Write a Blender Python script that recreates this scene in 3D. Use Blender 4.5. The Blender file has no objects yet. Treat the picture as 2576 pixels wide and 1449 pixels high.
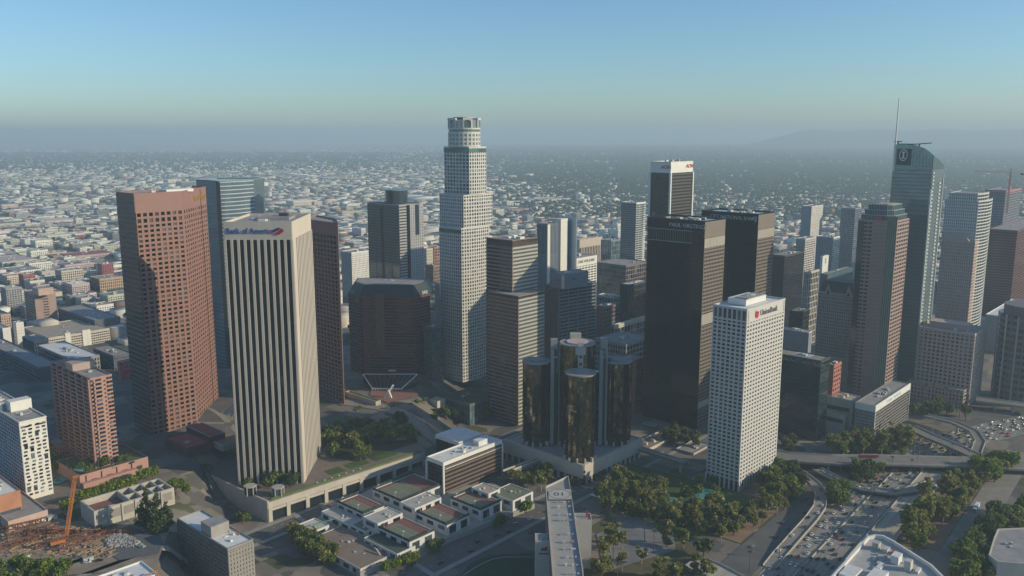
import bpy, math, random
import numpy as np
from mathutils import Vector, Matrix

random.seed(7)
RNG = np.random.default_rng(7)
SC = bpy.context.scene
COL = SC.collection

# ---------------------------------------------------------------- camera
FPX, CAMZ, PITCH = 2150.0, 296.0, math.radians(10.19)
cam_d = bpy.data.cameras.new("camera")
cam_d.sensor_width = 36.0
cam_d.lens = FPX / 2576.0 * 36.0
cam_d.clip_start = 1.0
cam_d.clip_end = 120000.0
cam = bpy.data.objects.new("camera", cam_d)
cam.location = (0, 0, CAMZ)
cam.rotation_euler = (math.pi / 2 - PITCH, 0, 0)
COL.objects.link(cam)
SC.camera = cam

# ---------------------------------------------------------------- sky, sun, exposure
SUN_EL, SUN_AZ = math.radians(20.5), math.radians(-10.5)      # azimuth measured from +X
world = bpy.data.worlds.new("World")
SC.world = world
world.use_nodes = True
wn = world.node_tree
sky = wn.nodes.new("ShaderNodeTexSky")
sky.sky_type = 'NISHITA'
sky.sun_disc = False
sky.sun_elevation = SUN_EL
sky.sun_rotation = math.pi / 2 - SUN_AZ
sky.altitude = 300
sky.air_density = 1.0
sky.dust_density = 0.75
sky.ozone_density = 4.6
sky_tone = wn.nodes.new("ShaderNodeVectorMath")          # white balance of the whole sky, the same in every direction
sky_tone.operation = 'MULTIPLY'
sky_tone.inputs[1].default_value = (0.88, 1.0, 1.0)
wn.links.new(sky.outputs[0], sky_tone.inputs[0])
wn.links.new(sky_tone.outputs[0], wn.nodes["Background"].inputs[0])
wn.nodes["Background"].inputs[1].default_value = 0.125
sun_d = bpy.data.lights.new("sun", 'SUN')
sun_d.energy = 3.8
sun_d.angle = math.radians(0.5)
sun_d.color = (1.0, 0.85, 0.60)
sun = bpy.data.objects.new("sun", sun_d)
sv = Vector((math.cos(SUN_EL) * math.cos(SUN_AZ), math.cos(SUN_EL) * math.sin(SUN_AZ), math.sin(SUN_EL)))
sun.rotation_euler = sv.to_track_quat('Z', 'Y').to_euler()
sun.location = sv * 3000
COL.objects.link(sun)
SC.view_settings.view_transform = 'Standard'
SC.view_settings.look = 'None'
SC.view_settings.exposure = 0.2
SC.view_settings.gamma = 1.0
SC.view_settings.use_curve_mapping = False
SC.render.engine = 'CYCLES'
SC.cycles.max_bounces = 5
SC.cycles.diffuse_bounces = 2
SC.cycles.glossy_bounces = 3
SC.cycles.volume_bounces = 1
SC.cycles.transparent_max_bounces = 4
SC.cycles.use_denoising = True
SC.cycles.caustics_reflective = False
SC.cycles.caustics_refractive = False

# ---------------------------------------------------------------- survey: a direction measured in the 2576-wide photograph -> a spot at height z
CT, ST = math.cos(PITCH), math.sin(PITCH)
ZOFF = 0.0                        # level of the terrace being built on
def P(px, py, z=0.0):
    a, b = (px - 1288.0) / FPX, (724.5 - py) / FPX
    dx, dy, dz = a, CT + b * ST, -ST + b * CT
    s = (z + ZOFF - CAMZ) / dz
    return (dx * s, dy * s)
def At(px, py, y):
    a, b = (px - 1288.0) / FPX, (724.5 - py) / FPX
    s = y / (CT + b * ST)
    return (a * s, y, CAMZ + (-ST + b * CT) * s)
def proj(x, y, z):
    w = y * CT - (z - CAMZ) * ST
    return 1288 + FPX * x / w, 724.5 - FPX * (y * ST + (z - CAMZ) * CT) / w
GRID = 48.0                       # street grid: one axis at 48 degrees, the other at 138
def along(c, z, ang, px):
    """length from c in direction ang until the image column px"""
    ex, ey = math.cos(math.radians(ang)), math.sin(math.radians(ang))
    k = px - 1288.0
    w0 = c[1] * CT - (z + ZOFF - CAMZ) * ST
    return (k * w0 - FPX * c[0]) / (FPX * ex - k * ey * CT)
def rect(c, ang, lr, ll):
    a = math.radians(ang)
    e1, e2 = (math.cos(a), math.sin(a)), (-math.sin(a), math.cos(a))
    return [c, (c[0] + e1[0] * lr, c[1] + e1[1] * lr), (c[0] + e1[0] * lr + e2[0] * ll, c[1] + e1[1] * lr + e2[1] * ll), (c[0] + e2[0] * ll, c[1] + e2[1] * ll)]
def corner(fx, fy, z, lx, rx, ang=GRID, y=None):
    """four plan corners (counter-clockwise from the near corner) of a block: near corner, leftmost and rightmost columns"""
    c = P(fx, fy, z)
    return rect(c, ang, along(c, z, ang, rx), along(c, z, ang + 90, lx))
def sm(a, b, x):
    t = min(1.0, max(0.0, (x - a) / (b - a)))
    return t * t * (3 - 2 * t)
def hill(x, y):
    t = x + (y - 690) * .17
    return max(TERR * (1 - sm(-262, -240, t)) * (1 - sm(780, 900, y)), 30.0 * sm(690, 800, y) * (1 - sm(-110, -45, x)) * (1 - sm(930, 1090, y)))
TERR = 25.0                       # height of the hill terrace at the left

# ---------------------------------------------------------------- materials
MATS = {}
def nd(nt, t, **kw):
    n = nt.nodes.new(t)
    for k, v in kw.items():
        setattr(n, k, v)
    return n
def mat(name, rgb, rough=0.75, var=0.12, scale=0.12, spec=0.3, metal=0.0, rnd=0.0, ior=1.5, bump=0.0, bscale=1.0, streak=0.0, lane=None):
    if name in MATS:
        return MATS[name]
    m = bpy.data.materials.new(name)
    m.use_nodes = True
    nt = m.node_tree
    b = nt.nodes["Principled BSDF"]
    b.inputs["Roughness"].default_value = rough
    b.inputs["Metallic"].default_value = metal
    b.inputs["Specular IOR Level"].default_value = spec
    b.inputs["IOR"].default_value = ior
    geo = nd(nt, "ShaderNodeNewGeometry")
    no = nd(nt, "ShaderNodeTexNoise")
    no.inputs["Scale"].default_value = scale
    no.inputs["Detail"].default_value = 6
    no.inputs["Roughness"].default_value = 0.62
    nt.links.new(geo.outputs["Position"], no.inputs["Vector"])
    if lane is not None:
        mp = nd(nt, "ShaderNodeMapping", vector_type='TEXTURE')
        mp.inputs["Rotation"].default_value = (0, 0, lane)
        mp.inputs["Scale"].default_value = (40, 1, 1)
        nt.links.new(geo.outputs["Position"], mp.inputs["Vector"])
        nt.links.new(mp.outputs[0], no.inputs["Vector"])
    if streak:
        mp = nd(nt, "ShaderNodeMapping")
        mp.inputs["Scale"].default_value = (1, 1, streak)
        nt.links.new(geo.outputs["Position"], mp.inputs["Vector"])
        nt.links.new(mp.outputs[0], no.inputs["Vector"])
    mr = nd(nt, "ShaderNodeMapRange")
    mr.inputs["From Min"].default_value = 0.3
    mr.inputs["From Max"].default_value = 0.7
    mr.inputs["To Min"].default_value = 1 - var
    mr.inputs["To Max"].default_value = 1 + var
    nt.links.new(no.outputs[0], mr.inputs["Value"])
    out = mr.outputs[0]
    if rnd:
        oi = nd(nt, "ShaderNodeObjectInfo")
        ad = nd(nt, "ShaderNodeMath", operation='ADD')
        nt.links.new(oi.outputs["Random"], ad.inputs[0])
        nt.links.new(geo.outputs["Random Per Island"], ad.inputs[1])
        fr = nd(nt, "ShaderNodeMath", operation='FRACT')
        nt.links.new(ad.outputs[0], fr.inputs[0])
        pw = nd(nt, "ShaderNodeMath", operation='POWER')
        nt.links.new(fr.outputs[0], pw.inputs[0])
        pw.inputs[1].default_value = 2.5
        r2 = nd(nt, "ShaderNodeMapRange")
        r2.inputs["To Min"].default_value = 1 - rnd * 0.3
        r2.inputs["To Max"].default_value = 1 + rnd
        nt.links.new(pw.outputs[0], r2.inputs["Value"])
        mu = nd(nt, "ShaderNodeMath", operation='MULTIPLY')
        nt.links.new(out, mu.inputs[0])
        nt.links.new(r2.outputs[0], mu.inputs[1])
        out = mu.outputs[0]
    vm = nd(nt, "ShaderNodeVectorMath", operation='SCALE')
    vm.inputs[0].default_value = rgb
    nt.links.new(out, vm.inputs["Scale"])
    nt.links.new(vm.outputs[0], b.inputs["Base Color"])
    if bump:
        n2 = nd(nt, "ShaderNodeTexNoise")
        n2.inputs["Scale"].default_value = bscale
        n2.inputs["Detail"].default_value = 2
        nt.links.new(geo.outputs["Position"], n2.inputs["Vector"])
        bp = nd(nt, "ShaderNodeBump")
        bp.inputs["Strength"].default_value = 1.0
        bp.inputs["Distance"].default_value = bump
        nt.links.new(n2.outputs[0], bp.inputs["Height"])
        nt.links.new(bp.outputs[0], b.inputs["Normal"])
    MATS[name] = m
    return m
def glass(name, rgb, rough=0.06, ior=1.75, rnd=1.2, bump=0.03, bscale=0.12, metal=0.0):
    return mat(name, rgb, rough=rough, var=0.15, scale=0.05, spec=0.5, ior=ior, rnd=rnd, bump=bump, bscale=bscale, metal=metal)
def attr_mat(name, rough=0.85, var=0.12, scale=0.2):
    """colour of each little building or tree stored with its mesh"""
    m = mat(name, (1, 1, 1), rough=rough, var=var, scale=scale)
    nt = m.node_tree
    vm = [n for n in nt.nodes if n.type == 'VECT_MATH'][0]
    a = nd(nt, "ShaderNodeAttribute", attribute_name="tint")
    nt.links.new(a.outputs["Color"], vm.inputs[0])
    return m

# ---------------------------------------------------------------- mesh helpers
UNIT = [(-.5, -.5, -.5), (.5, -.5, -.5), (.5, .5, -.5), (-.5, .5, -.5), (-.5, -.5, .5), (.5, -.5, .5), (.5, .5, .5), (-.5, .5, .5)]
UF = [(0, 3, 2, 1), (4, 5, 6, 7), (0, 1, 5, 4), (1, 2, 6, 5), (2, 3, 7, 6), (3, 0, 4, 7)]
_cubes = {}
def cube_mesh(m):
    if m.name not in _cubes:
        me = bpy.data.meshes.new("block")
        me.from_pydata(UNIT, [], UF)
        me.materials.append(m)
        _cubes[m.name] = me
    return _cubes[m.name]
def mesh_obj(name, vs, fs, m, parent=None, loc=(0, 0, 0), smooth=False):
    me = bpy.data.meshes.new(name)
    me.from_pydata(vs, [], fs)
    me.materials.append(m)
    if smooth:
        me.polygons.foreach_set("use_smooth", [True] * len(me.polygons))
    o = bpy.data.objects.new(name, me)
    COL.objects.link(o)
    o.parent = parent
    o.location = loc
    return o
def tag(o, label=None, cat=None, group=None, kind=None):
    if label: o["label"] = label
    if cat: o["category"] = cat
    if group: o["group"] = group
    if kind: o["kind"] = kind
    return o
class MB:
    """collects boxes and polygons into one mesh"""
    def __init__(s):
        s.v, s.f = [], []
    def box(s, c, d, rz=0.0):
        n = len(s.v)
        ca, sa = math.cos(rz), math.sin(rz)
        for (x, y, z) in UNIT:
            x, y = x * d[0], y * d[1]
            s.v.append((c[0] + x * ca - y * sa, c[1] + x * sa + y * ca, c[2] + z * d[2]))
        s.f += [tuple(i + n for i in f) for f in UF]
    def bar(s, a, b, r, up=(0, 0, 1)):
        a, b = Vector(a), Vector(b)
        d = (b - a).normalized()
        u = d.cross(Vector(up))
        if u.length < 1e-3: u = d.cross(Vector((1, 0, 0)))
        u.normalize(); w = d.cross(u)
        n = len(s.v)
        for e in (a, b):
            for i, j in ((-1, -1), (1, -1), (1, 1), (-1, 1)):
                s.v.append(tuple(e + u * i * r + w * j * r))
        s.f += [tuple(i + n for i in f) for f in UF]
    def prism(s, pts, z0, z1):
        n = len(s.v); k = len(pts)
        s.v += [(p[0], p[1], z0) for p in pts] + [(p[0], p[1], z1) for p in pts]
        s.f.append(tuple(range(n + k, n + 2 * k)))
        s.f += [(n + i, n + (i + 1) % k, n + k + (i + 1) % k, n + k + i) for i in range(k)]
    def obj(s, name, m, parent=None, loc=(0, 0, 0)):
        return mesh_obj(name, [(v[0] - loc[0], v[1] - loc[1], v[2] - loc[2]) for v in s.v], s.f, m, parent, (0, 0, 0) if parent else loc)
def inset(pts, t):
    """polygon moved inwards by t (counter-clockwise)"""
    k = len(pts); out = []
    for i in range(k):
        a, b, c = Vector(pts[i - 1]), Vector(pts[i]), Vector(pts[(i + 1) % k])
        d1, d2 = (b - a).normalized(), (c - b).normalized()
        n1, n2 = Vector((-d1.y, d1.x)), Vector((-d2.y, d2.x))
        s = n1 + n2
        L = max(0.5, s.dot(n1))
        out.append((b.x + s.x * t / L, b.y + s.y * t / L))
    return out
OCC = []          # image rectangles taken by the big buildings, nearest first decides what small far building is still seen

class Tower:
    def __init__(s, name, label, cat, pts, z0, z1=None, group=None):
        s.c = (sum(p[0] for p in pts) / len(pts), sum(p[1] for p in pts) / len(pts))
        s.z0 = z0
        s.root = bpy.data.objects.new(name, None)
        COL.objects.link(s.root)
        s.loc = Vector((s.c[0], s.c[1], z0))
        s.root.location = s.loc + Vector((0, 0, ZOFF))
        s.root.empty_display_size = 5
        tag(s.root, label, cat, group)
        s.left = 300
        s.rest = {}
        s.last_roof = None
        if z1 is not None:
            q = [proj(p[0], p[1], z + ZOFF) for p in pts for z in (z0, z1)]
            OCC.append((min(a[0] for a in q), max(a[0] for a in q), min(a[1] for a in q), max(a[1] for a in q), s.c[1]))
    def add(s, o):
        o.parent = s.root
        return o
    def box(s, name, c, d, rz, m, parent=None):
        o = bpy.data.objects.new(name, cube_mesh(m))
        COL.objects.link(o)
        o.parent = parent or s.root
        o.location = Vector(c) - s.loc
        o.rotation_euler = (0, 0, rz)
        o.scale = d
        return o
    def mesh(s, name, vs, fs, m, smooth=False, parent=None):
        return mesh_obj(name, [tuple(Vector(v) - s.loc) for v in vs], fs, m, parent or s.root, smooth=smooth)
    def mb(s, name, b, m, stuff=False):
        o = s.mesh(name, b.v, b.f, m)
        if stuff: o["kind"] = "stuff"
        return o
    def prism(s, name, pts, z0, z1, m):
        b = MB(); b.prism(pts, z0, z1)
        return s.mb(name, b, m)
    def roof(s, pts, z, mr, mp, h=1.2, t=0.7, skip=0.0):
        """parapet ring up to z round a roof sheet h lower"""
        i = inset(pts, t); k = len(pts)
        vs = [(p[0], p[1], z - h - skip) for p in pts] + [(p[0], p[1], z) for p in pts] + [(p[0], p[1], z) for p in i] + [(p[0], p[1], z - h) for p in i]
        fs = []
        for j in range(k):
            n = (j + 1) % k
            fs += [(j, n, k + n, k + j), (k + j, k + n, 2 * k + n, 2 * k + j), (2 * k + j, 2 * k + n, 3 * k + n, 3 * k + j)]
        s.mesh("parapet", vs, fs, mp)
        b = MB(); b.prism(inset(pts, t * .5), z - h - .2, z - h + .05)
        s.last_roof = s.mb("roof", b, mr)
    def face(s, p, q, z0, z1, nc, nr, pw, sh, d=0.5, mp=None, ms=None, mw=None, e0=0.0, e1=0.0, piers=True, spans=True, panes=True, individual=True, tilt=0.004, wname="window", top=None, pier_name="pier", span_name="spandrel", inn=0.0, zs=None, pd=0.06):
        """a facade between plan points p and q (left to right from outside): piers, spandrels and panes, each its own piece"""
        ms = ms or mp
        L = math.hypot(q[0] - p[0], q[1] - p[1])
        dx, dy = (q[0] - p[0]) / L, (q[1] - p[1]) / L
        nx, ny = dy, -dx
        rz = math.atan2(dy, dx)
        def at(u, o, z): return (p[0] + dx * u + nx * (o - inn), p[1] + dy * u + ny * (o - inn), z)
        bw = (L - e0 - e1) / nc
        fh = (z1 - z0) / nr
        if zs is None: zs = [z0 + fh * r for r in range(nr + 1)]
        if piers:
            for i in range(nc + 1):
                w = pw; u = e0 + bw * i
                if i == 0: w = e0 + pw / 2; u = w / 2
                if i == nc: w = e1 + pw / 2; u = L - w / 2
                if w < 0.05: continue
                s.box(pier_name, at(u, d / 2 - .02, (z0 + z1) / 2), (w, d + .04, z1 - z0), rz, mp)
        if spans:
            for r in range(nr + 1):
                h = sh if r < nr else (top if top is not None else sh * .5)
                zc = zs[r] + h / 2 if r < nr else zs[nr] - h / 2
                if h > 0.01:
                    s.box(span_name, at(L / 2, (d - pd) / 2 - .02, zc), (L - .02, d - pd + .04, h), rz, ms)
        if panes:
            for r in range(nr):
                zz0, zz1 = zs[r] + sh, zs[r + 1] - (0 if r < nr - 1 else (top if top is not None else sh * .5))
                for i in range(nc):
                    u0, u1 = e0 + bw * i + pw / 2, e0 + bw * (i + 1) - pw / 2
                    c = at((u0 + u1) / 2, 0.0, (zz0 + zz1) / 2)
                    if individual and s.left > 0:
                        s.left -= 1
                        o = s.box(wname, c, (u1 - u0 - .02, .1, zz1 - zz0 - .02), rz + random.gauss(0, tilt), mw)
                        o.rotation_euler[0] = random.gauss(0, tilt)
                    else:
                        s.rest.setdefault((wname, mw.name), MB()).box(c, (u1 - u0 - .02, .1, zz1 - zz0 - .02), rz + random.gauss(0, tilt))
    def bands(s, p, q, z0, z1, nr, sh, d, m, name="spandrel", ext=0.0):
        L = math.hypot(q[0] - p[0], q[1] - p[1])
        dx, dy = (q[0] - p[0]) / L, (q[1] - p[1]) / L
        fh = (z1 - z0) / nr
        for r in range(nr + 1):
            z = z0 + fh * r
            s.box(name, ((p[0] + q[0]) / 2 + dy * d / 2, (p[1] + q[1]) / 2 - dx * d / 2, z), (L + ext * 2, d, sh), math.atan2(dy, dx), m)
    def mull(s, p, q, z0, z1, n, w, d, m, name="mullion", ends=True, stuff=False):
        L = math.hypot(q[0] - p[0], q[1] - p[1])
        dx, dy = (q[0] - p[0]) / L, (q[1] - p[1]) / L
        b = MB()
        for i in range(0 if ends else 1, n + 1 if ends else n):
            u = min(max(L * i / n, w / 2), L - w / 2)
            c = (p[0] + dx * u + dy * d / 2, p[1] + dy * u - dx * d / 2, (z0 + z1) / 2)
            if stuff: b.box(c, (w, d, z1 - z0), math.atan2(dy, dx))
            else: s.box(name, c, (w, d, z1 - z0), math.atan2(dy, dx), m)
        if stuff: s.mb(name, b, m, True)
    def text(s, body, p, q, u, z, size, m, depth=0.25, off=0.6, name="lettering", sx=1.0, space=1.0):
        """words on the facade p-q: centred at fraction u and height z"""
        L = math.hypot(q[0] - p[0], q[1] - p[1])
        dx, dy = (q[0] - p[0]) / L, (q[1] - p[1]) / L
        c = bpy.data.curves.new(name, 'FONT')
        c.body = body; c.size = size; c.extrude = depth; c.align_x = 'CENTER'; c.align_y = 'CENTER'; c.space_character = space
        c.materials.append(m)
        o = bpy.data.objects.new(name, c)
        COL.objects.link(o)
        o.parent = s.root
        o.location = Vector((p[0] + dx * L * u + dy * off, p[1] + dy * L * u - dx * off, z)) - s.loc
        o.rotation_euler = (math.pi / 2, 0, math.atan2(dy, dx))
        o.scale = (sx, 1, 1)
        return o
    def plate(s, name, poly, p, q, u, z, m, depth=0.3, off=0.5, parent=None):
        """flat emblem: outline in metres on the facade p-q round fraction u, height z"""
        L = math.hypot(q[0] - p[0], q[1] - p[1])
        dx, dy = (q[0] - p[0]) / L, (q[1] - p[1]) / L
        k = len(poly); vs = []
        for o in (off, off + depth):
            vs += [(p[0] + dx * (L * u + a) + dy * o, p[1] + dy * (L * u + a) - dx * o, z + b) for a, b in poly]
        fs = [tuple(range(k, 2 * k)), tuple(range(k - 1, -1, -1))] + [(i, (i + 1) % k, k + (i + 1) % k, k + i) for i in range(k)]
        return s.mesh(name, vs, fs, m, parent=parent)
    def units(s, pts, z, n, m, smin=2, smax=6, h=(1, 3.5), seed=0, inn=3.0):
        """plant on the roof"""
        r = random.Random(seed + int(abs(s.c[0]) * 7))
        i = inset(pts, inn)
        a = math.atan2(pts[1][1] - pts[0][1], pts[1][0] - pts[0][0])
        for _ in range(n):
            w = [r.random() for _ in i]; t = sum(w)
            x = sum(p[0] * k for p, k in zip(i, w)) / t; y = sum(p[1] * k for p, k in zip(i, w)) / t
            hh = r.uniform(*h)
            s.box("rooftop_unit", (x, y, z + hh / 2), (r.uniform(smin, smax), r.uniform(smin, smax), hh), a, m, s.last_roof)
    def finish(s):
        for (n, mn), b in s.rest.items():
            s.mb(n, b, MATS[mn], True)
        s.rest = {}
def lerp(p, q, t): return (p[0] + (q[0] - p[0]) * t, p[1] + (q[1] - p[1]) * t)
def circle(c, r, n=32, a0=0.0):
    return [(c[0] + r * math.cos(a0 + 2 * math.pi * i / n), c[1] + r * math.sin(a0 + 2 * math.pi * i / n)) for i in range(n)]

# ================================================================ setting: ground, hills, haze
M_conc = mat("concrete", (.42, .39, .34), .85, .15, .08, streak=.3)
M_lconc = mat("pale_concrete", (.52, .48, .41), .85, .1, .08, streak=.3)
M_white = mat("white_paint", (.7, .69, .64), .7, .06, .1)
M_roofw = mat("white_roof", (.68, .68, .66), .8, .12, .15)
M_roofg = mat("grey_roof", (.3, .29, .28), .9, .18, .12)
M_rooft = mat("tan_roof", (.4, .34, .27), .9, .15, .12)
M_unit = mat("roof_plant", (.45, .45, .43), .7, .2, .4, rnd=.5)
M_dark = mat("dark_metal", (.05, .05, .055), .5, .1, .2)
M_asph = mat("asphalt", (.13, .123, .115), .9, .2, .06)
M_road = mat("road_concrete", (.21, .195, .175), .9, .15, .08)

def ground_mat():
    m = bpy.data.materials.new("ground")
    m.use_nodes = True
    nt = m.node_tree
    b = nt.nodes["Principled BSDF"]
    b.inputs["Roughness"].default_value = .95
    b.inputs["Specular IOR Level"].default_value = .1
    geo = nd(nt, "ShaderNodeNewGeometry")
    def cells(scale, rot, stops):
        mp_ = nd(nt, "ShaderNodeMapping")
        mp_.inputs["Rotation"].default_value = (0, 0, math.radians(rot))
        nt.links.new(geo.outputs["Position"], mp_.inputs["Vector"])
        v = nd(nt, "ShaderNodeTexVoronoi", distance='CHEBYCHEV')
        v.inputs["Scale"].default_value = scale
        nt.links.new(mp_.outputs[0], v.inputs["Vector"])
        sp = nd(nt, "ShaderNodeSeparateColor")
        nt.links.new(v.outputs["Color"], sp.inputs[0])
        cr = nd(nt, "ShaderNodeValToRGB")
        cr.color_ramp.interpolation = 'CONSTANT'
        e = cr.color_ramp.elements
        e[0].position, e[0].color = stops[0][0], (*stops[0][1], 1)
        e[1].position, e[1].color = stops[1][0], (*stops[1][1], 1)
        for pos, c in stops[2:]:
            x = e.new(pos); x.color = (*c, 1)
        nt.links.new(sp.outputs[0], cr.inputs[0])
        return cr
    cr = cells(1 / 48, 30, ((0, (.16, .155, .145)), (.3, (.09, .10, .075)), (.5, (.24, .23, .21)), (.72, (.12, .125, .12)), (.84, (.36, .34, .31))))
    near = cells(1 / 22, -48, ((0, (.14, .13, .12)), (.35, (.22, .195, .165)), (.6, (.17, .16, .15)), (.78, (.28, .24, .19)), (.92, (.11, .115, .06))))
    no = nd(nt, "ShaderNodeTexNoise")
    no.inputs["Scale"].default_value = .03
    no.inputs["Detail"].default_value = 9
    no.inputs["Roughness"].default_value = .7
    nt.links.new(geo.outputs["Position"], no.inputs["Vector"])
    sx = nd(nt, "ShaderNodeSeparateXYZ")
    nt.links.new(geo.outputs["Position"], sx.inputs[0])
    fy = nd(nt, "ShaderNodeMapRange")
    fy.inputs["From Min"].default_value = 1100; fy.inputs["From Max"].default_value = 1300
    nt.links.new(sx.outputs["Y"], fy.inputs[0])
    mx = nd(nt, "ShaderNodeMix", data_type='RGBA')
    nt.links.new(fy.outputs[0], mx.inputs[0])
    nt.links.new(near.outputs[0], mx.inputs[6])
    nt.links.new(cr.outputs[0], mx.inputs[7])
    m2 = nd(nt, "ShaderNodeMix", data_type='RGBA', blend_type='MULTIPLY')
    m2.inputs[0].default_value = .6
    nt.links.new(mx.outputs[2], m2.inputs[6])
    k = nd(nt, "ShaderNodeMapRange")
    k.inputs["From Min"].default_value = .3; k.inputs["From Max"].default_value = .7
    k.inputs["To Min"].default_value = .5; k.inputs["To Max"].default_value = 1.3
    nt.links.new(no.outputs[0], k.inputs[0])
    nt.links.new(k.outputs[0], m2.inputs[7])
    nt.links.new(m2.outputs[2], b.inputs["Base Color"])
    return m
def build_ground():
    xs = [-70000, -30000, -12000, -5000, -2500, -1400] + list(range(-1000, 1001, 20)) + [1400, 2500, 5000, 12000, 30000, 70000]
    ys = [-3000, -500, 200] + list(range(340, 1241, 20)) + [1500, 2000, 3000, 5000, 9000, 16000, 28000, 45000, 70000]
    vs = [(x, y, hill(x, y) if abs(x) <= 1000 and 340 <= y <= 1240 else 0.0) for y in ys for x in xs]
    n = len(xs)
    fs = [(j * n + i, j * n + i + 1, (j + 1) * n + i + 1, (j + 1) * n + i) for j in range(len(ys) - 1) for i in range(n - 1)]
    g = mesh_obj("ground", vs, fs, ground_mat(), smooth=True)
    tag(g, "the flat city ground reaching out to the hazy horizon", "ground", kind="structure")
build_ground()
def build_hills():
    m = mat("hill_scrub", (.09, .085, .06), .95, .2, .0006)
    nx, ny = 70, 14
    vs = []
    for j in range(ny):
        for i in range(nx):
            x = 4700 + 14500 * i / (nx - 1); y = 17500 + 3200 * j / (ny - 1)
            e = sm(0, .14, i / (nx - 1)) * (1 - .35 * sm(.5, 1, i / (nx - 1)))
            r = math.sin(math.pi * min(1, j / (ny - 1) * 1.0)) ** .8
            z = 392 * e * r * (1 + .045 * math.sin(i * .9) + .03 * math.sin(i * 2.3 + j)) - 5
            vs.append((x, y, z))
    fs = [(j * nx + i, j * nx + i + 1, (j + 1) * nx + i + 1, (j + 1) * nx + i) for j in range(ny - 1) for i in range(nx - 1)]
    tag(mesh_obj("hills", vs, fs, m, smooth=True), "faint long ridge on the horizon behind the spire tower", "hills", kind="structure")
build_hills()
def build_haze():
    m = bpy.data.materials.new("haze")
    m.use_nodes = True
    nt = m.node_tree
    nt.nodes.remove(nt.nodes["Principled BSDF"])
    v = nd(nt, "ShaderNodeVolumePrincipled")
    v.inputs["Color"].default_value = HAZE_COL
    v.inputs["Density"].default_value = HAZE_DEN
    v.inputs["Anisotropy"].default_value = 0.1
    nt.links.new(v.outputs[0], nt.nodes["Material Output"].inputs["Volume"])
    b = MB(); b.box((0, 33500, 214), (141000, 73400, 432))
    o = b.obj("haze", m)
    tag(o, "thin bluish haze lying over the whole city", "haze", kind="stuff")
HAZE_DEN = 1.2e-4
HAZE_COL = (.60, .765, .84, 1)
build_haze()

# ================================================================ towers
# ---- beige ribbed bank tower
def bank_tower():
    zt, zb = 230, 17
    q = corner(733.5, 557.5, zt, 561, 781.5, 91.5)
    T = Tower("bank_tower", "tall beige bank tower with dark window strips and blue lettering above tree-filled plaza", "tower", q, zb, zt)
    mc = mat("travertine", (.52, .465, .39), .8, .08, .1, streak=.2)
    mg = glass("bronze_glass", (.016, .015, .016), ior=1.5, rnd=.8)
    T.prism("glass_core", inset(q, .6), zb, zt - 2, mg)
    T.roof(q, zt, M_roofg, mc, 2.0, 1.0)
    C, R, B, L = q
    band = 14.0
    for nm, a, b in (("crown_band", C, R), ("crown_band", R, B), ("crown_band", B, L), ("crown_band", L, C)):
        n = Vector((b[1] - a[1], a[0] - b[0])).normalized()
        ln = math.hypot(b[0] - a[0], b[1] - a[1])
        T.box(nm, ((a[0] + b[0]) / 2 - n.x * .45, (a[1] + b[1]) / 2 - n.y * .45, zt - 2 - (band - 2) / 2), (ln - .9, .9, band - 2), math.atan2(b[1] - a[1], b[0] - a[0]), mc)
    def strips(a, b, n, pw, e0, e1):
        ln = math.hypot(b[0] - a[0], b[1] - a[1])
        dx, dy = (b[0] - a[0]) / ln, (b[1] - a[1]) / ln
        rz = math.atan2(dy, dx)
        bw = (ln - e0 - e1) / n
        for i in range(n + 1):
            w = pw; u = e0 + bw * i
            if i == 0: w = e0 + pw * .5; u = w / 2
            if i == n: w = e1 + pw * .5; u = ln - w / 2
            T.box("pier", (a[0] + dx * u - dy * .2, a[1] + dy * u + dx * .2, (zb + zt - band) / 2), (w, 1.5, zt - band - zb), rz, mc)
        for i in range(n):
            u = e0 + bw * (i + .5)
            for k in range(12):
                h = (zt - band - zb) / 12
                o = T.box("window_strip", (a[0] + dx * u - dy * .62, a[1] + dy * u + dx * .62, zb + h * (k + .5)), (bw - pw, .12, h - .12), rz + random.gauss(0, .004), mg)
                o.rotation_euler[0] = random.gauss(0, .004)
    strips(L, C, 10, 1.9, .6, .6)
    strips(C, R, 12, 2.6, 9.0, 1.2)
    strips(R, B, 10, 1.9, 1, 1)
    mb_ = mat("sign_blue", (.03, .08, .32), .5)
    T.text("Bank of America", L, C, .385, zt - 7.3, 6.3, mb_, .25, .2, sx=.86)
    mr_ = mat("sign_red", (.5, .03, .05), .5)
    # flag emblem: three slanted stripes each way
    for k in range(3):
        o = k * 1.25
        T.plate("logo_stripe", [(-4.9 + o * .9, -1.2 + o * .62), (-3.2 + o * .9, -2.0 + o * .62), (2.2 + o * .55, 1.7 + o * .2), (.4 + o * .55, 2.2 + o * .2)], L, C, .77, zt - 7.2, mr_ if k == 0 else mb_, .3, .2)
    for k in range(3):
        o = k * 1.35
        T.plate("logo_stripe", [(-1.6 + o * .9, -2.2 - o * .1), (-.4 + o * .9, -2.9 + o * .1), (5.0 + o * .25, .6 + o * .1 - k * .9 + 1.0), (3.9 + o * .2, 1.5 - k * .35 + .7)], L, C, .775, zt - 7.4, mr_, .35, .25)
    T.units(q, zt - 2, 14, M_unit, 2, 6, (.8, 2.4), 3, 7)
    T.box("penthouse", (T.c[0] + 4, T.c[1] + 6, zt - .8), (26, 22, 2.2), math.radians(1.5), M_roofg)
    T.box("penthouse", (T.c[0] + 10, T.c[1] + 8, zt + .6), (7, 6, 4.5), math.radians(1.5), M_dark)
    T.finish()
bank_tower()

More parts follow.
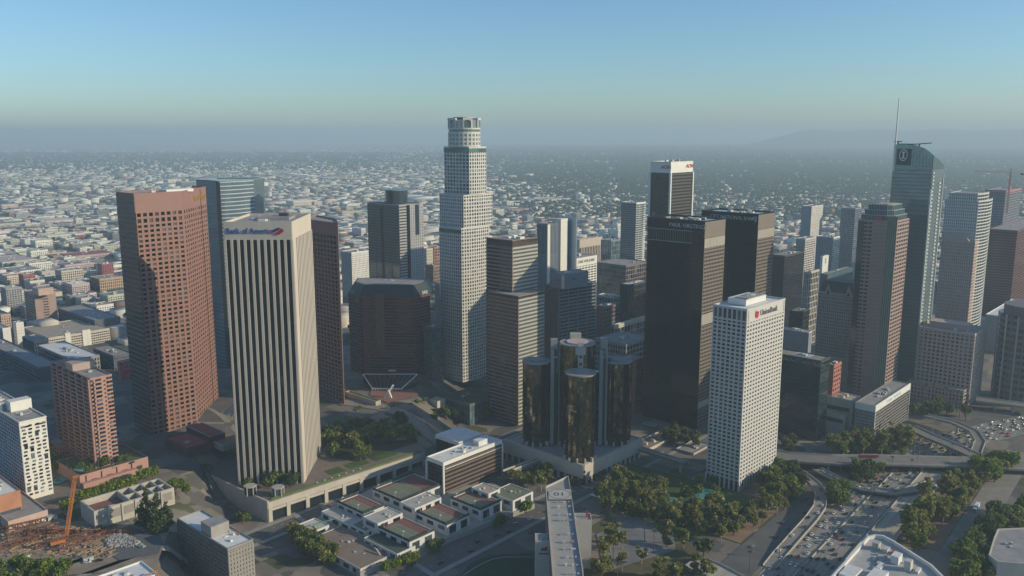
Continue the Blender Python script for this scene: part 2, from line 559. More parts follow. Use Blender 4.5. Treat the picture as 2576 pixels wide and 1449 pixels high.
# ---- rose granite twin towers with knife-edge plans
M_gran = mat("rose_granite", (.265, .148, .12), .6, .07, .15)
M_granw = glass("granite_window", (.03, .021, .019), ior=1.55, rnd=4.5)
def granite_tower():
    zt, zb = 245.5, 20
    A, B, C, D = (P(291, 482, zt), P(336, 487, zt), P(457.5, 480.5, zt), P(517, 469, zt))
    e1 = (math.cos(math.radians(48)), math.sin(math.radians(48)))
    Ee = (D[0] - 20, D[1] + 18); Ff = (A[0] + e1[0] * 80, A[1] + e1[1] * 80)
    q = [A, B, C, D, Ee, Ff]
    T = Tower("granite_tower", "tallest rose granite tower with gold lettering, half shaded by the bank tower", "tower", q, zb, zt)
    T.prism("glass_core", inset(q, .7), zb, zt - 1.5, M_granw)
    T.roof(q, zt, M_roofg, M_gran, 1.5, .9)
    top = 17.0
    for a, b in ((B, C), (C, D), (D, Ee), (Ee, Ff)):
        ln = math.hypot(b[0] - a[0], b[1] - a[1])
        n = Vector((b[1] - a[1], a[0] - b[0])).normalized()
        T.box("crown_panel", ((a[0] + b[0]) / 2 - n.x * .45, (a[1] + b[1]) / 2 - n.y * .45, zt - 1.5 - (top - 1.5) / 2), (ln - .1, .9, top - 1.5), math.atan2(b[1] - a[1], b[0] - a[0]), M_gran)
    z1 = zt - top
    nr = 48
    zs = [zb]
    fh = (z1 - 11.0 - zb) / (nr - 2)
    for r in range(nr - 2): zs.append(zs[-1] + fh)
    zs += [z1 - 5.5, z1]
    T.face(B, C, zb, z1, 8, nr, 2.1, 1.95, .6, M_gran, None, M_granw, .5, .4, inn=.6, zs=zs, top=.5)
    T.face(C, D, zb, z1, 11, nr, 2.9, 1.95, .6, M_gran, None, M_granw, .7, .5, inn=.6, zs=zs, top=.5)
    # shaded glass flank
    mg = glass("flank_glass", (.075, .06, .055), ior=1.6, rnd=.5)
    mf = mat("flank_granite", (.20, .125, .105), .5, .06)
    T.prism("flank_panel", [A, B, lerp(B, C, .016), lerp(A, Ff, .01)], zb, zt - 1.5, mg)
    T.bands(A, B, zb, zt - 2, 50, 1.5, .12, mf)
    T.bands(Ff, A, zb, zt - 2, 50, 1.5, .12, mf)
    mgold = mat("gold_letters", (.5, .34, .07), .4, metal=.4)
    T.text("WELLS FARGO", C, D, .71, zt - 9.3, 7.2, mgold, .3, .1, sx=.78)
    T.box("penthouse", (T.c[0] + 8, T.c[1] - 12, zt - .2), (26, 14, 2.6), math.radians(48), M_white)
    T.units(q, zt - 1.5, 12, M_unit, 2, 5, (.6, 2.4), 1, 6)
    T.finish()
granite_tower()
def granite_twin():
    zt, zb = 212, 18
    C = P(849.5, 561, zt)
    L = (C[0] + math.cos(math.radians(135)) * 62, C[1] + math.sin(math.radians(135)) * 62)
    D = (C[0] - 9, C[1] + 40); E_ = (L[0] + 5, L[1] + 40)
    q = [C, D, E_, L]
    T = Tower("granite_tower", "shorter rose granite tower half hidden behind the beige bank tower", "tower", q, zb, zt)
    T.prism("glass_core", inset(q, .7), zb, zt - 1.5, M_granw)
    T.roof(q, zt, M_roofg, M_gran, 1.5, .9)
    ln = 62
    n = Vector((C[1] - L[1], L[0] - C[0])).normalized()
    T.box("crown_panel", ((L[0] + C[0]) / 2 - n.x * .45, (L[1] + C[1]) / 2 - n.y * .45, zt - 7), (ln - .1, .9, 11), math.radians(-45), M_gran)
    z1 = zt - 12.5
    nr = 42; fh = (z1 - 11 - zb) / (nr - 2)
    zs = [zb + fh * r for r in range(nr - 1)] + [z1 - 5.5, z1]
    T.face(L, C, zb, z1, 10, nr, 2.1, 1.95, .6, M_gran, None, M_granw, .5, 3.2, inn=.6, zs=zs, top=.5)
    T.prism("side_panel", [C, D, (D[0] - .7, D[1]), (C[0] - .7, C[1] + .5)], zb, zt - 1.5, M_gran)
    T.finish()
granite_twin()

# ---- blue-green glass tower far behind
def glass_tower_left():
    zt, zb = 244, 5
    y0 = 1005
    A = P(493, 451, zt); B = P(549, 454.5, zt); C = P(637, 450, zt)
    n = 8; arc = []
    for i in range(n + 1):
        t = i / n
        x = B[0] + (C[0] - B[0]) * t; y = B[1] + (C[1] - B[1]) * t - 7 * math.sin(math.pi * t)
        arc.append((x, y))
    q = [A] + arc + [(C[0] + 3, C[1] + 34), (A[0] + 12, A[1] + 36)]
    T = Tower("glass_tower", "blue-green curved glass tower behind the rose granite tower", "tower", q, zb, zt)
    mg = glass("teal_glass", (.20, .27, .31), ior=2.2, rnd=.5, metal=.4)
    mgl = glass("slate_glass", (.045, .06, .075), ior=1.7, rnd=.5)
    T.prism("glass_core", q, zb, zt - 1, mg)
    T.roof(q, zt, M_roofg, mat("teal_metal", (.2, .27, .29), .4), 1.2, .6)
    ms = mat("pale_teal_spandrel", (.42, .50, .55), .35)  # pale copy of the spandrel colour, painting the sunlit curve
    T.bands(A, lerp(A, B, .97), zb, zt - 2, 52, .9, .1, mat("slate_spandrel", (.12, .15, .17), .35))
    b = MB()
    for i in range(n):
        p0, p1 = arc[i], arc[i + 1]
        ln = math.hypot(p1[0] - p0[0], p1[1] - p0[1])
        for r in range(53):
            b.box(((p0[0] + p1[0]) / 2, (p0[1] + p1[1]) / 2 - .06, zb + (zt - 2 - zb) / 52 * r), (ln, .2, 1.0), math.atan2(p1[1] - p0[1], p1[0] - p0[0]))
    T.mb("spandrel", b, ms, True)
    T.prism("recess", [(B[0] - 3, B[1] - .4), (B[0] + 1.5, B[1] - .6), (B[0] + 1.5, B[1] + 2), (B[0] - 3, B[1] + 2)], zb, zt - 1.5, M_dark)
    T.finish()
glass_tower_left()

# ---- dark glass and pale granite tower with oval crown
def oval_crown_tower():
    zs, zt, zb = 202, 220, 4
    q = corner(1003, 516, zs, 924, 1064, 48)
    C, R, B, L = q
    T = Tower("office_tower", "dark glass tower with blue oval crown and pale punched side wall", "tower", q, zb, zt)
    mg = glass("smoke_glass", (.13, .14, .135), ior=2.0, rnd=1.0, metal=.5)
    mst = mat("grey_granite", (.36, .36, .36), .5, .08)
    T.prism("glass_core", q, zb, zs - 1, mg)
    T.roof(q, zs, M_roofg, mst, 1.0, .7)
    # left, glassy face
    T.bands(L, C, zb, zs - 3, 50, .5, .15, mat("smoke_spandrel", (.11, .12, .12), .3))
    T.mull(L, C, zb, zs, 4, .5, .25, M_dark)
    p = lerp(L, C, .44)
    T.box("recess", (p[0], p[1] - .3, (zb + zs) / 2 + 30), (4.5, 1.2, zs - 75), math.radians(-42), glass("blue_slot", (.02, .035, .06), ior=1.6))
    # right, pale punched face in two fins
    a, b = lerp(C, R, .0), lerp(C, R, .30)
    T.bands(a, b, zb, zs - 1, 50, 2.2, .4, mst)
    a, b = lerp(C, R, .44), R
    T.face(a, b, zb, zs - 1, 6, 50, 2.6, 2.0, .5, mst, None, mg, .5, .5, individual=False)
    a, b = lerp(C, R, .30), lerp(C, R, .44)
    T.prism("slot", [a, b, (b[0] - .5, b[1] + .6), (a[0] - .5, a[1] + .6)], zb, zs - 1, glass("navy_glass", (.012, .02, .032), ior=1.6))
    a, b = lerp(C, R, .64), lerp(C, R, .82)
    T.box("slot", ((a[0] + b[0]) / 2 + .5, (a[1] + b[1]) / 2 - .45, zs - 22), (7, .5, 42), math.radians(48), glass("navy_glass", (.012, .02, .032), ior=1.6))
    # oval crown
    a = math.radians(48); cx, cy = (C[0] + B[0]) / 2 + 2, (C[1] + B[1]) / 2 + 3
    ov = [(cx + 24 * math.cos(t) * math.cos(a + .6) - 15 * math.sin(t) * math.sin(a + .6), cy + 24 * math.cos(t) * math.sin(a + .6) + 15 * math.sin(t) * math.cos(a + .6)) for t in [2 * math.pi * i / 28 for i in range(28)]]
    T.prism("crown", ov, zs - 1, zt, glass("crown_glass", (.04, .06, .085), ior=1.7))
    T.prism("crown_cap", inset(ov, -.5), zt, zt + 1.0, mat("teal_metal", (.2, .27, .29), .4))
    T.finish()
oval_crown_tower()

# ---- tall round-topped white tower
def crown_tower():
    ms = mat("white_granite", (.55, .54, .495), .6, .06, .15)
    mw = glass("crown_tower_window", (.05, .065, .07), ior=1.7, rnd=3)
    mgreen = glass("green_band_glass", (.05, .13, .12), ior=1.8)
    d = 972
    z1 = 12
    c0 = At(1166, 500, d)
    q1 = rect((c0[0], c0[1]), 48, 0, 0)
    def sect(corner_px, lx, rx, ztop, yfront):
        c = At(corner_px, 500, yfront)[:2]
        c = ((corner_px - 1288) / FPX * (yfront * CT - (ztop - CAMZ) * ST), yfront)
        return rect(c, 48, along(c, ztop, 48, rx), along(c, ztop, 138, lx))
    T1 = sect(1166, 1105.5, 1238, 227, 962)
    T = Tower("crown_tower", "tallest pale granite tower with stepped shoulders and round glass crown", "tower", T1, z1, 315)
    def curved(pts, bulge):
        """faces swelled slightly outwards, cut in four"""
        out = []
        for i in range(4):
            a, b = pts[i], pts[(i + 1) % 4]
            L = math.hypot(b[0] - a[0], b[1] - a[1]); nx, ny = (b[1] - a[1]) / L, -(b[0] - a[0]) / L
            for k in range(4):
                t = k / 4; o = bulge * 4 * t * (1 - t)
                out.append((a[0] + (b[0] - a[0]) * t + nx * o, a[1] + (b[1] - a[1]) * t + ny * o))
        return out
    def section(pts, za, zb, bulge, cols, indiv, band):
        c = curved(pts, bulge)
        T.prism("glass_core", inset(c, .5), za, zb - .6, mw)
        T.roof(c, zb, M_roofg, ms, 1.0, .8)
        nr = max(1, round((zb - 1 - za) / 4.1))
        for i in (0, 1, 2, 3, 12, 13, 14, 15):
            a, b = c[i], c[(i + 1) % 16]
            T.face(a, b, za, zb - 1, cols, nr, 1.5, 1.45, .5, ms, None, mw, 0, 0, individual=indiv and i in (0, 1, 2, 3), inn=.5, piers=True)
        for i in (4, 5, 6, 7, 8, 9, 10, 11):
            a, b = c[i], c[(i + 1) % 16]
            T.bands(a, b, za, zb - 1, nr, 1.6, .3, ms)
        if band:
            for i in (12, 13, 14, 15) if band == 1 else range(16):
                a, b = c[i], c[(i + 1) % 16]
                L = math.hypot(b[0] - a[0], b[1] - a[1]); n = ((b[1] - a[1]) / L, -(b[0] - a[0]) / L)
                T.box("glass_band", ((a[0] + b[0]) / 2 + n[0] * .1, (a[1] + b[1]) / 2 + n[1] * .1, zb - 4.2), (L + .3, .5, 3.8), math.atan2(b[1] - a[1], b[0] - a[0]), mgreen)
        return c
    T0 = sect(1160.5, 1105, 1229, 192, 959)
    section(T0, z1, 192, 1.6, 3, False, 1)
    section(T1, 191.5, 229, 1.2, 3, True, 0)
    T2 = sect(1180, 1117, 1222.5, 282, 968)
    section(T2, 228.5, 282.5, 1.5, 2, True, 2)
    # lit fin on the shaded side
    cx, cy = (1168 - 1288) / FPX * (986 * CT), 986
    n = 24
    def drum(r, za, zb, m, name):
        return T.prism(name, circle((cx, cy), r, n), za, zb, m)
    drum(17.6, 282, 298, mw, "drum_core")
    for r in range(4):
        zz = 282.5 + r * 4.6
        T.mesh("drum_band", *ring((cx, cy), 18.3, 17.4, zz, zz + 2.0 + (.6 if r == 3 else 0), n), ms)
    for i in range(n):
        a = 2 * math.pi * i / n
        T.box("drum_pier", (cx + 17.9 * math.cos(a), cy + 17.9 * math.sin(a), 290), (.9, 2.0, 15.5), a, ms)
    drum(17.9, 298, 301.5, mgreen, "glass_band")
    # crown: white frames with arched glazing alternating with open dark bays
    drum(15.5, 301.5, 313, glass("crown_bay", (.05, .075, .085), ior=1.8), "crown_core")
    T.mesh("crown_ring", *ring((cx, cy), 18.4, 15.5, 301.5, 303.2, n), ms)
    for k in range(6):
        a = math.radians(-75 + 60 * k)
        for s in (-1, 1):
            T.box("crown_pier", (cx + 17.3 * math.cos(a + s * .27), cy + 17.3 * math.sin(a + s * .27), 308), (2.4, 1.5, 10.0), a + s * .27, ms)
        T.box("crown_arch", (cx + 17.1 * math.cos(a), cy + 17.1 * math.sin(a), 313), (2.2, 10.4, 2.2), a, ms)
        for s in (-1, 1):
            T.box("crown_arch", (cx + 17.15 * math.cos(a + s * .2), cy + 17.15 * math.sin(a + s * .2), 311.6), (2.1, 2.0, 1.6), a + s * .2, ms)
        T.box("crown_glazing", (cx + 16.4 * math.cos(a), cy + 16.4 * math.sin(a), 307.5), (.4, 7.5, 9), a, mgreen)
        a2 = a + math.radians(30)
        T.box("crown_panel", (cx + 16.3 * math.cos(a2), cy + 16.3 * math.sin(a2), 307.5), (.5, 5.5, 9.4), a2, ms if k % 2 else mat("dusty_blue_panel", (.16, .2, .25), .5))
    T.prism("helipad", circle((cx - 1, cy), 11.5, 20), 314.2, 315.2, M_unit)
    T.box("penthouse", (cx, cy, 313.4), (14, 14, 2.5), .3, M_conc)
    T.finish()
def ring(c, ro, ri, z0, z1, n=32):
    vs = []; fs = []
    for i in range(n):
        a = 2 * math.pi * i / n
        for r, z in ((ro, z0), (ro, z1), (ri, z1), (ri, z0)):
            vs.append((c[0] + r * math.cos(a), c[1] + r * math.sin(a), z))
    for i in range(n):
        j = (i + 1) % n
        for k in range(4):
            l = (k + 1) % 4
            fs.append((i * 4 + k, j * 4 + k, j * 4 + l, i * 4 + l))
    return vs, fs
crown_tower()

# ---- dark brown banded octagon
def octagon_block():
    zt, zb = 131, 26
    F0, F1 = P(905, 746, zt - 12), P(1043, 747, zt - 12)
    y = F0[1]
    A, B = F0, F1
    L = (A[0] - 17, A[1] + 22); R = (B[0] + 15, B[1] + 20)
    q = [A, B, R, (R[0] + 2, R[1] + 40), (B[0] - 4, B[1] + 60), (A[0] + 4, A[1] + 60), (L[0] - 2, L[1] + 40), L]
    T = Tower("octagonal_block", "dark brown banded octagonal block with blue sloping top edge and white letters", "office block", q, zb, zt)
    mg = glass("black_glass", (.012, .013, .017), ior=1.5, rnd=.8)
    mb = mat("brown_granite", (.16, .052, .045), .5, .08)
    T.prism("glass_core", q, zb, zt - 12, mg)
    i = inset(q, 7)
    vs = [(p[0], p[1], zt - 12) for p in q] + [(p[0], p[1], zt) for p in i]
    k = 8
    fs = [(j, (j + 1) % k, k + (j + 1) % k, k + j) for j in range(k)] + [tuple(range(k, 2 * k))]
    T.mesh("sloping_top", vs, fs, mat("blue_slate", (.032, .045, .055), .45, .1))
    T.prism("roof", inset(i, 2), zt - .5, zt + .4, M_roofg)
    T.units(i, zt, 5, M_unit, 2, 4, (.6, 1.6), 4, 6)
    for a, b in ((A, B), (B, R), (L, A)):
        T.bands(a, b, zb, zt - 13.2, 26, 2.0, .35, mb)
    T.bands(q[7], q[0], zb, zt - 13.2, 1, .1, .1, mb)
    # central projecting bay, bronze to paint a strip of reflected light; corner pier
    p = lerp(A, B, .36)
    T.box("bay", (p[0], p[1], zb + 66), (9, 1.4, 60), 0, mat("bronze_reflection", (.15, .09, .06), .35, .15, .2))
    p = lerp(A, B, .10)
    T.box("corner_pier", (p[0], p[1], (zb + zt - 12) / 2), (7, 1.3, zt - 12 - zb), 0, mb)
    T.text("CBRE", B, R, .5, zt - 9, 5, M_white, .2, 1.5, sx=1.2)
    T.text("CBRE", L, A, .5, zt - 9, 4.6, mat("dull_letter", (.3, .3, .3), .6), .2, 1.5)
    T.finish()
    # glazed atrium in front
    z0, z1 = 27, 41
    a, b, c, d = P(937, 991, z0), P(1010, 992, z0), P(1033, 960, z1), P(913, 957, z1)
    y1 = max(a[1] + 26, 868)
    q = [a, b, (b[0] + 14, y1), (a[0] - 14, y1)]
    A = Tower("glass_atrium", "glazed atrium with white frame at the foot of the brown octagon", "atrium", q, z0, z1)
    mgl = glass("atrium_glass", (.03, .045, .055), ior=1.7)
    A.prism("glazing", q, z0, z0 + 6, mgl)
    vs = [(q[0][0], q[0][1], z0 + 6), (q[1][0], q[1][1], z0 + 6), (q[2][0], q[2][1], z1), (q[3][0], q[3][1], z1), (q[2][0], q[2][1], z0), (q[3][0], q[3][1], z0)]
    A.mesh("sloping_glass", vs, [(0, 1, 2, 3), (0, 3, 5), (1, 4, 2)], mgl)
    for i, j in ((0, 1), (1, 2), (3, 0), (2, 3)):
        m_ = MB(); m_.bar(vs[i], vs[j], .5); A.mb("frame_beam", m_, M_white)
    for i in range(11):
        p = lerp(q[0], q[1], i / 10)
        A.box("frame_post", (p[0], p[1] - .2, z0 + 3), (.5, .5, 6), 0, M_white)
        p2 = lerp(q[3], q[2], i / 10)
        m_ = MB(); m_.bar((p[0], p[1], z0 + 6.1), (p2[0], p2[1], z1 + .1), .14); A.mb("rafter", m_, mat("grey_metal", (.25, .26, .27), .5))
    A.box("sign", ((q[2][0] + q[3][0]) / 2 + 2, y1 + .5, z1 + 4), (8, .5, 2), 0, M_unit)
    A.text("CBRE", q[3], q[2], .52, z1 + 4, 2.2, M_white, .1, .4)
octagon_block()

# ---- brown and grey banded slab with lower wing
def banded_slab():
    zt, zb = 190, 3
    q = corner(1289, 604.5, zt, 1223.5, 1352.5, 48)
    T = Tower("banded_tower", "banded office tower, brown on its shaded face and grey on the sunny one", "tower", q, zb, zt)
    mg = glass("banded_glass", (.02, .021, .024), ior=1.6, rnd=1.0)
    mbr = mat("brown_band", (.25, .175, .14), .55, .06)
    mgr = mat("grey_band", (.38, .38, .34), .55, .06)  # same bands twice: brown paints the shaded face, grey the sunlit one
    def vol(q, zt, n, cap):
        C, R, B, L = q
        T.prism("glass_core", q, zb, zt - 1, mg)
        T.roof(q, zt, M_roofg, mbr, 1, .6, cap)
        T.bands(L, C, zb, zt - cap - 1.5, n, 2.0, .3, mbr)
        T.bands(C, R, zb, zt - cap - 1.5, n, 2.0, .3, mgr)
        T.mull(C, R, zb, zt - cap, 34, .25, .2, mgr, stuff=True)
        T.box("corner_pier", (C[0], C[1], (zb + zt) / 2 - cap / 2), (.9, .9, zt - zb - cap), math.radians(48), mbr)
    vol(q, zt, 46, 7)
    q2 = corner(1304, 745, 137, 1228, 1369, 48)
    vol(q2, 137, 33, 3)
    T.units(q, zt - 1, 6, M_white, 3, 8, (1, 3), 2, 5)
    T.finish()
banded_slab()

# ---- white and blue fluted tower
def fluted_tower():
    zb = 3
    q = corner(1378, 563, 186, 1351.5, 1405, 48)
    T = Tower("fluted_tower", "slim tower of blue-grey ribs with one bright white end wall", "tower", q, zb, 190)
    mb = mat("blue_grey_metal", (.22, .27, .32), .35, .05, metal=.2)
    mw = mat("white_end_wall", (.68, .67, .61), .6, .04)
    C, R, B, L = q
    T.prism("shaft", q, zb, 185, mb)
    T.roof(q, 186, M_roofg, mb, 1, .5)
    mg = glass("fluted_glass", (.015, .02, .028), ior=1.5)
    T.mull(L, C, 148, 183, 8, 1.1, .25, mg, "tall_window", ends=False)
    T.mull(C, R, 148, 183, 8, 1.1, .25, mg, "tall_window", ends=False)
    T.mull(L, C, zb, 186, 8, .5, .5, mb, "rib")
    T.mull(C, R, zb, 186, 8, .5, .5, mb, "rib")
    p = lerp(C, R, .06)
    T.box("corner_fin", (p[0] + .3, p[1] - .3, (zb + 185) / 2), (5.0, 1.2, 185 - zb), math.radians(48), mw)
    # slab with white end; its blue stands in for shade reflecting the sky
    c = P(1449, 548.5, 190)
    q2 = rect(c, 48, 2.5, along(c, 190, 138, 1405))
    T.prism("blue_slab", q2, zb, 190, mat("blue_slab", (.23, .33, .43), .3, .05, .05, metal=.35))
    c3 = P(1411, 551, 189.5)
    q3 = rect(c3, 48, along(c3, 189.5, 48, 1428.5), 10)
    T.prism("white_slab", q3, zb, 189.5, mw)
    T.finish()
fluted_tower()

# ---- stepped slate office building
def stepped_slate():
    zb = 3
    T = None
    mst = mat("slate_panel", (.17, .2, .235), .5, .08)
    mbr = mat("mauve_panel", (.24, .185, .18), .5, .08)
    mg = glass("slate_window", (.02, .026, .036), ior=1.6, rnd=.8)
    q = corner(1405, 722, 122, 1371, 1500, 38)
    T = Tower("stepped_office", "slate-blue stepped office building with small blue signs, in shade", "office building", q, zb, 140)
    C, R, B, L = q
    T.prism("glass_core", q, zb, 121, mg)
    T.roof(q, 122, M_roofg, mst, 1, .6)
    T.bands(C, R, zb, 119, 28, 1.9, .35, mst)
    T.mull(C, R, zb, 121, 4, 1.2, .6, mst, "pier")
    T.prism("mauve_face", [L, C, (C[0] + .3, C[1] + .8), (L[0] + .5, L[1] + .5)], zb, 121.4, mbr)
    T.mull(L, C, zb, 120, 8, .8, .4, mbr, "pier")
    q2 = corner(1416, 690, 138, 1388, 1480, 38)
    T.prism("upper_tier", q2, 120, 137, mst)
    T.roof(q2, 138, M_roofg, mst, 1, .6)
    p = q2[0]
    T.box("lit_pier", (p[0], p[1], 129), (2.5, 2.5, 15), math.radians(38), M_lconc)  # pale box painting a sunlit strip on the corner
    ms = mat("sign_blue", (.03, .08, .32), .5)
    T.box("sign", (lerp(q2[0], q2[1], .45)[0] + .2, lerp(q2[0], q2[1], .45)[1] - .3, 131), (7, .4, 2.6), math.radians(38), ms)
    T.box("sign", (lerp(q2[0], q2[3], .5)[0] - .2, lerp(q2[0], q2[3], .5)[1] - .3, 130), (6, .4, 2.0), math.radians(128), ms)
    T.units(q2, 137, 4, M_unit, 2, 5, (1, 2.5), 2, 4)
    T.finish()
stepped_slate()

# ---- white lattice block with lettering
def lattice_block():
    zt, zb = 113, 0
    c = P(1440, 652, zt)
    q = rect(c, 48, along(c, zt, 48, 1502), 45)
    T = Tower("lattice_block", "white gridded block lettered along its top edge, behind the blue slab tower", "office block", q, zb, zt)
    mw = glass("lattice_window", (.035, .037, .038), ior=1.6)
    C, R, B, L = q
    T.prism("glass_core", inset(q, .4), zb, zt - 1, mw)
    T.roof(q, zt, M_roofg, M_white, 1, .6, 11)
    T.face(C, R, zb, zt - 12, 8, 26, 1.6, 1.9, .6, M_white, None, mw, .5, .8, inn=.5)
    T.face(L, C, zb, zt - 12, 8, 26, 1.6, 1.9, .6, M_white, None, mw, .5, .8, inn=.5, individual=False)
    T.text("ONE WILSHIRE", C, R, .56, zt - 6.5, 6.0, M_dark, .2, .1, sx=1.05)
    T.units(q, zt - 1, 8, M_unit, 3, 8, (2, 5), 2, 4)
    T.finish()
lattice_block()

# ---- white-cornered dark tower with red letters
def white_corner_tower():
    zt, zb = 262, 0
    q = corner(1688, 407, zt, 1637, 1744, 48)
    T = Tower("corner_frame_tower", "tall dark tower with white corner frame and white top band with red letters", "tower", q, zb, zt)
    mg = glass("charcoal_glass", (.018, .02, .024), ior=1.6, rnd=.5)
    mbr = mat("dark_bronze", (.11, .095, .085), .45, .06, metal=.2)
    C, R, B, L = q
    T.prism("glass_core", inset(q, .5), zb, zt - 1, mg)
    T.roof(q, zt, M_roofg, M_white, 1, .8, 0)
    for a, b in ((C, R), (L, C), (R, B), (B, L)):
        ln = math.hypot(b[0] - a[0], b[1] - a[1]); n = ((b[1] - a[1]) / ln, -(b[0] - a[0]) / ln)
        T.box("top_band", ((a[0] + b[0]) / 2 - n[0] * .35, (a[1] + b[1]) / 2 - n[1] * .35, zt - 7.6), (ln - .1, .7, 13), math.atan2(b[1] - a[1], b[0] - a[0]), M_white)
    for p in q:
        T.box("corner_pier", (p[0], p[1], (zb + zt - 14) / 2), (2.4, 2.4, zt - 14 - zb), math.radians(48), M_white)
    T.bands(C, R, zb, zt - 16, 60, 2.2, .25, mbr)
    T.mull(C, R, zb, zt - 15, 26, .35, .4, mbr, stuff=True)
    T.bands(L, C, zb, zt - 16, 60, 1.6, .1, glass("navy_glass", (.012, .02, .032), ior=1.6))
    mr = mat("sign_red", (.5, .03, .05), .5)
    T.text("AON", C, R, .84, zt - 6.5, 7, mr, .3, .2, sx=1.15)
    T.text("AON", L, C, .78, zt - 7, 6.5, mr, .3, .2, sx=1.0)
    T.units(q, zt - .5, 6, M_unit, 2, 5, (1, 2.5), 2, 5)
    T.finish()
white_corner_tower()

# ---- twin black towers
def black_tower(fx, fy, lx, rx, label, sign, kind):
    zt, zb = 213, 0
    q = corner(fx, fy, zt, lx, rx, 48)
    T = Tower("black_tower", label, "tower", q, zb, zt)
    mg = glass("black_tower_glass", (.006, .007, .009), ior=1.4, rnd=.9, bump=.04)
    mbz = mat("brown_bronze", (.20, .165, .135), .5, .06)
    mbk = mat("black_frame", (.008, .009, .012), .25, .1)
    mlou = mat("pale_louvre", (.40, .36, .31), .6, .08)
    C, R, B, L = q
    T.prism("glass_core", inset(q, .5), zb, zt - 1, mg)
    T.roof(q, zt, M_rooft, mbk, 1.2, .8)
    # shaded face: black glass with faint floor lines and slim mullions
    z1 = zt - 10
    T.bands(L, C, zb, z1, 52, .35, .1, mbk)
    T.mull(L, C, zb, z1, 30, .18, .08, mbk, stuff=True)
    nL = math.hypot(L[0] - C[0], L[1] - C[1])
    T.box("top_band", ((L[0] + C[0]) / 2 + .25, (L[1] + C[1]) / 2 + .25, zt - 1.2 - 4.4), (nL - .1, .8, 8.8), math.radians(-42), mbk)
    # sunny face: bronze piers and windows between pale louvred mechanical floors
    nR = math.hypot(R[0] - C[0], R[1] - C[1])
    T.box("top_band", ((R[0] + C[0]) / 2 - .25, (R[1] + C[1]) / 2 + .25, zt - 1.2 - 8), (nR - .1, .8, 16), math.radians(48), mbz)
    def louv(za, zb_):
        for i in range(14):
            p = lerp(C, R, (i + .5) / 14)
            T.box("louvre_panel", (p[0], p[1], (za + zb_) / 2), (nR / 14 - .5, .6, zb_ - za), math.radians(48), mlou)
    zz = zt - 17.5
    louv(zz - 9.5, zz)
    T.face(C, R, zz - 75, zz - 10, 13, 17, 1.1, 1.7, .5, mbz, None, mg, .7, .7, inn=.3, individual=kind == 0)
    louv(zz - 87, zz - 76)
    T.face(C, R, 30, zz - 88, 13, 20, 1.1, 1.7, .5, mbz, None, mg, .7, .7, inn=.3, individual=kind == 0)
    louv(22, 29)
    T.face(C, R, zb, 21, 13, 5, 1.1, 1.7, .5, mbz, None, mg, .7, .7, inn=.3, individual=False)
    if kind == 0:
        T.text("PAUL HASTINGS", L, C, .72, zt - 6.2, 5.6, M_unit, .2, .35, sx=1.05)
        # framed grille below the lettering
        a, b = lerp(L, C, .0), lerp(L, C, .79)
        ln = math.hypot(a[0] - b[0], a[1] - b[1])
        mf = mat("grille_frame", (.26, .27, .26), .5)
        for z in (zt - 11, zt - 23):
            T.box("grille_rail", ((a[0] + b[0]) / 2 - .3, (a[1] + b[1]) / 2 - .35, z), (ln, .5, .7), math.radians(-42), mf)
        T.mull(a, b, zt - 23, zt - 11, 26, .5, .5, mat("grille_bar", (.13, .14, .14), .5), "grille_bar")
    else:
        T.text("CITY NATIONAL BANK", L, C, .56, zt - 5.8, 5.6, M_unit, .2, .35, sx=.92)
        for k in range(3):
            T.plate("logo_bar", [(k * 1.3 - 1.6, 3.2), (k * 1.3 - .9, 3.2), (k * .5 + .1, -3.2), (k * .5 - .3, -3.2)], L, C, .955, zt - 6, M_unit, .2, .35)
    T.units(q, zt - 1.2, 9, M_unit, 2, 6, (.6, 2), 5, 6)
    p = lerp(C, L, .15)
    T.box("roof_rig", (p[0] + 1, p[1] + 2, zt + 1.2), (8, 3, 1.4), math.radians(-42), M_white)
    T.finish()
black_tower(1774, 556, 1628, 1825.5, "black glass tower with framed grille and white lettering, the nearer of the dark pair", 0, 0)
black_tower(1908.5, 538, 1765, 1950, "black tower with white bank lettering, the farther of the dark pair", 1, 1)

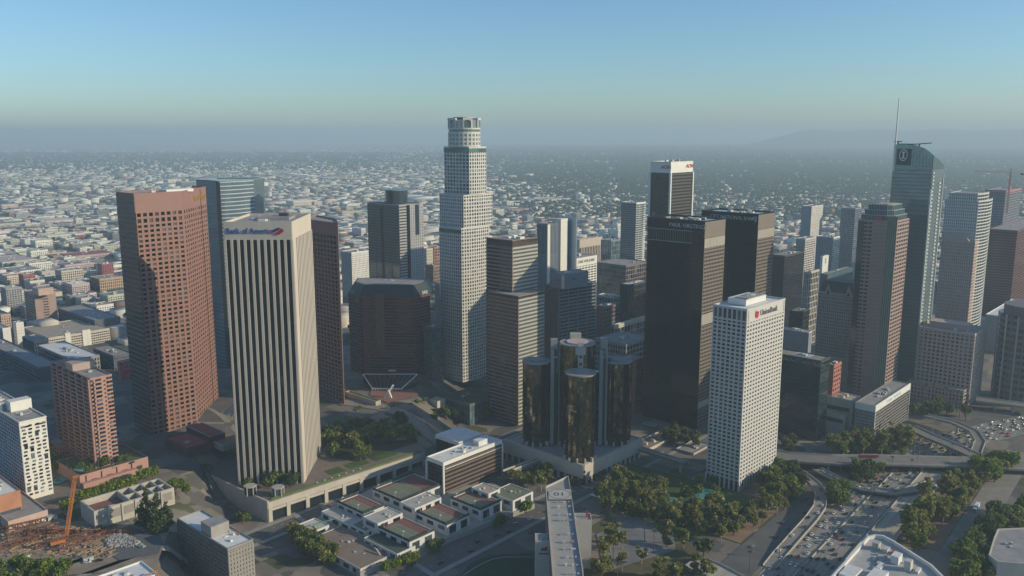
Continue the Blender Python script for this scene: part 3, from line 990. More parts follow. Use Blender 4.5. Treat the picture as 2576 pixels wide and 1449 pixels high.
# ---- white gridded tower by the freeway
def white_grid_tower():
    zt, zb = 157, 0
    q = corner(1880, 778, zt, 1794, 1976, 46)
    T = Tower("white_grid_tower", "white gridded tower with red emblem on its sunny face beside the freeway", "tower", q, zb, zt)
    mw = glass("grid_window", (.04, .045, .052), ior=1.6, rnd=3)
    ms = mat("white_precast", (.54, .525, .48), .7, .05, .2)
    C, R, B, L = q
    T.prism("glass_core", inset(q, 1.0), zb, zt - 1.5, mw)
    T.roof(q, zt, M_roofw, ms, 1.5, .8)
    z1 = zt - 11
    nr = 40
    T.face(L, C, zb + 9, z1, 7, nr, 1.25, 1.35, .9, ms, None, mw, .3, .6, inn=1.0)
    T.face(L, C, z1, zt - 1.5, 7, 1, 1.25, .9, .9, ms, None, glass("grid_top_window", (.07, .085, .095), ior=1.6), .3, .6, inn=1.0, individual=True)
    T.face(C, R, zb + 9, z1, 14, nr, 1.9, 1.75, .9, ms, None, mw, .8, .8, inn=1.0)
    nR = math.hypot(R[0] - C[0], R[1] - C[1])
    p = lerp(C, R, .5)
    T.box("sign_band", (p[0] - .3, p[1] + .3, (z1 + zt - 1.5) / 2), (nR - 6, .8, zt - 1.5 - z1), math.radians(46), ms)
    for u in (.02, .98):
        p = lerp(C, R, u)
        T.box("band_pier", (p[0] - .3, p[1] + .3, (z1 + zt - 1.5) / 2), (1.6, .8, zt - 1.5 - z1), math.radians(46), ms)
    # ground-floor columns
    for i in range(8):
        p = lerp(L, C, i / 7)
        T.box("column", (p[0] + .3, p[1] + .5, zb + 4.5), (1.5, 1.5, 9), math.radians(46), ms)
    for i in range(1, 15):
        p = lerp(C, R, i / 14)
        T.box("column", (p[0] - .5, p[1] + .5, zb + 4.5), (1.4, 1.4, 9), math.radians(46), ms)
    T.prism("lobby", inset(q, 3), zb, zb + 9, glass("lobby_glass", (.02, .022, .026), ior=1.5))
    mg = mat("sign_grey", (.2, .2, .21), .5)
    T.text("UnionBank", C, R, .56, zt - 6.4, 7.0, mg, .2, .3, sx=.95)
    mr = mat("sign_red", (.5, .03, .05), .5)
    T.plate("logo", [(-2.6, 3.4), (-1.2, .4), (0, 2.6), (.9, .2), (2.6, 2.2), (2.4, -1.8), (.6, -3.6), (-1.6, -3.2), (-2.8, -.6)], C, R, .25, zt - 6.3, mr, .25, .25)
    cx, cy = T.c
    T.box("penthouse", (cx - 2, cy + 2, zt + 1.5), (34, 17, 5), math.radians(46), M_white)
    T.units(inset(q, 4), zt + 4, 8, M_unit, 2, 5, (.6, 1.8), 5, 8)
    T.box("roof_rail", (cx, cy, zt + 4.6), (30, 12, .6), math.radians(46), M_roofg)
    T.finish()
white_grid_tower()

# ================================================================ right-hand towers
def sail_tower():
    zb = 0
    yc = 955; zc = 274
    c = ((2349 - 1288) / FPX * (yc * CT - (zc - CAMZ) * ST), yc)
    q = rect(c, 48, along(c, zc, 48, 2378), along(c, zc, 138, 2248))
    C, R, B, L = q
    T = Tower("sail_tower", "tallest glass tower with tall spire, sail-shaped top and white round emblem", "tower", q, zb, 284)
    mg = glass("sail_glass", (.155, .195, .21), rough=.1, ior=1.9, rnd=.5, bump=.06, metal=.55)
    mt = glass("sail_teal", (.13, .20, .20), rough=.15, ior=1.8, rnd=.8, metal=.5)
    msp = mat("sail_spandrel", (.11, .14, .145), .35, .08)
    T.prism("glass_core", q, zb, 258, mg)
    def sail(a, b, hs, thick, name, m, off=0.0):
        L_ = math.hypot(b[0] - a[0], b[1] - a[1]); nx, ny = (b[1] - a[1]) / L_, -(b[0] - a[0]) / L_
        pts = [(lerp(a, b, u), z) for u, z in hs]
        vs = []
        for o in (off, off - thick):
            for p, z in pts:
                vs += [(p[0] + nx * o, p[1] + ny * o, 257.5), (p[0] + nx * o, p[1] + ny * o, z)]
        k = 2 * len(pts); fs = []
        for i in range(len(pts) - 1):
            A0 = 2 * i
            fs += [(A0, A0 + 2, A0 + 3, A0 + 1), (k + A0, k + A0 + 1, k + A0 + 3, k + A0 + 2), (A0 + 1, A0 + 3, k + A0 + 3, k + A0 + 1)]
        fs += [(0, 1, k + 1, k), (k - 2, 2 * k - 2, 2 * k - 1, k - 1)]
        return T.mesh(name, vs, fs, m)
    hs = [(0, 285), (.3, 285), (.55, 284), (.75, 281), (.9, 277), (1, 273)]
    sail(L, C, hs, 1.0, "sail_screen", mt)
    sail(C, R, [(0, 273), (.5, 268), (1, 261)], 1.0, "sail_screen", mt)
    sail(R, B, [(0, 261), (.5, 266), (1, 270)], 1.0, "sail_screen", mt)
    sail(B, L, [(0, 270), (.5, 280), (1, 285)], 1.0, "sail_screen", mt)
    T.prism("dark_panel", [lerp(L, C, .09), lerp(L, C, .45), (lerp(L, C, .45)[0] - .4, lerp(L, C, .45)[1] - .5), (lerp(L, C, .09)[0] - .4, lerp(L, C, .09)[1] - .5)][::-1], 262, 280, M_dark)
    T.bands(L, C, zb, 256, 62, .8, .12, msp)
    T.bands(C, R, zb, 256, 62, .8, .12, msp)
    b = MB()
    for z in range(261, 284, 4):
        p, r = L, lerp(L, C, 1 if z < 273 else .75)
        b.box(((p[0] + r[0]) / 2 - .2, (p[1] + r[1]) / 2 - .2, z), (math.hypot(r[0] - p[0], r[1] - p[1]), .4, .35), math.radians(-42))
    for i in range(1, 12):
        p = lerp(L, C, i / 12)
        b.box((p[0] - .2, p[1] - .2, 270 - i * .3), (.3, .4, 20 - i * .6), math.radians(-42))
    T.mb("sail_grid", b, mat("sail_grid", (.2, .28, .28), .4), True)
    mwl = mat("white_fin", (.6, .63, .58), .45)
    p = C
    T.box("white_fin", (p[0] + .1, p[1] - .1, 118), (1.4, 1.4, 236), math.radians(48), mwl)
    for i in range(58):
        p = lerp(C, R, .10)
        T.box("balcony_fin", (p[0] + .2, p[1] - .5, 20 + i * 4.1), (3.6, 1.0, 1.8), math.radians(48), mwl)
        if i < 55:
            p = lerp(C, R, .70)
            T.box("balcony_fin", (p[0] + .2, p[1] - .5, 20 + i * 4.1), (4.6, 1.0, 1.8), math.radians(48), mwl)
    p = R
    T.box("white_fin", (p[0], p[1] - .2, 126), (1.2, 1.2, 252), math.radians(48), mwl)
    # emblem: white oval ring with a letter
    pts = [(4.6 * math.cos(t), 6.6 * math.sin(t)) for t in [2 * math.pi * i / 28 for i in range(28)]]
    k = len(pts); LL = math.hypot(C[0] - L[0], C[1] - L[1]); dx, dy = (C[0] - L[0]) / LL, (C[1] - L[1]) / LL
    vs = []
    for s in (1.0, .84):
        for o in (.8, 1.2):
            vs += [(L[0] + dx * (LL * .26 + a * s) + dy * o, L[1] + dy * (LL * .26 + a * s) - dx * o, 273 + b_ * s) for a, b_ in pts]
    fs = []
    for i in range(k):
        j = (i + 1) % k
        fs += [(k + i, k + j, 3 * k + j, 3 * k + i), (i, j, k + j, k + i), (2 * k + i, 3 * k + i, 3 * k + j, 2 * k + j)]
    em = T.mesh("emblem_ring", vs, fs, M_white)
    T.plate("emblem_letter", [(-1.9, 3.9), (-1.9, 2.9), (-.8, 2.7), (-.8, -2.7), (-1.9, -2.9), (-1.9, -3.9), (1.9, -3.9), (1.9, -2.9), (.8, -2.7), (.8, 2.7), (1.9, 2.9), (1.9, 3.9)][::-1], L, C, .26, 273, M_white, .4, .8, parent=em)
    # spire and roof cranes
    p = (L[0] + 1.0, L[1] - .8)
    ztop = At(2257, 246, L[1])[2]
    b = MB(); n = 8
    vs = []; fs = []
    for z, r in ((255, 1.3), (ztop - 20, .75), (ztop, .55)):
        for i in range(n):
            a = 2 * math.pi * i / n
            vs.append((p[0] + r * math.cos(a), p[1] + r * math.sin(a), z))
    for j in range(2):
        for i in range(n):
            fs.append((j * n + i, j * n + (i + 1) % n, (j + 1) * n + (i + 1) % n, (j + 1) * n + i))
    T.mesh("spire", vs, fs, mat("spire_metal", (.6, .6, .6), .35, metal=.3))
    for u, z, ln, tilt in ((.14, 288, 9, 0), (.42, 285.3, 22, 0), (.68, 285.5, 26, .09)):
        p = lerp(L, C, u)
        b = MB()
        b.bar((p[0] - ln * .37, p[1] + ln * .33 + 5, z - tilt * ln * .5), (p[0] + ln * .37, p[1] - ln * .33 + 5, z + tilt * ln * .5), .5)
        b.bar((p[0], p[1] + 5, z - 8), (p[0], p[1] + 5, z), .6)
        T.mb("roof_crane", b, M_dark)
    T.finish()
sail_tower()

def chamfer_tower():
    zb, z1, zt = 0, 206, 222
    y0 = 905
    c1 = ((2232 - 1288) / FPX * (y0 * CT - (z1 - CAMZ) * ST), y0)
    def pt(c, ang, px):
        l = along(c, z1, ang, px)
        return (c[0] + math.cos(math.radians(ang)) * l, c[1] + math.sin(math.radians(ang)) * l)
    L = pt(c1, 138, 2159.5); c2 = pt(c1, 4, 2257); R = pt(c2, 48, 2287)
    B = (R[0] + L[0] - c1[0], R[1] + L[1] - c1[1])
    q = [c1, c2, R, B, L]
    T = Tower("chamfered_tower", "brown stone tower with green glass corner and tiered green glass top", "tower", q, zb, zt)
    mst = mat("brown_stone", (.34, .235, .20), .6, .06)
    mw = glass("brown_window", (.03, .032, .036), ior=1.6, rnd=1)
    mgr = glass("green_corner", (.025, .055, .058), ior=1.8, rnd=.6)
    T.prism("glass_core", inset(q, .3), zb, z1 - 1, mw)
    T.roof(q, z1, M_roofg, mst, 1.0, .8)
    n = 48
    # shaded face: bands, with bay of punched windows next to the corner
    a = lerp(L, c1, .55)
    T.bands(L, a, zb, z1 - 2, n, 2.0, .35, mst)
    T.face(a, c1, zb, z1 - 1, 6, n, 1.6, 2.0, .5, mst, None, mw, .2, .8, inn=0)
    T.mull(L, a, zb, z1, 3, 1.0, .5, mst, "pier")
    T.box("green_strip", (lerp(L, c1, .12)[0] - .3, lerp(L, c1, .12)[1] - .3, (zb + z1) / 2), (6, .8, z1 - zb - 4), math.radians(-42), mgr)
    T.prism("green_corner", [(c1[0], c1[1] - .4), (c2[0], c2[1] - .4), (c2[0], c2[1] + 1), (c1[0], c1[1] + 1)], zb, z1 + 4, mgr)
    T.mull(c1, c2, zb, z1, 5, .35, .7, mat("green_mullion", (.10, .17, .165), .4), "mullion")
    T.face(c2, R, zb, z1 - 1, 5, n, 1.6, 2.0, .5, mst, None, mw, .8, .3, inn=0, individual=False)
    # tiered green crown
    for k, (za, zz, t) in enumerate(((z1, 211, 2.0), (211, 216.5, 4.2), (216.5, zt, 6.5))):
        i = inset(q, t)
        T.prism("crown_tier", i, za - .5, zz - .6, glass("crown_green", (.05, .10, .11), ior=1.8))
        T.prism("crown_cap", inset(i, -.3), zz - .6, zz, mat("crown_cap", (.27, .36, .36), .5))
        for a_, b_ in ((i[4], i[0]), (i[0], i[1]), (i[1], i[2])):
            T.mull(a_, b_, za, zz - .6, max(4, int(math.hypot(a_[0] - b_[0], a_[1] - b_[1]) / 2.5)), .3, .25, mat("crown_cap", (.27, .36, .36), .5), "mullion", stuff=True)
    T.prism("roof_pad", inset(q, 9), zt, zt + .5, M_rooft)
    mr = mat("sign_red", (.5, .03, .05), .5)
    T.plate("logo", [(-2.5, -1), (-.5, -2.5), (2, -1.5), (2.6, .8), (.6, 2.4), (-1.8, 1.8)], L, c1, .74, 208, mr, .4, 1.0)
    T.finish()
chamfer_tower()
# green-topped wing seen between the two glass towers
def green_top_wing():
    y0 = 1000
    z1 = At(2322, 497, y0)[2]; zs = At(2322, 532, y0)[2]
    c = ((2334 - 1288) / FPX * (y0 * CT - (z1 - CAMZ) * ST), y0)
    q = rect(c, 48, along(c, z1, 48, 2349), along(c, z1, 138, 2298))
    T = Tower("green_top_tower", "slim brown banded tower with green glass top and red sign, wedged before the sail tower", "tower", q, 0, z1)
    C, R, B, L = q
    mst = mat("brown_stone", (.34, .235, .20), .6, .06)
    mw = glass("brown_window", (.03, .032, .036), ior=1.6, rnd=1)
    T.prism("glass_core", q, 0, z1, mw)
    T.prism("green_top", inset(q, -.3), zs, z1 + .3, glass("crown_green", (.05, .10, .11), ior=1.8))
    for a, b in ((L, C), (C, R)):
        T.bands(a, b, 0, zs - 2, 48, 2.0, .3, mst)
        T.mull(a, b, zs, z1, 5, .5, .6, mat("crown_cap", (.27, .36, .36), .5))
    T.plate("logo", [(-2.5, -1), (-.5, -2.5), (2, -1.5), (2.6, .8), (.6, 2.4), (-1.8, 1.8)], L, C, .55, (zs + z1) / 2, mat("sign_red", (.5, .03, .05), .5), .4, .8)
    T.finish()
green_top_wing()

def round_shoulder_tower():
    y0 = 1075; zt = 223; z2 = 214; zb = 0
    def foot(cx, lx, rx, z, r):
        c = ((cx - 1288) / FPX * (y0 * CT - (z - CAMZ) * ST), y0)
        q = rect(c, 48, along(c, z, 48, rx), along(c, z, 138, lx))
        # right face swelled to a quarter round
        a, b = q[0], q[1]
        L = math.hypot(b[0] - a[0], b[1] - a[1]); nx, ny = (b[1] - a[1]) / L, -(b[0] - a[0]) / L
        arc = []
        for k in range(9):
            t = k / 8
            arc.append((a[0] + (b[0] - a[0]) * t + nx * r * math.sin(math.pi * t), a[1] + (b[1] - a[1]) * t + ny * r * math.sin(math.pi * t)))
        return arc + [q[2], q[3]]
    q = foot(2462, 2378, 2497, z2, 4.5)
    T = Tower("round_sided_tower", "white gridded tower with curved sunny side behind the brown gridded block", "tower", q, zb, zt)
    ms = mat("white_tower_panel", (.55, .55, .52), .55, .05)
    mw = glass("white_tower_window", (.045, .055, .07), ior=1.7)
    def tier(q, za, zz, nc, ind):
        n = max(1, round((zz - 1 - za) / 4.05))
        T.prism("glass_core", inset(q, .3), za, zz - .8, mw)
        T.roof(q, zz, M_roofg, ms, .8, .6)
        T.face(q[-1], q[0], za, zz - 1, nc, n, 1.6, 1.6, .45, ms, None, mw, .3, .3, inn=.2, individual=ind)
        for i in range(8):
            T.bands(q[i], q[i + 1], za, zz - 1.2, n, 1.5, .35, ms)
        for i in range(9):
            T.box("pier", (q[i][0], q[i][1], (za + zz) / 2), (.5, .7, zz - za - 1), math.radians(48), ms)
        T.bands(q[8], q[9], za, zz - 1, n, 1.5, .3, ms)
    tier(q, zb, z2, 16, True)
    tier(foot(2460, 2388, 2488, zt, 3.5), z2 - .8, zt, 13, True)
    T.finish()
round_shoulder_tower()

# ---------------------------------------------------------------- generic gridded blocks
def zat(px, py, y): return At(px, py, y)[2]
WIN = glass("plain_window", (.032, .037, .044), ior=1.6, rnd=3)
def block(name, label, cat, fx, fy, Y, lx, rx, wall, nr, ncl, ncr, ang=GRID, z0=0.0, roofm=None, mw=None, pw=1.3, sh=1.6, d=.4, ind=True, group=None, style="grid", units=4, wall2=None, top=2.5, par=1.0, finish=True):
    z = zat(fx, fy, Y) - ZOFF
    q = corner(fx, fy, z, lx, rx, ang)
    T = Tower(name, label, cat, q, z0, z, group)
    T.q, T.z = q, z
    mw = mw or WIN
    C, R, B, L = q
    w2 = wall2 or wall  # second wall is often a brighter copy, painting sunlight on the right face
    if nr == 0:
        T.prism("wall", q, z0, z - par, wall)
    else:
        T.prism("glass_core", inset(q, .3), z0, z - par, mw)
        if style == "grid":
            if ncl: T.face(L, C, z0, z - top, ncl, nr, pw, sh, d, wall, None, mw, .4, .4, inn=.2, individual=ind)
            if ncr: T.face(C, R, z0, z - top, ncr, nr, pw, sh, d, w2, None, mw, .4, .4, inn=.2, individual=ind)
        else:
            T.bands(L, C, z0, z - top, nr, sh, d, wall, ext=d * .3)
            T.bands(C, R, z0, z - top, nr, sh, d, w2, ext=d * .3)
            if ncl: T.mull(L, C, z0, z - top, ncl, pw, d * .8, wall, "pier")
            if ncr: T.mull(C, R, z0, z - top, ncr, pw, d * .8, w2, "pier")
        for a, b, m in ((L, C, wall), (C, R, w2)):
            ln = math.hypot(a[0] - b[0], a[1] - b[1]); n = ((b[1] - a[1]) / ln, -(b[0] - a[0]) / ln)
            T.box("cornice", ((a[0] + b[0]) / 2 + n[0] * .02, (a[1] + b[1]) / 2 + n[1] * .02, z - par - (top - par) / 2), (ln - .1, .7, top - par), math.atan2(b[1] - a[1], b[0] - a[0]), m)
        for a, b in ((R, B), (B, L)):
            ln = math.hypot(a[0] - b[0], a[1] - b[1]); n = ((b[1] - a[1]) / ln, -(b[0] - a[0]) / ln)
            T.box("rear_wall", ((a[0] + b[0]) / 2, (a[1] + b[1]) / 2, (z0 + z - par) / 2), (ln - .3, .3, z - par - z0), math.atan2(b[1] - a[1], b[0] - a[0]), wall)
    T.roof(q, z, roofm or M_roofg, w2, par, .6)
    if units: T.units(q, z - par, units, M_unit, 1.5, 4.5, (.8, 2.6), int(fx), min(4, math.hypot(L[0] - C[0], L[1] - C[1]) * .2))
    if finish: T.finish()
    return T
beige = mat("beige_wall", (.50, .42, .34), .8, .08)
pinkw = mat("pink_beige_wall", (.50, .36, .29), .8, .08)
cream = mat("cream_wall", (.56, .50, .40), .8, .08)
greyw = mat("grey_wall", (.30, .30, .30), .8, .08)  # own grey, and painted shade on the left faces of pale blocks
bluew = mat("blue_grey_wall", (.22, .25, .29), .7, .08)  # blue-grey, also standing in for shade on white and cream left faces
brick = mat("brick_wall", (.26, .12, .085), .85, .12)
darkw = mat("charcoal_wall", (.06, .062, .066), .6, .1)
redw = mat("red_wall", (.42, .16, .12), .75, .08)
mauve = mat("mauve_stone", (.42, .335, .305), .7, .06)
tealg = glass("mid_teal_glass", (.06, .10, .11), ior=1.8)
blueg = glass("mid_blue_glass", (.04, .06, .09), ior=1.8)
darkg = glass("mid_dark_glass", (.014, .018, .022), ior=1.6)

# brown gridded office block with sloping penthouse
T = block("gridded_office", "brown gridded office tower with sloped penthouse and striped sunny side", "tower", 2453, 608, 1069, 2370, 2474, mauve, 38, 15, 9, pw=1.9, sh=1.7, wall2=mat("sunlit_brown_band", (.5, .38, .32), .6), finish=False)  # right-hand bands brightened to paint sunlight
c = T.c
T.mesh("penthouse", [(c[0] - 26, c[1] - 3, T.z - 1), (c[0] - 4, c[1] - 24, T.z - 1), (c[0] + 14, c[1] - 6, T.z - 1), (c[0] - 8, c[1] + 16, T.z - 1), (c[0] - 24, c[1] - 2, T.z + 9), (c[0] - 8, c[1] - 18, T.z + 9), (c[0] + 6, c[1] - 5, T.z + 8), (c[0] - 8, c[1] + 12, T.z + 9)], [(0, 1, 5, 4), (1, 2, 6, 5), (2, 3, 7, 6), (3, 0, 4, 7), (4, 5, 6, 7)], mauve)
T.finish()
# two-tier mauve block by the freeway
T = block("gridded_block", "mauve gridded office block with lit right face, above its long low podium", "office block", 2453, 840, 911, 2314, 2482, mauve, 18, 12, 9, pw=1.9, sh=1.9, d=.6, wall2=mat("sunlit_mauve", (.52, .43, .38), .65), finish=False, units=5)  # right face in a brighter mauve, sunlight put into the colour
T.box("penthouse", (T.c[0] - 4, T.c[1] - 2, T.z + 2.2), (40, 18, 6.5), math.radians(-42), mauve)
T.box("penthouse_roof", (T.c[0] - 4, T.c[1] - 2, T.z + 5.6), (41, 19, .5), math.radians(-42), mat("mauve_roof", (.45, .36, .33), .8))
q = corner(2424.5, 983, 19, 2283, 2470, 48)
T.prism("podium_core", inset(q, .4), 0, 18, WIN)
T.roof(q, 19, M_rooft, mauve, 1, .6)
T.face(q[3], q[0], 0, 17.5, 16, 4, 1.6, 1.7, .5, mauve, None, WIN, .4, .4, inn=.2)
T.face(q[0], q[1], 0, 17.5, 7, 4, 1.6, 1.7, .5, mauve, None, WIN, .4, .4, inn=.2)
T.finish()
# grey slab with pale lettering
T = block("grey_slab", "grey slab office with white top band and pale blue lettering beside the overpass", "office block", 2202, 1019.5, 790, 2154, 2289, greyw, 10, 12, 26, pw=.7, sh=1.0, d=.5, ind=True, wall2=mat("warm_grey_panel", (.25, .225, .2), .7), top=7.5, roofm=M_roofg, units=10, finish=False)
C, R, B, L = T.q
for a, b in ((C, R), (L, C)):
    ln = math.hypot(a[0] - b[0], a[1] - b[1]); n = ((b[1] - a[1]) / ln, -(b[0] - a[0]) / ln)
    T.box("top_band", ((a[0] + b[0]) / 2 + n[0] * .5, (a[1] + b[1]) / 2 + n[1] * .5, T.z - 3.4), (ln + 1, .6, 6.6), math.atan2(b[1] - a[1], b[0] - a[0]), M_white)
for p in (C, R):
    T.box("corner_pier", (p[0] + .3, p[1] - .3, T.z / 2 - 3), (.8, .8, T.z - 6), math.radians(48), M_white)
for k_ in range(11):
    if k_ == 4: continue
    w_, h_ = (.9, 1.5) if k_ % 3 else (1.1, 1.2)
    T.plate("letter_stroke", [(-w_, -h_), (w_, -h_), (w_, h_ * .4), (w_ * .2, h_ * .4), (w_ * .2, h_), (-w_, h_)], C, R, .33 + k_ * .036, T.z - 3.5, mat("pale_blue_letter", (.3, .5, .6), .6), .1, .85)
T.finish()
T = block("terraced_block", "pale low block with terraces joined behind the grey slab", "office block", 2146, 1008, 815, 2070, 2166, M_lconc, 0, 0, 0, z0=0, units=3, roofm=M_rooft, finish=False)
q = corner(2127, 1045, 22, 2072, 2147, 48)
T.prism("terrace_wall", q, 0, 21.2, M_lconc); T.roof(q, 22, M_rooft, M_lconc, .8, .5)
for p, r in ((T.q[3], T.q[0]), (q[3], q[0])):
    m_ = lerp(p, r, .5)
    T.box("window_band", (m_[0] - .2, m_[1] - .3, 15 if r is q[0] else 25), (math.hypot(p[0] - r[0], p[1] - r[1]) * .8, .5, 4), math.radians(-42), WIN)
T.finish()
# green mirrored bank building
T = block("green_glass_block", "dark green glass block with bank lettering along its roof edge", "office block", 2066, 907.7, 797, 1940, 2089, darkw, 20, 0, 0, style="band", sh=.25, d=.12, mw=glass("dark_green_glass", (.012, .03, .03), ior=1.7, rnd=.4, bump=.06), roofm=mat("olive_roof", (.27, .25, .20), .9), top=2.2, units=4, finish=False)
T.text("MANUFACTURERS BANK", T.q[3], T.q[0], .62, T.z - 4.6, 4.6, mat("dull_letter", (.3, .3, .3), .6), .15, .4, sx=.95)
p = T.c
T.box("helipad", (p[0] + 3, p[1] + 1, T.z - .8), (17, 13, .3), math.radians(-42), mat("pad_grey", (.42, .42, .41), .8))
T.finish()
block("red_block", "small red stucco block beside the green glass building", "building", 2098, 918, 832, 2084, 2117, redw, 14, 4, 4, pw=1.8, sh=2.0, ind=False, units=1)
# steep gabled tower
T = block("gabled_tower", "stone tower with dark mansard roof and white gabled dormers", "tower", 2148, 742, 1000, 2060, 2175, mauve, 26, 16, 6, pw=1.6, sh=1.9, units=0, finish=False)
C, R, B, L = T.q
i = inset(T.q, 4)
k = 4
vs = [(p[0], p[1], T.z) for p in T.q] + [(p[0], p[1], T.z + 13) for p in i]
T.mesh("mansard_roof", vs, [(j, (j + 1) % k, k + (j + 1) % k, k + j) for j in range(k)] + [(4, 5, 6, 7)], darkw)
for u in (.28, .86):
    p = lerp(L, C, u)
    g_ = T.plate("gable", [(-4.5, -3), (0, 10), (4.5, -3)][::-1], L, C, u, T.z, M_lconc, .6, .3)
    T.plate("gable_window", [(-2, -2.5), (0, 4), (2, -2.5)][::-1], L, C, u, T.z, WIN, .7, .35, parent=g_)
q = rect((C[0] - 2.5, C[1] - 2.5), 48, 24, math.hypot(L[0] - C[0], L[1] - C[1]) + 6)
T.prism("base_podium", q, 0, 28, beige)
T.finish()
# farther towers at right
RT = "far towers behind the black pair"
block("slab_tower", "pale slab tower with teal screen on top, second from the black pair", "tower", 2042, 519, 1700, 2017, 2071, bluew, 40, 8, 9, ind=False, wall2=mat("pale_warm_wall", (.55, .52, .48), .8), units=2, sh=3.0, pw=2.5)
T = block("glass_slab", "dark blue glass slab tower standing left of the tiered green top", "tower", 2152, 524, 1720, 2116, 2168, bluew, 36, 10, 6, ind=False, mw=blueg, units=2, pw=.8, sh=.8)
block("black_glass_block", "squat black glass block right of the farther black tower", "office block", 1974.5, 643, 1250, 1938, 2023, darkw, 30, 14, 18, style="band", sh=.5, d=.15, pw=.25, mw=darkg, units=4)
block("slim_white_tower", "slim white apartment tower behind the squat black block", "tower", 2026, 601, 1450, 2003, 2052, greyw, 30, 6, 6, ind=False, wall2=mat("pale_warm_wall", (.55, .52, .48), .8), units=2, pw=1.6, sh=1.8)
block("teal_apartment_tower", "blue glass apartment tower with lit white end, right of the slim white one", "tower", 2097, 597, 1600, 2054, 2113, bluew, 28, 12, 4, ind=False, mw=tealg, wall2=M_white, units=3, pw=1.0, sh=1.2)
T = block("sign_block", "narrow white block with letter S on its end wall", "building", 2070, 645, 1380, 2064, 2085, M_white, 0, 0, 0, units=1, finish=False)
T.text("S", T.q[0], T.q[1], .5, T.z - 9, 12, M_dark, .1, .3); T.finish()
block("white_frame_building", "white framed apartment building at the foot of the squat black block", "building", 2036, 684, 1180, 2022, 2061, M_lconc, 12, 3, 6, pw=1.4, sh=1.2, units=1)
block("dark_cube", "small black office cube between white tower and gabled tower", "office block", 2010, 784, 1050, 1986, 2036, darkw, 12, 8, 8, pw=.5, sh=.6, mw=darkg, units=2)
block("flat_roof_block", "pale flat-roofed block with grey side right of the white gridded tower", "building", 2035, 836, 905, 1962, 2043, bluew, 0, 0, 0, roofm=M_roofw, wall2=M_white, units=5)
block("arena_hall", "low glassy hall with curved pale roof in the far right distance", "building", 2082, 690, 1330, 2064, 2146, tealg, 0, 0, 0, units=2, roofm=M_roofg)
# under-construction tower with crane
T = block("unfinished_tower", "unfinished concrete tower with red netting beneath a crane at the right edge", "tower", 2530, 480, 1500, 2478, 2570, mat("raw_concrete", (.27, .28, .32), .8), 42, 12, 9, ind=False, mw=mat("raw_void", (.07, .08, .11), .8), pw=.8, sh=1.0, units=3, finish=False)
for a, b in ((T.q[3], T.q[0]), (T.q[0], T.q[1])):
    T.bands(a, b, T.z - 4, T.z, 1, 1.6, .8, mat("red_net", (.35, .1, .09), .8), "safety_net")
T.finish()
def tower_crane():
    y = 1500; p = At(2536, 500, y); zt = zat(2536, 424, y); zj = zat(2536, 436, y)
    T = Tower("tower_crane", "thin red tower crane rising from the unfinished tower", "crane", [(p[0], p[1]), (p[0] + 1, p[1]), (p[0], p[1] + 1)], p[2])
    m = mat("crane_red", (.35, .12, .1), .6)
    b = MB()
    for i, j in ((-1, -1), (1, -1), (1, 1), (-1, 1)):
        b.bar((p[0] + i, p[1] + j, p[2] - 25), (p[0] + i, p[1] + j, zj), .22)
    z = p[2] - 25
    while z < zj - 4:
        b.bar((p[0] - 1, p[1] - 1, z), (p[0] + 1, p[1] - 1, z + 4), .15); b.bar((p[0] + 1, p[1] + 1, z), (p[0] - 1, p[1] + 1, z + 4), .15); z += 4
    T.mb("mast", b, m)
    b = MB()
    for o in (-.8, .8): b.bar((p[0] - 62, p[1] + o, zj + 3), (p[0] + 22, p[1] + o, zj), .25)
    b.bar((p[0] - 62, p[1], zj + 4.5), (p[0] + 3, p[1], zj + 2.4), .22)
    T.mb("jib", b, m)
    b = MB(); b.bar((p[0], p[1], zj), (p[0], p[1], zt), .5); b.bar((p[0], p[1], zt), (p[0] - 30, p[1], zj + 3), .12); b.bar((p[0], p[1], zt), (p[0] + 20, p[1], zj + 1), .12)
    T.mb("tie", b, m)
    T.box("counterweight", (p[0] + 20, p[1], zj - 1.5), (5, 2, 3), 0, M_dark)
tower_crane()
block("dark_red_block", "large dark red glass block cut by the right edge behind the round-sided tower", "tower", 2560, 580, 1260, 2486, 2640, mat("dark_red_panel", (.13, .05, .045), .5), 38, 0, 0, style="band", sh=1.6, d=.2, mw=glass("dark_red_glass", (.05, .022, .022), ior=1.7), units=3)
block("pale_hall", "pale blank-walled hall between the mauve block and the right edge", "building", 2560, 800, 1130, 2480, 2620, bluew, 0, 0, 0, wall2=M_white, roofm=M_roofw, units=4)
def ribbed_right():
    y0 = 905; z = 100
    c = At(2628, 800, y0)
    pts = circle((c[0], c[1] + 26), 30, 28)
    T = Tower("round_office", "grey rounded office building with bay windows cut by the right edge", "office building", pts, 0, z)
    m = mat("dark_stone", (.17, .16, .165), .6)
    T.prism("glass_core", pts, 0, z, WIN)
    for r in range(14):
        T.mesh("floor_band", *ring((c[0], c[1] + 26), 30.6, 29.8, r * 7.2, r * 7.2 + 3.4, 28), m)
    for i in range(28):
        a = 2 * math.pi * i / 28
        T.box("bay_pier", (c[0] + 30.3 * math.cos(a), c[1] + 26 + 30.3 * math.sin(a), z / 2), (.8, 1.6, z), a, M_unit if i % 2 else m)
    T.prism("roof_tier", circle((c[0], c[1] + 26), 26, 28), z, z + 10, m)
    T.finish()
ribbed_right()
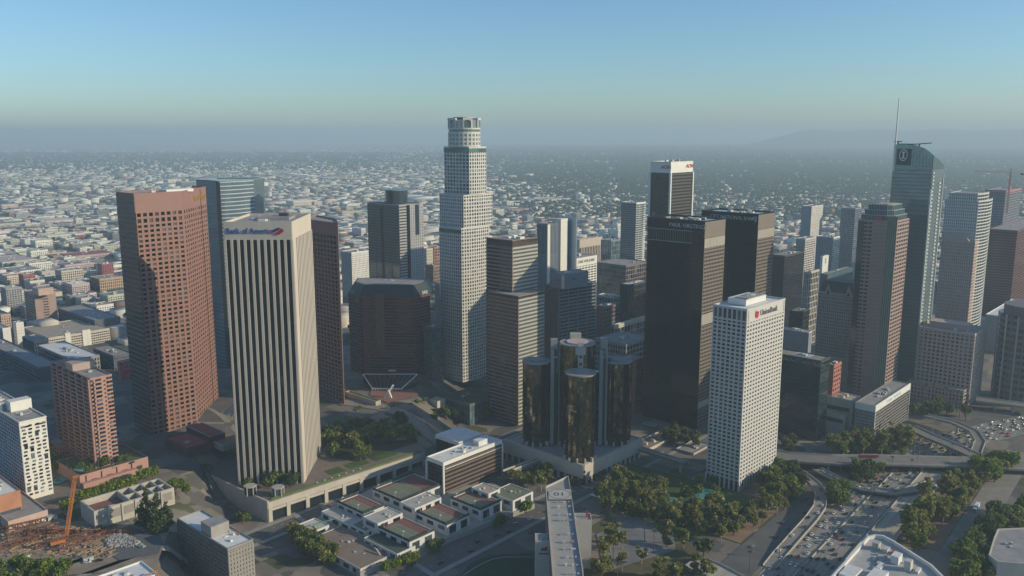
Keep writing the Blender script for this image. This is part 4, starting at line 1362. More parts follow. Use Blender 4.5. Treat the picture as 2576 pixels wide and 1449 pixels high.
# glass apartment tower left of the white-cornered tower
T = block("balcony_tower", "teal glass apartment tower with pale balcony edge, in front of the far flats", "tower", 1601, 510, 1500, 1563, 1624, bluew, 44, 12, 3, style="band", sh=.9, d=.3, pw=.4, mw=tealg, wall2=M_white, units=2, finish=False)
for r in range(44):
    p = lerp(T.q[0], T.q[1], .8)
    T.box("balcony", (p[0] + .8, p[1] - .8, 4 + r * (T.z - 6) / 44), (7, 2.2, 1.2), math.radians(48), M_white)
q = corner(1590, 672, zat(1590, 672, 1440), 1553, 1640, 48)
T.prism("podium", q, 0, zat(1590, 672, 1440), bluew)
T.finish()

# ---------------------------------------------------------------- mid-distance blocks, hand placed
block("teal_grid_block", "low teal glass block tucked left of the tall crown tower's foot", "building", 1086, 824, 930, 1064, 1114, mat("teal_frame", (.12, .17, .17), .6), 16, 8, 6, mw=tealg, pw=.4, sh=.5, units=2)
block("columned_block", "narrow grey block with fluted columns left of the crown tower", "building", 1088, 715, 1120, 1070, 1106, greyw, 24, 6, 6, pw=1.2, sh=.8, units=1, ind=False)
block("white_hotel_tower", "white ribbed hotel tower between rose granite twin and oval-crowned tower", "tower", 884, 635, 1450, 858, 929, bluew, 26, 10, 13, wall2=M_white, pw=1.7, sh=1.5, ind=False, units=5)
block("pale_striped_block", "small pale striped block right of the oval-crowned tower", "building", 1073, 626, 1600, 1060, 1089, cream, 14, 4, 8, ind=False, units=1)
block("brick_grid_block", "small brick red gridded block left of the crown tower shaft", "building", 1092, 622, 1620, 1086, 1112, brick, 14, 2, 5, ind=False, units=1, wall2=mat("brick_frame", (.4, .2, .14), .8))
block("brown_block", "brown shaded office block left of the crown tower", "building", 1090, 668, 1350, 1070, 1110, mat("brown_wall", (.27, .19, .15), .8), 16, 6, 6, ind=False, units=1)
block("cream_small_block", "small cream block low beside the oval-crowned tower", "building", 1072, 678, 1400, 1062, 1086, cream, 8, 3, 5, ind=False, units=2)
block("columned_beige_block", "beige block with tall dark columns and cornice behind the blue slab tower", "building", 1458, 603, 1700, 1448, 1515, beige, 1, 4, 14, ind=False, pw=2.0, sh=6, top=14, units=3)
block("pink_block", "pale pink block with small windows left of the nearer black tower", "building", 1528, 692, 1450, 1502, 1576, mauve, 9, 8, 12, wall2=pinkw, pw=2.2, sh=2.2, units=3)
block("teal_stepped_block", "teal glass stepped block beyond the beige columned block", "building", 1538, 605, 1650, 1512, 1563, bluew, 10, 6, 6, mw=tealg, pw=.5, sh=.7, ind=False)
block("shaded_brown_block", "shaded brown brick block between pink block and black tower", "building", 1575, 668, 1420, 1500, 1630, mat("plum_wall", (.2, .15, .15), .8), 10, 16, 10, ind=False)
block("white_louvre_block", "white and black louvred block in front of the pink block", "building", 1544, 748, 1180, 1500, 1564, greyw, 8, 6, 5, wall2=M_white, pw=1.2, sh=1.8, units=4)
block("dark_atrium_block", "dark green glass block with pale roof edge left of the nearer black tower", "building", 1582, 716, 1150, 1560, 1630, darkw, 12, 6, 8, mw=darkg, pw=.8, sh=.8, roofm=M_roofw, units=2)
block("pale_eaved_block", "flat block with overhanging pale roof right of the cylinder hotel", "building", 1545, 818, 1000, 1538, 1640, bluew, 8, 0, 12, roofm=M_roofw, wall2=M_lconc, pw=.8, sh=.8, top=5, units=2)
block("grey_plant_block", "grey block with plant on its roof just right of the cylinder hotel's core", "building", 1575, 866, 930, 1496, 1640, greyw, 10, 12, 8, ind=False, units=10, roofm=M_roofg)
block("brick_block", "red brick block half hidden by the right-hand cylinder", "building", 1600, 905, 880, 1556, 1626, brick, 12, 9, 4, pw=1.6, sh=1.8, units=2)
block("plum_office", "plum brown office block between stepped slate block and black tower", "building", 1520, 772, 1080, 1496, 1560, mat("plum_wall", (.2, .15, .15), .8), 14, 8, 8, ind=False)
# left side
T = block("stepped_pink_tower", "pinkish stepped office tower standing alone at far left", "tower", 86, 739, 1296, 60, 139, mat("shade_pink", (.34, .25, .21), .8), 0, 0, 0, wall2=pinkw, units=1, finish=False)  # left wall is the pink darkened, shade put into its colour
for r in range(11):
    p = lerp(T.q[0], T.q[1], .5)
    for o in (-2.6, 0, 2.6):
        T.box("window", (p[0] + o * .67 + .2, p[1] + o * .74 - .2, 6 + r * 4.2), (2.0, .4, 1.6), math.radians(48), WIN)
    m_ = lerp(T.q[3], T.q[0], .5)
    T.box("window_band", (m_[0] - .1, m_[1] - .1, 6 + r * 4.2), (math.hypot(T.q[3][0] - T.q[0][0], T.q[3][1] - T.q[0][1]) * .9, .4, 1.3), math.radians(-42), WIN)
q = corner(96, 728, T.z + 9, 80, 134, 48)
T.prism("upper_tier", q, T.z - 1, T.z + 9, pinkw); T.roof(q, T.z + 9.6, M_roofg, pinkw, .6, .5)
T.finish()
T = block("parking_garage", "long pale parking garage with open decks left of the granite tower", "garage", 122, 850, 1148, 56, 275, M_lconc, 5, 6, 28, style="band", sh=1.9, d=.6, mw=darkg, roofm=M_rooft, pw=.6, units=3, finish=False)
for u in (.30, .58, .63):
    p = lerp(T.q[0], T.q[1], u)
    T.box("stair_tower", (p[0], p[1], (T.z + 3) / 2), (7, 3, T.z + 3), math.radians(48), M_white)
T.finish()
T = block("white_apartments", "white apartment block with small windows at the far left edge", "building", 6, 826, 1150, -70, 26, M_white, 9, 10, 5, pw=2.2, sh=1.9, units=3, finish=False)
T.finish()
block("white_stair_block", "tall narrow white block next to the far left apartments", "building", 40, 812, 1170, 32, 59, M_white, 8, 3, 4, pw=2.0, sh=1.9, units=1)
block("pink_edge_block", "pale pink building cut by the left edge above white apartments", "building", 2, 792, 1290, -60, 26, pinkw, 5, 6, 4, pw=1.6, sh=1.8, units=2)
block("cream_corner_block", "cream building catching sun before the long parking garage", "building", 85, 858, 1090, 56, 119, bluew, 5, 8, 5, wall2=cream, pw=1.8, sh=1.9, units=3)
block("teal_white_block", "white and teal striped block in the flat district at far left", "building", 42, 683, 1750, 8, 105, bluew, 4, 6, 12, wall2=M_white, pw=1.6, sh=.8, units=4, ind=False)
block("cream_loft_block", "cream loft block with rows of windows in the flat district left", "building", 154, 682, 1690, 138, 208, greyw, 5, 4, 10, wall2=cream, pw=1.6, sh=1.6, units=4, ind=False)
block("tan_loft_block", "tan brick loft block just left of the granite tower", "building", 250, 702, 1600, 225, 312, brick, 4, 4, 12, wall2=mat("tan_brick", (.48, .34, .2), .8), pw=1.8, sh=1.8, units=3, ind=False)
block("dark_court_block", "dark shaded office block behind the parking garage", "building", 238, 806, 1230, 146, 302, mat("shade_wall", (.13, .14, .16), .8), 7, 14, 10, ind=False, units=6)  # dark wall colour carries the shade these blocks stand in
block("shaded_long_block", "long dark shaded block running to the left edge", "building", 98, 925, 900, -150, 150, mat("shade_wall", (.13, .14, .16), .8), 10, 40, 14, ind=False, units=8)
block("shaded_annex", "shaded grey annex with pale roof behind the pink apartment tower", "building", 180, 905, 940, 95, 250, greyw, 8, 12, 10, ind=False, units=8, roofm=M_roofw)
block("shaded_office", "dim office block wedged left of the granite tower's foot", "building", 285, 895, 960, 235, 330, mat("shade_wall", (.13, .14, .16), .8), 10, 8, 8, ind=False, units=5)
block("mural_building", "low building with pink mural on its wall left of the granite tower", "building", 301, 912, 905, 294, 332, mat("mural_pink", (.5, .14, .16), .8, .5, .3), 0, 0, 0, roofm=M_roofw, units=1)

# ---------------------------------------------------------------- hotel of mirrored cylinders on a concrete podium
def cylinder_hotel():
    zp = 19
    q = corner(1468, 1168, zp, 1268, 1612, 48)
    mc = mat("podium_concrete", (.50, .45, .38), .85, .08, .1)
    T = Tower("cylinder_hotel", "hotel of five bronze mirrored cylinders on a pale concrete podium", "hotel", q, 0, 115)
    C, R, B, L = q
    T.prism("podium", q, 0, zp - 1.2, mc)
    T.roof(q, zp, mat("podium_roof", (.33, .34, .34), .85), mc, 1.2, .8)
    # overhanging upper wall and ground-floor columns
    for a, b, rz in ((L, C, -42), (C, R, 48)):
        ln = math.hypot(a[0] - b[0], a[1] - b[1]); n = ((b[1] - a[1]) / ln, -(b[0] - a[0]) / ln); m_ = lerp(a, b, .5)
        T.box("podium_band", (m_[0] + n[0] * .9, m_[1] + n[1] * .9, zp - 6.2), (ln + 1.8, 1.8, 12.2), math.radians(rz), mc)
        for i in range(12):
            p = lerp(a, b, (i + .5) / 12)
            T.box("podium_pier", (p[0] + n[0] * .5, p[1] + n[1] * .5, 3.4), (2.2, 1.2, 6.8), math.radians(rz), mc)
            T.box("podium_opening", (lerp(a, b, i / 12)[0] + n[0] * .1, lerp(a, b, i / 12)[1] + n[1] * .1, 3.2), (5.2, .4, 6), math.radians(rz), M_dark)
    for z in (4, 8.5, 13):
        T.box("corner_slot", (C[0] + .8, C[1] - 2.4, z), (1.6, .6, 2.2), 0, M_dark)
    mg = glass("bronze_mirror", (.17, .145, .085), rough=.03, ior=2.0, rnd=.8, bump=.04, bscale=.2, metal=.9)
    md = mat("bronze_mullion", (.035, .03, .024), .4)
    def cyl(cx, cy, r, z1, label, cap):
        n = 30
        T.prism("glass_core", circle((cx, cy), r - .15, n), zp - 1, z1, M_dark)
        rows = int((z1 - zp) / 3.4)
        h = (z1 - zp - 2) / rows
        for i in range(n):
            a = 2 * math.pi * (i + .5) / n
            if math.sin(a) > .35: continue
            jit = random.gauss(0, .05)
            for k in range(rows):
                o = (cx + r * math.cos(math.pi / n) * math.cos(a), cy + r * math.cos(math.pi / n) * math.sin(a), zp + 1 + h * (k + .5))
                s_ = (2 * r * math.sin(math.pi / n) - .12, .12, h - .12)
                if T.left > 0 and cy < 730:
                    T.left -= 1
                    w = T.box("mirror_pane", o, s_, a + math.pi / 2 + jit + random.gauss(0, .006), mg)
                    w.rotation_euler[0] = random.gauss(0, .006)
                else:
                    T.rest.setdefault(("mirror_panes", mg.name), MB()).box(o, s_, a + math.pi / 2 + jit + random.gauss(0, .008))
        T.mesh("rim", *ring((cx, cy), r + .45, r - .6, z1 - .4, z1 + .7, 36), mat("rim_concrete", (.28, .275, .255), .85, .1))
        T.prism("roof", circle((cx, cy), r - .5, 36), z1 - .2, z1 + .4, mat("cylinder_roof", (.25, .25, .245), .8))
        for i in range(6):
            a = -2.8 + i * .5
            T.box("foot_buttress", (cx + (r + 1.2) * math.cos(a), cy + (r + 1.2) * math.sin(a), zp + 1.5), (2.6, 1.2, 4), a, mc)
        T.box("base_ring", (cx, cy, zp + .6), (r * 1.3, r * 1.3, 2.2), .3, M_dark)
    def place(px, py, z, r):
        x, y = P(px, py, z); return x, y
    zs, zc = 95, 113
    f = place(1460.5, 938, zs, 13); l = place(1349.5, 908, zs, 12.5); r = place(1553, 906, zs, 13.5); c = place(1453, 862, zc, 16)
    cyl(*f, 12.9, zs, "f", 1); cyl(*l, 12.4, zs, "l", 1); cyl(*r, 13.6, zs, "r", 1); cyl(*c, 15.6, zc, "c", 1)
    cyl(c[0] + 2, c[1] + 44, 13, zs, "b", 1)
    T.box("link_core", (c[0], c[1] + 9, (zp + 84) / 2), (54, 8, 84 - zp), 0, darkg)
    # lift shafts: concrete fins with dark slots
    for dx, dy, w in ((-22.5, -2, 3.0), (-15.5, 2, 3.0), (21, -3, 3.2), (26, 0, 2.6)):
        T.box("lift_shaft", (c[0] + dx, c[1] + dy, (zp + 108) / 2), (w, 5, 108 - zp), 0, mat("shaft_concrete", (.27, .28, .28), .8))
        T.box("shaft_glass", (c[0] + dx + w * .9, c[1] + dy + .5, (zp + 100) / 2), (w * .8, 4, 100 - zp), 0, darkg)
    for dx, dy, h in ((-21, 0, 117), (23.5, -1, 118)):
        T.box("shaft_head", (c[0] + dx, c[1] + dy, h - 5), (6, 5.5, 9), 0, mat("shaft_concrete", (.27, .28, .28), .8))
    # front lift shaft on the centre cylinder
    sx, sy = c[0] + 1.5, c[1] - 16.2
    T.box("lift_shaft", (sx, sy, (zs + zc) / 2), (4.6, 2.2, zc - zs + 8), 0, mat("shaft_pale", (.38, .36, .33), .85))
    T.box("shaft_head", (sx, sy, zc - 3.5), (9, 3.4, 6.5), 0, mat("shaft_pale", (.38, .36, .33), .85))
    for z in (zs + 3, zs + 9.5): T.box("shaft_window", (sx, sy - 1.2, z), (2.4, .3, 2.6), 0, M_dark)
    for cc, n_ in ((f, 1), (l, 1), (r, 1)):
        T.prism("roof_plinth", circle((cc[0] + 1, cc[1] + 1), 7, 18), zs + .3, zs + 1.6, mat("cylinder_roof", (.25, .25, .245), .8))
    hp = T.prism("helipad", circle((c[0], c[1]), 9.5, 28), zc + .3, zc + 1.4, mat("pad_pink", (.52, .40, .36), .8))
    T.mesh("helipad_ring", *ring((c[0], c[1]), 9.6, 8.8, zc + 1.3, zc + 1.5, 28), mat("pad_white", (.6, .58, .54), .8), parent=hp)
    T.box("penthouse", (c[0] - 1, c[1] + 12, zc + 3), (10, 5, 6), 0, M_conc)
    T.finish()
cylinder_hotel()

# ================================================================ streets and freeway
FA = math.radians(51.0)
FD, FN = (math.cos(FA), math.sin(FA)), (math.sin(FA), -math.cos(FA))       # freeway: along, and across to the right
def fw(s, n): return (FD[0] * s + FN[0] * n, FD[1] * s + FN[1] * n)
def sheet(name, pts, z, m, label, cat, kind="structure"):
    o = mesh_obj(name, [(p[0], p[1], z + ZOFF) for p in pts], [tuple(range(len(pts)))], m)
    return tag(o, label, cat, kind=kind)
def ribbon(pts, w, zf, lift=0.0, step=8.0):
    """left and right edge points of a strip along a polyline"""
    out = []
    for i in range(len(pts) - 1):
        a, b = pts[i], pts[i + 1]
        n = max(1, int(math.hypot(b[0] - a[0], b[1] - a[1]) / step))
        for k in range(n + (1 if i == len(pts) - 2 else 0)):
            out.append(lerp(a, b, k / n))
    L, R = [], []
    for i, p in enumerate(out):
        a, b = out[max(0, i - 1)], out[min(len(out) - 1, i + 1)]
        d = math.hypot(b[0] - a[0], b[1] - a[1]); nx, ny = -(b[1] - a[1]) / d, (b[0] - a[0]) / d
        for s, T_ in ((1, L), (-1, R)):
            q = (p[0] + nx * w / 2 * s, p[1] + ny * w / 2 * s)
            T_.append((q[0], q[1], zf(*q) + lift))
    return L, R
M_pave = mat("pavement_concrete", (.31, .29, .26), .9, .15, .2)
def pavements(pts, w, label, lift):
    (x0, y0), (x1, y1) = pts
    L_ = math.hypot(x1 - x0, y1 - y0); nx, ny = -(y1 - y0) / L_, (x1 - x0) / L_
    for side, sg in (("club", 1), ("far", -1)):
        o_ = (w / 2 + 2.2) * sg
        L, R = ribbon([(x0 + nx * o_, y0 + ny * o_), (x1 + nx * o_, y1 + ny * o_)], 4.4, hill, lift)
        n = len(L)
        vs = R + L + [(v[0], v[1], v[2] - .14) for v in R] + [(v[0], v[1], v[2] - .14) for v in L]
        fs = [f for i in range(n - 1) for f in ((i, i + 1, n + i + 1, n + i), (i, 2 * n + i, 2 * n + i + 1, i + 1), (n + i, n + i + 1, 3 * n + i + 1, 3 * n + i))]
        tag(mesh_obj("pavement", vs, fs, M_pave), label + (", one side" if sg > 0 else ", other side"), "pavement", kind="structure")
def strip(name, pts, w, m, label, cat="street", zf=hill, lift=.25, kind="structure"):
    L, R = ribbon(pts, w, zf, lift)
    n = len(L)
    o = mesh_obj(name, R + L, [(i, i + 1, n + i + 1, n + i) for i in range(n - 1)], m)
    return tag(o, label, cat, kind=kind)
M_line = mat("road_line", (.55, .54, .5), .8, .2, .5)
M_lineY = mat("road_line_yellow", (.5, .36, .08), .8, .2, .5)
flat = lambda x, y: 0.0
strip("street", [(-190, 408), (262, 910)], 24, M_asph, "asphalt street running past the tennis club to the cylinder hotel", lift=.2)
strip("street", [(-330, 440), (30, 840)], 17, M_asph, "shaded street between the bank plaza and the tennis club", lift=.3)
strip("street", [(-400, 902), (60, 395)], 20, M_asph, "cross street in front of the bank plaza corner", lift=.4)
strip("street", [P(862, 1016, 28), P(960, 1030, 28), P(1060, 1062, 26), P(1130, 1095, 17), P(1240, 1140, 8)], 17, mat("worn_asphalt", (.25, .225, .19), .9, .2, .08), "curving hill street below the brown octagon", lift=.5)
strip("street", [P(862, 1016, 28), P(760, 985, 28), P(600, 960, 28)], 14, M_asph, "shaded hilltop street behind the bank tower", lift=.4)
strip("street", [P(300, 1105), P(420, 1170), P(520, 1215), P(610, 1300)], 20, M_asph, "dark street between the granite tower and the bank plaza", lift=.35)
pavements([(-190, 408), (262, 910)], 24, "pale pavement along the tennis club street", .36)
pavements([(-330, 440), (30, 840)], 17, "pale pavement along the shaded plaza street", .5)
pavements([(-400, 902), (60, 395)], 20, "pale pavement along the cross street", .58)
mb = MB()
for (cx_, cy_, rz_) in ((-118, 592, 48), (-138, 612, 48), (-98, 570, 138), (-63, 531, 138), (-176, 640, 138), (60, 688, 48), (84, 712, 138)):
    for k in range(9):
        a_ = math.radians(rz_); o_ = (k - 4) * 1.5
        mb.box((cx_ - math.sin(a_) * o_, cy_ + math.cos(a_) * o_, hill(cx_, cy_) + .62), (3.4, .7, .02), a_)
tag(mb.obj("road_markings", M_line), "white zebra crossings at the street corners", "road markings", kind="structure")
for a, b in (((-190, 408), (262, 910)), ((-330, 440), (30, 840))):
    mb = MB(); n = 70
    for i in range(n):
        p = lerp(a, b, (i + .3) / n)
        for o in (-4, 4):
            mb.box((p[0] + .743 * o, p[1] - .669 * o, hill(*p) + .42), (3, .22, .02), math.radians(48))
    tag(mb.obj("road_markings", M_line), "white dashed lane lines on the street " + ("beside the tennis club" if a[0] > -200 else "below the bank plaza"), "road markings", kind="structure")
# freeway: side road, main lanes, express lanes, frontage
def fsheet(name, s0, s1, n0, n1, z, m, label):
    return sheet(name, [fw(s0, n0), fw(s0, n1), fw(s1, n1), fw(s1, n0)], z, m, label, "road")
M_fwy = mat("freeway_concrete", (.25, .23, .20), .9, .38, .55, lane=FA)  # streaks along the lanes: tyre tracks plus painted stripes of tree shade
M_exp = mat("express_concrete", (.40, .365, .31), .9, .25, .5, lane=FA)
fsheet("side_road", 400, 900, -236, -212, .3, M_asph, "dark side road running left of the freeway ramp")
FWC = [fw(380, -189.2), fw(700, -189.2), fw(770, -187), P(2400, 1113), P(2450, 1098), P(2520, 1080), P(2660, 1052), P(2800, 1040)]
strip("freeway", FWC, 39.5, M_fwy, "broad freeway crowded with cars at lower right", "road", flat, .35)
fsheet("express_road", 540, 800, -168.5, -151, .5, M_exp, "empty pale express lanes right of the freeway")
fsheet("frontage_road", 440, 900, -121, -99, .3, mat("worn_asphalt", (.25, .225, .19), .9, .2, .08), "frontage road behind the freeway trees")
mb = MB(); my = MB()
for n_ in [-209 + 4.1 * k for k in range(1, 9)]:
    s_ = 400
    while s_ < 770:
        p = fw(s_, n_); mb.box((p[0], p[1], .39), (3.2, .2, .02), FA); s_ += 9
for n_ in (-208.3, -190.5, -187.5, -170.2):
    for s_ in range(400, 760, 20):
        p = fw(s_, n_); (my if n_ in (-190.5, -187.5) else mb).box((p[0], p[1], .4), (20, .22, .02), FA)
for s_ in range(440, 880, 9):
    p = fw(s_, -110); my.box((p[0], p[1], .34), (5, .2, .02), FA)
tag(mb.obj("road_markings", M_line), "white lane lines painted along the freeway", "road markings", kind="structure")
tag(my.obj("road_markings", M_lineY), "yellow centre lines along freeway and frontage road", "road markings", kind="structure")
M_barr = mat("barrier_concrete", (.45, .42, .36), .85, .15, .2)
def barrier(s0, s1, n_, label, h=1.1, step=12):
    a = fw(s0, n_)
    T = Tower("concrete_barrier", label, "barrier", [a, fw(s0 + 1, n_), fw(s0 + 1, n_ + 1)], 0)
    s_ = s0
    while s_ < s1:
        p = fw(s_ + step / 2, n_)
        T.box("segment", (p[0], p[1], .35 + h / 2), (step - .1, .6, h), FA, M_barr)
        s_ += step
barrier(480, 760, -189, "concrete barrier down the middle of the freeway lanes")
barrier(530, 790, -169, "concrete barrier between freeway and pale express lanes", 1.4)
barrier(540, 800, -150.3, "low wall along the tree belt beside the express lanes", 1.4)

def viaduct(name, label, pts, w, thick=1.5, par=1.1, piers=(), m=None):
    """elevated road: deck, two parapets, piers; pts are (x, y, z)"""
    xy = [(p[0], p[1]) for p in pts]
    def zf(x, y):
        # height from the nearest stretch
        best = None
        for i in range(len(pts) - 1):
            a, b = pts[i], pts[i + 1]
            dx, dy = b[0] - a[0], b[1] - a[1]; L2 = dx * dx + dy * dy
            t = max(0, min(1, ((x - a[0]) * dx + (y - a[1]) * dy) / L2))
            d = math.hypot(a[0] + dx * t - x, a[1] + dy * t - y)
            if best is None or d < best[0]: best = (d, a[2] + (b[2] - a[2]) * t)
        return best[1]
    L, R = ribbon(xy, w, zf, 0, 5)
    T = Tower(name, label, "viaduct", xy, 0)
    n = len(L)
    vs = R + L + [(v[0], v[1], v[2] - thick) for v in R] + [(v[0], v[1], v[2] - thick) for v in L]
    fs = []
    for i in range(n - 1):
        fs += [(i, i + 1, n + i + 1, n + i), (2 * n + i, 3 * n + i, 3 * n + i + 1, 2 * n + i + 1), (i, 2 * n + i, 2 * n + i + 1, i + 1), (n + i, n + i + 1, 3 * n + i + 1, 3 * n + i)]
    T.mesh("deck", vs, fs, m or M_road)
    for E_, O in ((L, R), (R, L)):
        inn = [lerp(E_[i], O[i], .45 / w) for i in range(n)]
        vs = [(v[0], v[1], v[2] - .3) for v in E_] + [(v[0], v[1], v[2] + par) for v in E_] + [(inn[i][0], inn[i][1], E_[i][2] + par) for i in range(n)] + [(inn[i][0], inn[i][1], E_[i][2] - .3) for i in range(n)]
        fs = []
        for i in range(n - 1):
            for k in range(3): fs.append((k * n + i, k * n + i + 1, (k + 1) * n + i + 1, (k + 1) * n + i))
        T.mesh("parapet", vs, fs, M_barr)
    for t in piers:
        i = int(t * (n - 1)); c = lerp(L[i], R[i], .5); z = L[i][2]
        for o in ((-.25, .25) if w > 12 else (0,)):
            p = lerp(L[i], R[i], .5 + o)
            T.box("pier", (p[0], p[1], (z - thick) / 2), (1.8, 1.8, z - thick), FA, M_barr)
    return T
def pz(px, py, z): 
    x, y = P(px, py, z); return (x, y, z)
viaduct("overpass", "broad overpass crossing the freeway behind the white gridded tower", [pz(1900, 1135, 7), pz(1985, 1150, 7), pz(2100, 1157, 8), pz(2220, 1157, 8.5), pz(2330, 1160, 8), pz(2450, 1163, 7), pz(2600, 1172, 5)], 22, piers=(.28, .45, .6, .75))
viaduct("ramp", "curved ramp viaduct sweeping down from the overpass to the freeway", [pz(1975, 1168, 7), pz(2018, 1192, 7), pz(2052, 1218, 7), pz(2066, 1246, 7), pz(2062, 1275, 6.5), pz(2040, 1306, 5.5), pz(2005, 1345, 3.5), pz(1960, 1396, 1.2), pz(1935, 1428, .5)], 9.5, piers=(.15, .3, .45, .6, .72), m=mat("ramp_concrete", (.25, .23, .2), .9, .15, .06))
viaduct("flyover", "slanting flyover ramp rising right of the grey slab office", [pz(2285, 1072, 5), pz(2340, 1098, 8), pz(2400, 1122, 9), pz(2452, 1146, 8)], 14, piers=(.35, .55, .75))
viaduct("flyover", "looping flyover ramp at the far right bend", [pz(2330, 1045, 8), pz(2400, 1062, 9), pz(2450, 1085, 9), pz(2466, 1110, 8.5), pz(2455, 1140, 8)], 9, piers=(.3, .6, .85))
viaduct("merge_ramp", "low ramp with queueing cars merging under the overpass", [pz(2055, 1180, 4), pz(2110, 1207, 4), pz(2170, 1228, 4), pz(2240, 1238, 4), pz(2310, 1228, 3.5), pz(2360, 1210, 2)], 10, thick=1.2, piers=(.2, .4, .6, .8))
viaduct("bridge", "pale bridge crossing the freeway at the right edge", [pz(2455, 1004, 9), pz(2520, 1012, 9), pz(2620, 1024, 9)], 16, piers=(.3, .6))
viaduct("ramp", "pale twin-lane ramp rising at the bottom among the trees", [pz(1735, 1412, 3), pz(1790, 1432, 3), pz(1850, 1465, 3)], 20, piers=(.5,), m=M_exp)
viaduct("footbridge", "covered concrete footbridge from the hotel podium over the street", [pz(1612, 1128, 11), pz(1726, 1164, 11)], 5, thick=2.5, par=1.6, piers=(.9,))
viaduct("footbridge", "concrete footbridge from the hotel podium to the office slab", [pz(1378, 1147, 11), pz(1270, 1188, 11)], 5, thick=2.5, par=1.6)
def lift(o):
    o.location.z += ZOFF
    return o
M_soil = mat("dry_soil", (.26, .17, .11), .95, .2, .1)
M_lawn = mat("lawn", (.06, .10, .025), .95, .25, .1)
sheet("embankment", [fw(560, -262), fw(560, -238), fw(640, -238), fw(700, -245), fw(700, -262)], .45, M_soil, "dry earth slope between park and side road", "ground")
sheet("verge", [fw(640, -150), fw(640, -122), fw(800, -122), fw(800, -150)], .4, M_soil, "bare earth under the trees beside the express lanes", "ground")
sheet("lawn", [P(1560, 1160), P(1900, 1250), P(1840, 1330), P(1690, 1370), P(1500, 1240)], .45, M_lawn, "grassy park below the white gridded tower", "lawn")
sheet("parking_lot", [P(1500, 1345), P(1600, 1300), P(1690, 1330), P(1700, 1385), P(1520, 1440)], .5, mat("pale_lot", (.2, .2, .2), .9, .3, .06), "grey open lot below the eucalyptus grove", "parking lot")
sheet("lawn", [P(1490, 1420), P(1740, 1360), P(1790, 1449), P(1760, 1475), P(1490, 1475)], .4, mat("dry_lawn", (.11, .095, .05), .95, .3, .08), "dry grass at the bottom below the lot", "lawn")
def pool(label, pts, z, rim=.5):
    T = Tower("swimming_pool", label, "pool", pts, z)
    T.prism("rim", inset(pts, -rim), z - .3, z + .15, M_lconc)
    T.prism("pool_water", pts, z, z + .2, mat("pool_water", (.02, .28, .30), .08, .08, .2, spec=.5))
def blob(px, py, rx, ry, z, n=14):
    c = P(px, py, z); d = P(px + 10, py, z)
    k = (d[0] - c[0]) / 10
    return [(c[0] + rx * math.cos(2 * math.pi * i / n), c[1] + ry * math.sin(2 * math.pi * i / n)) for i in range(n)]
pool("larger turquoise garden pool at the foot of the white gridded tower", blob(1760, 1246, 7.5, 6, .6), .6)
pool("smaller turquoise garden pool next to the gridded tower's corner", blob(1779, 1236, 5.5, 4, .6), .6)
pool("shaded turquoise pool half hidden by park trees", blob(1688, 1256, 4.5, 3.5, .6), .6)

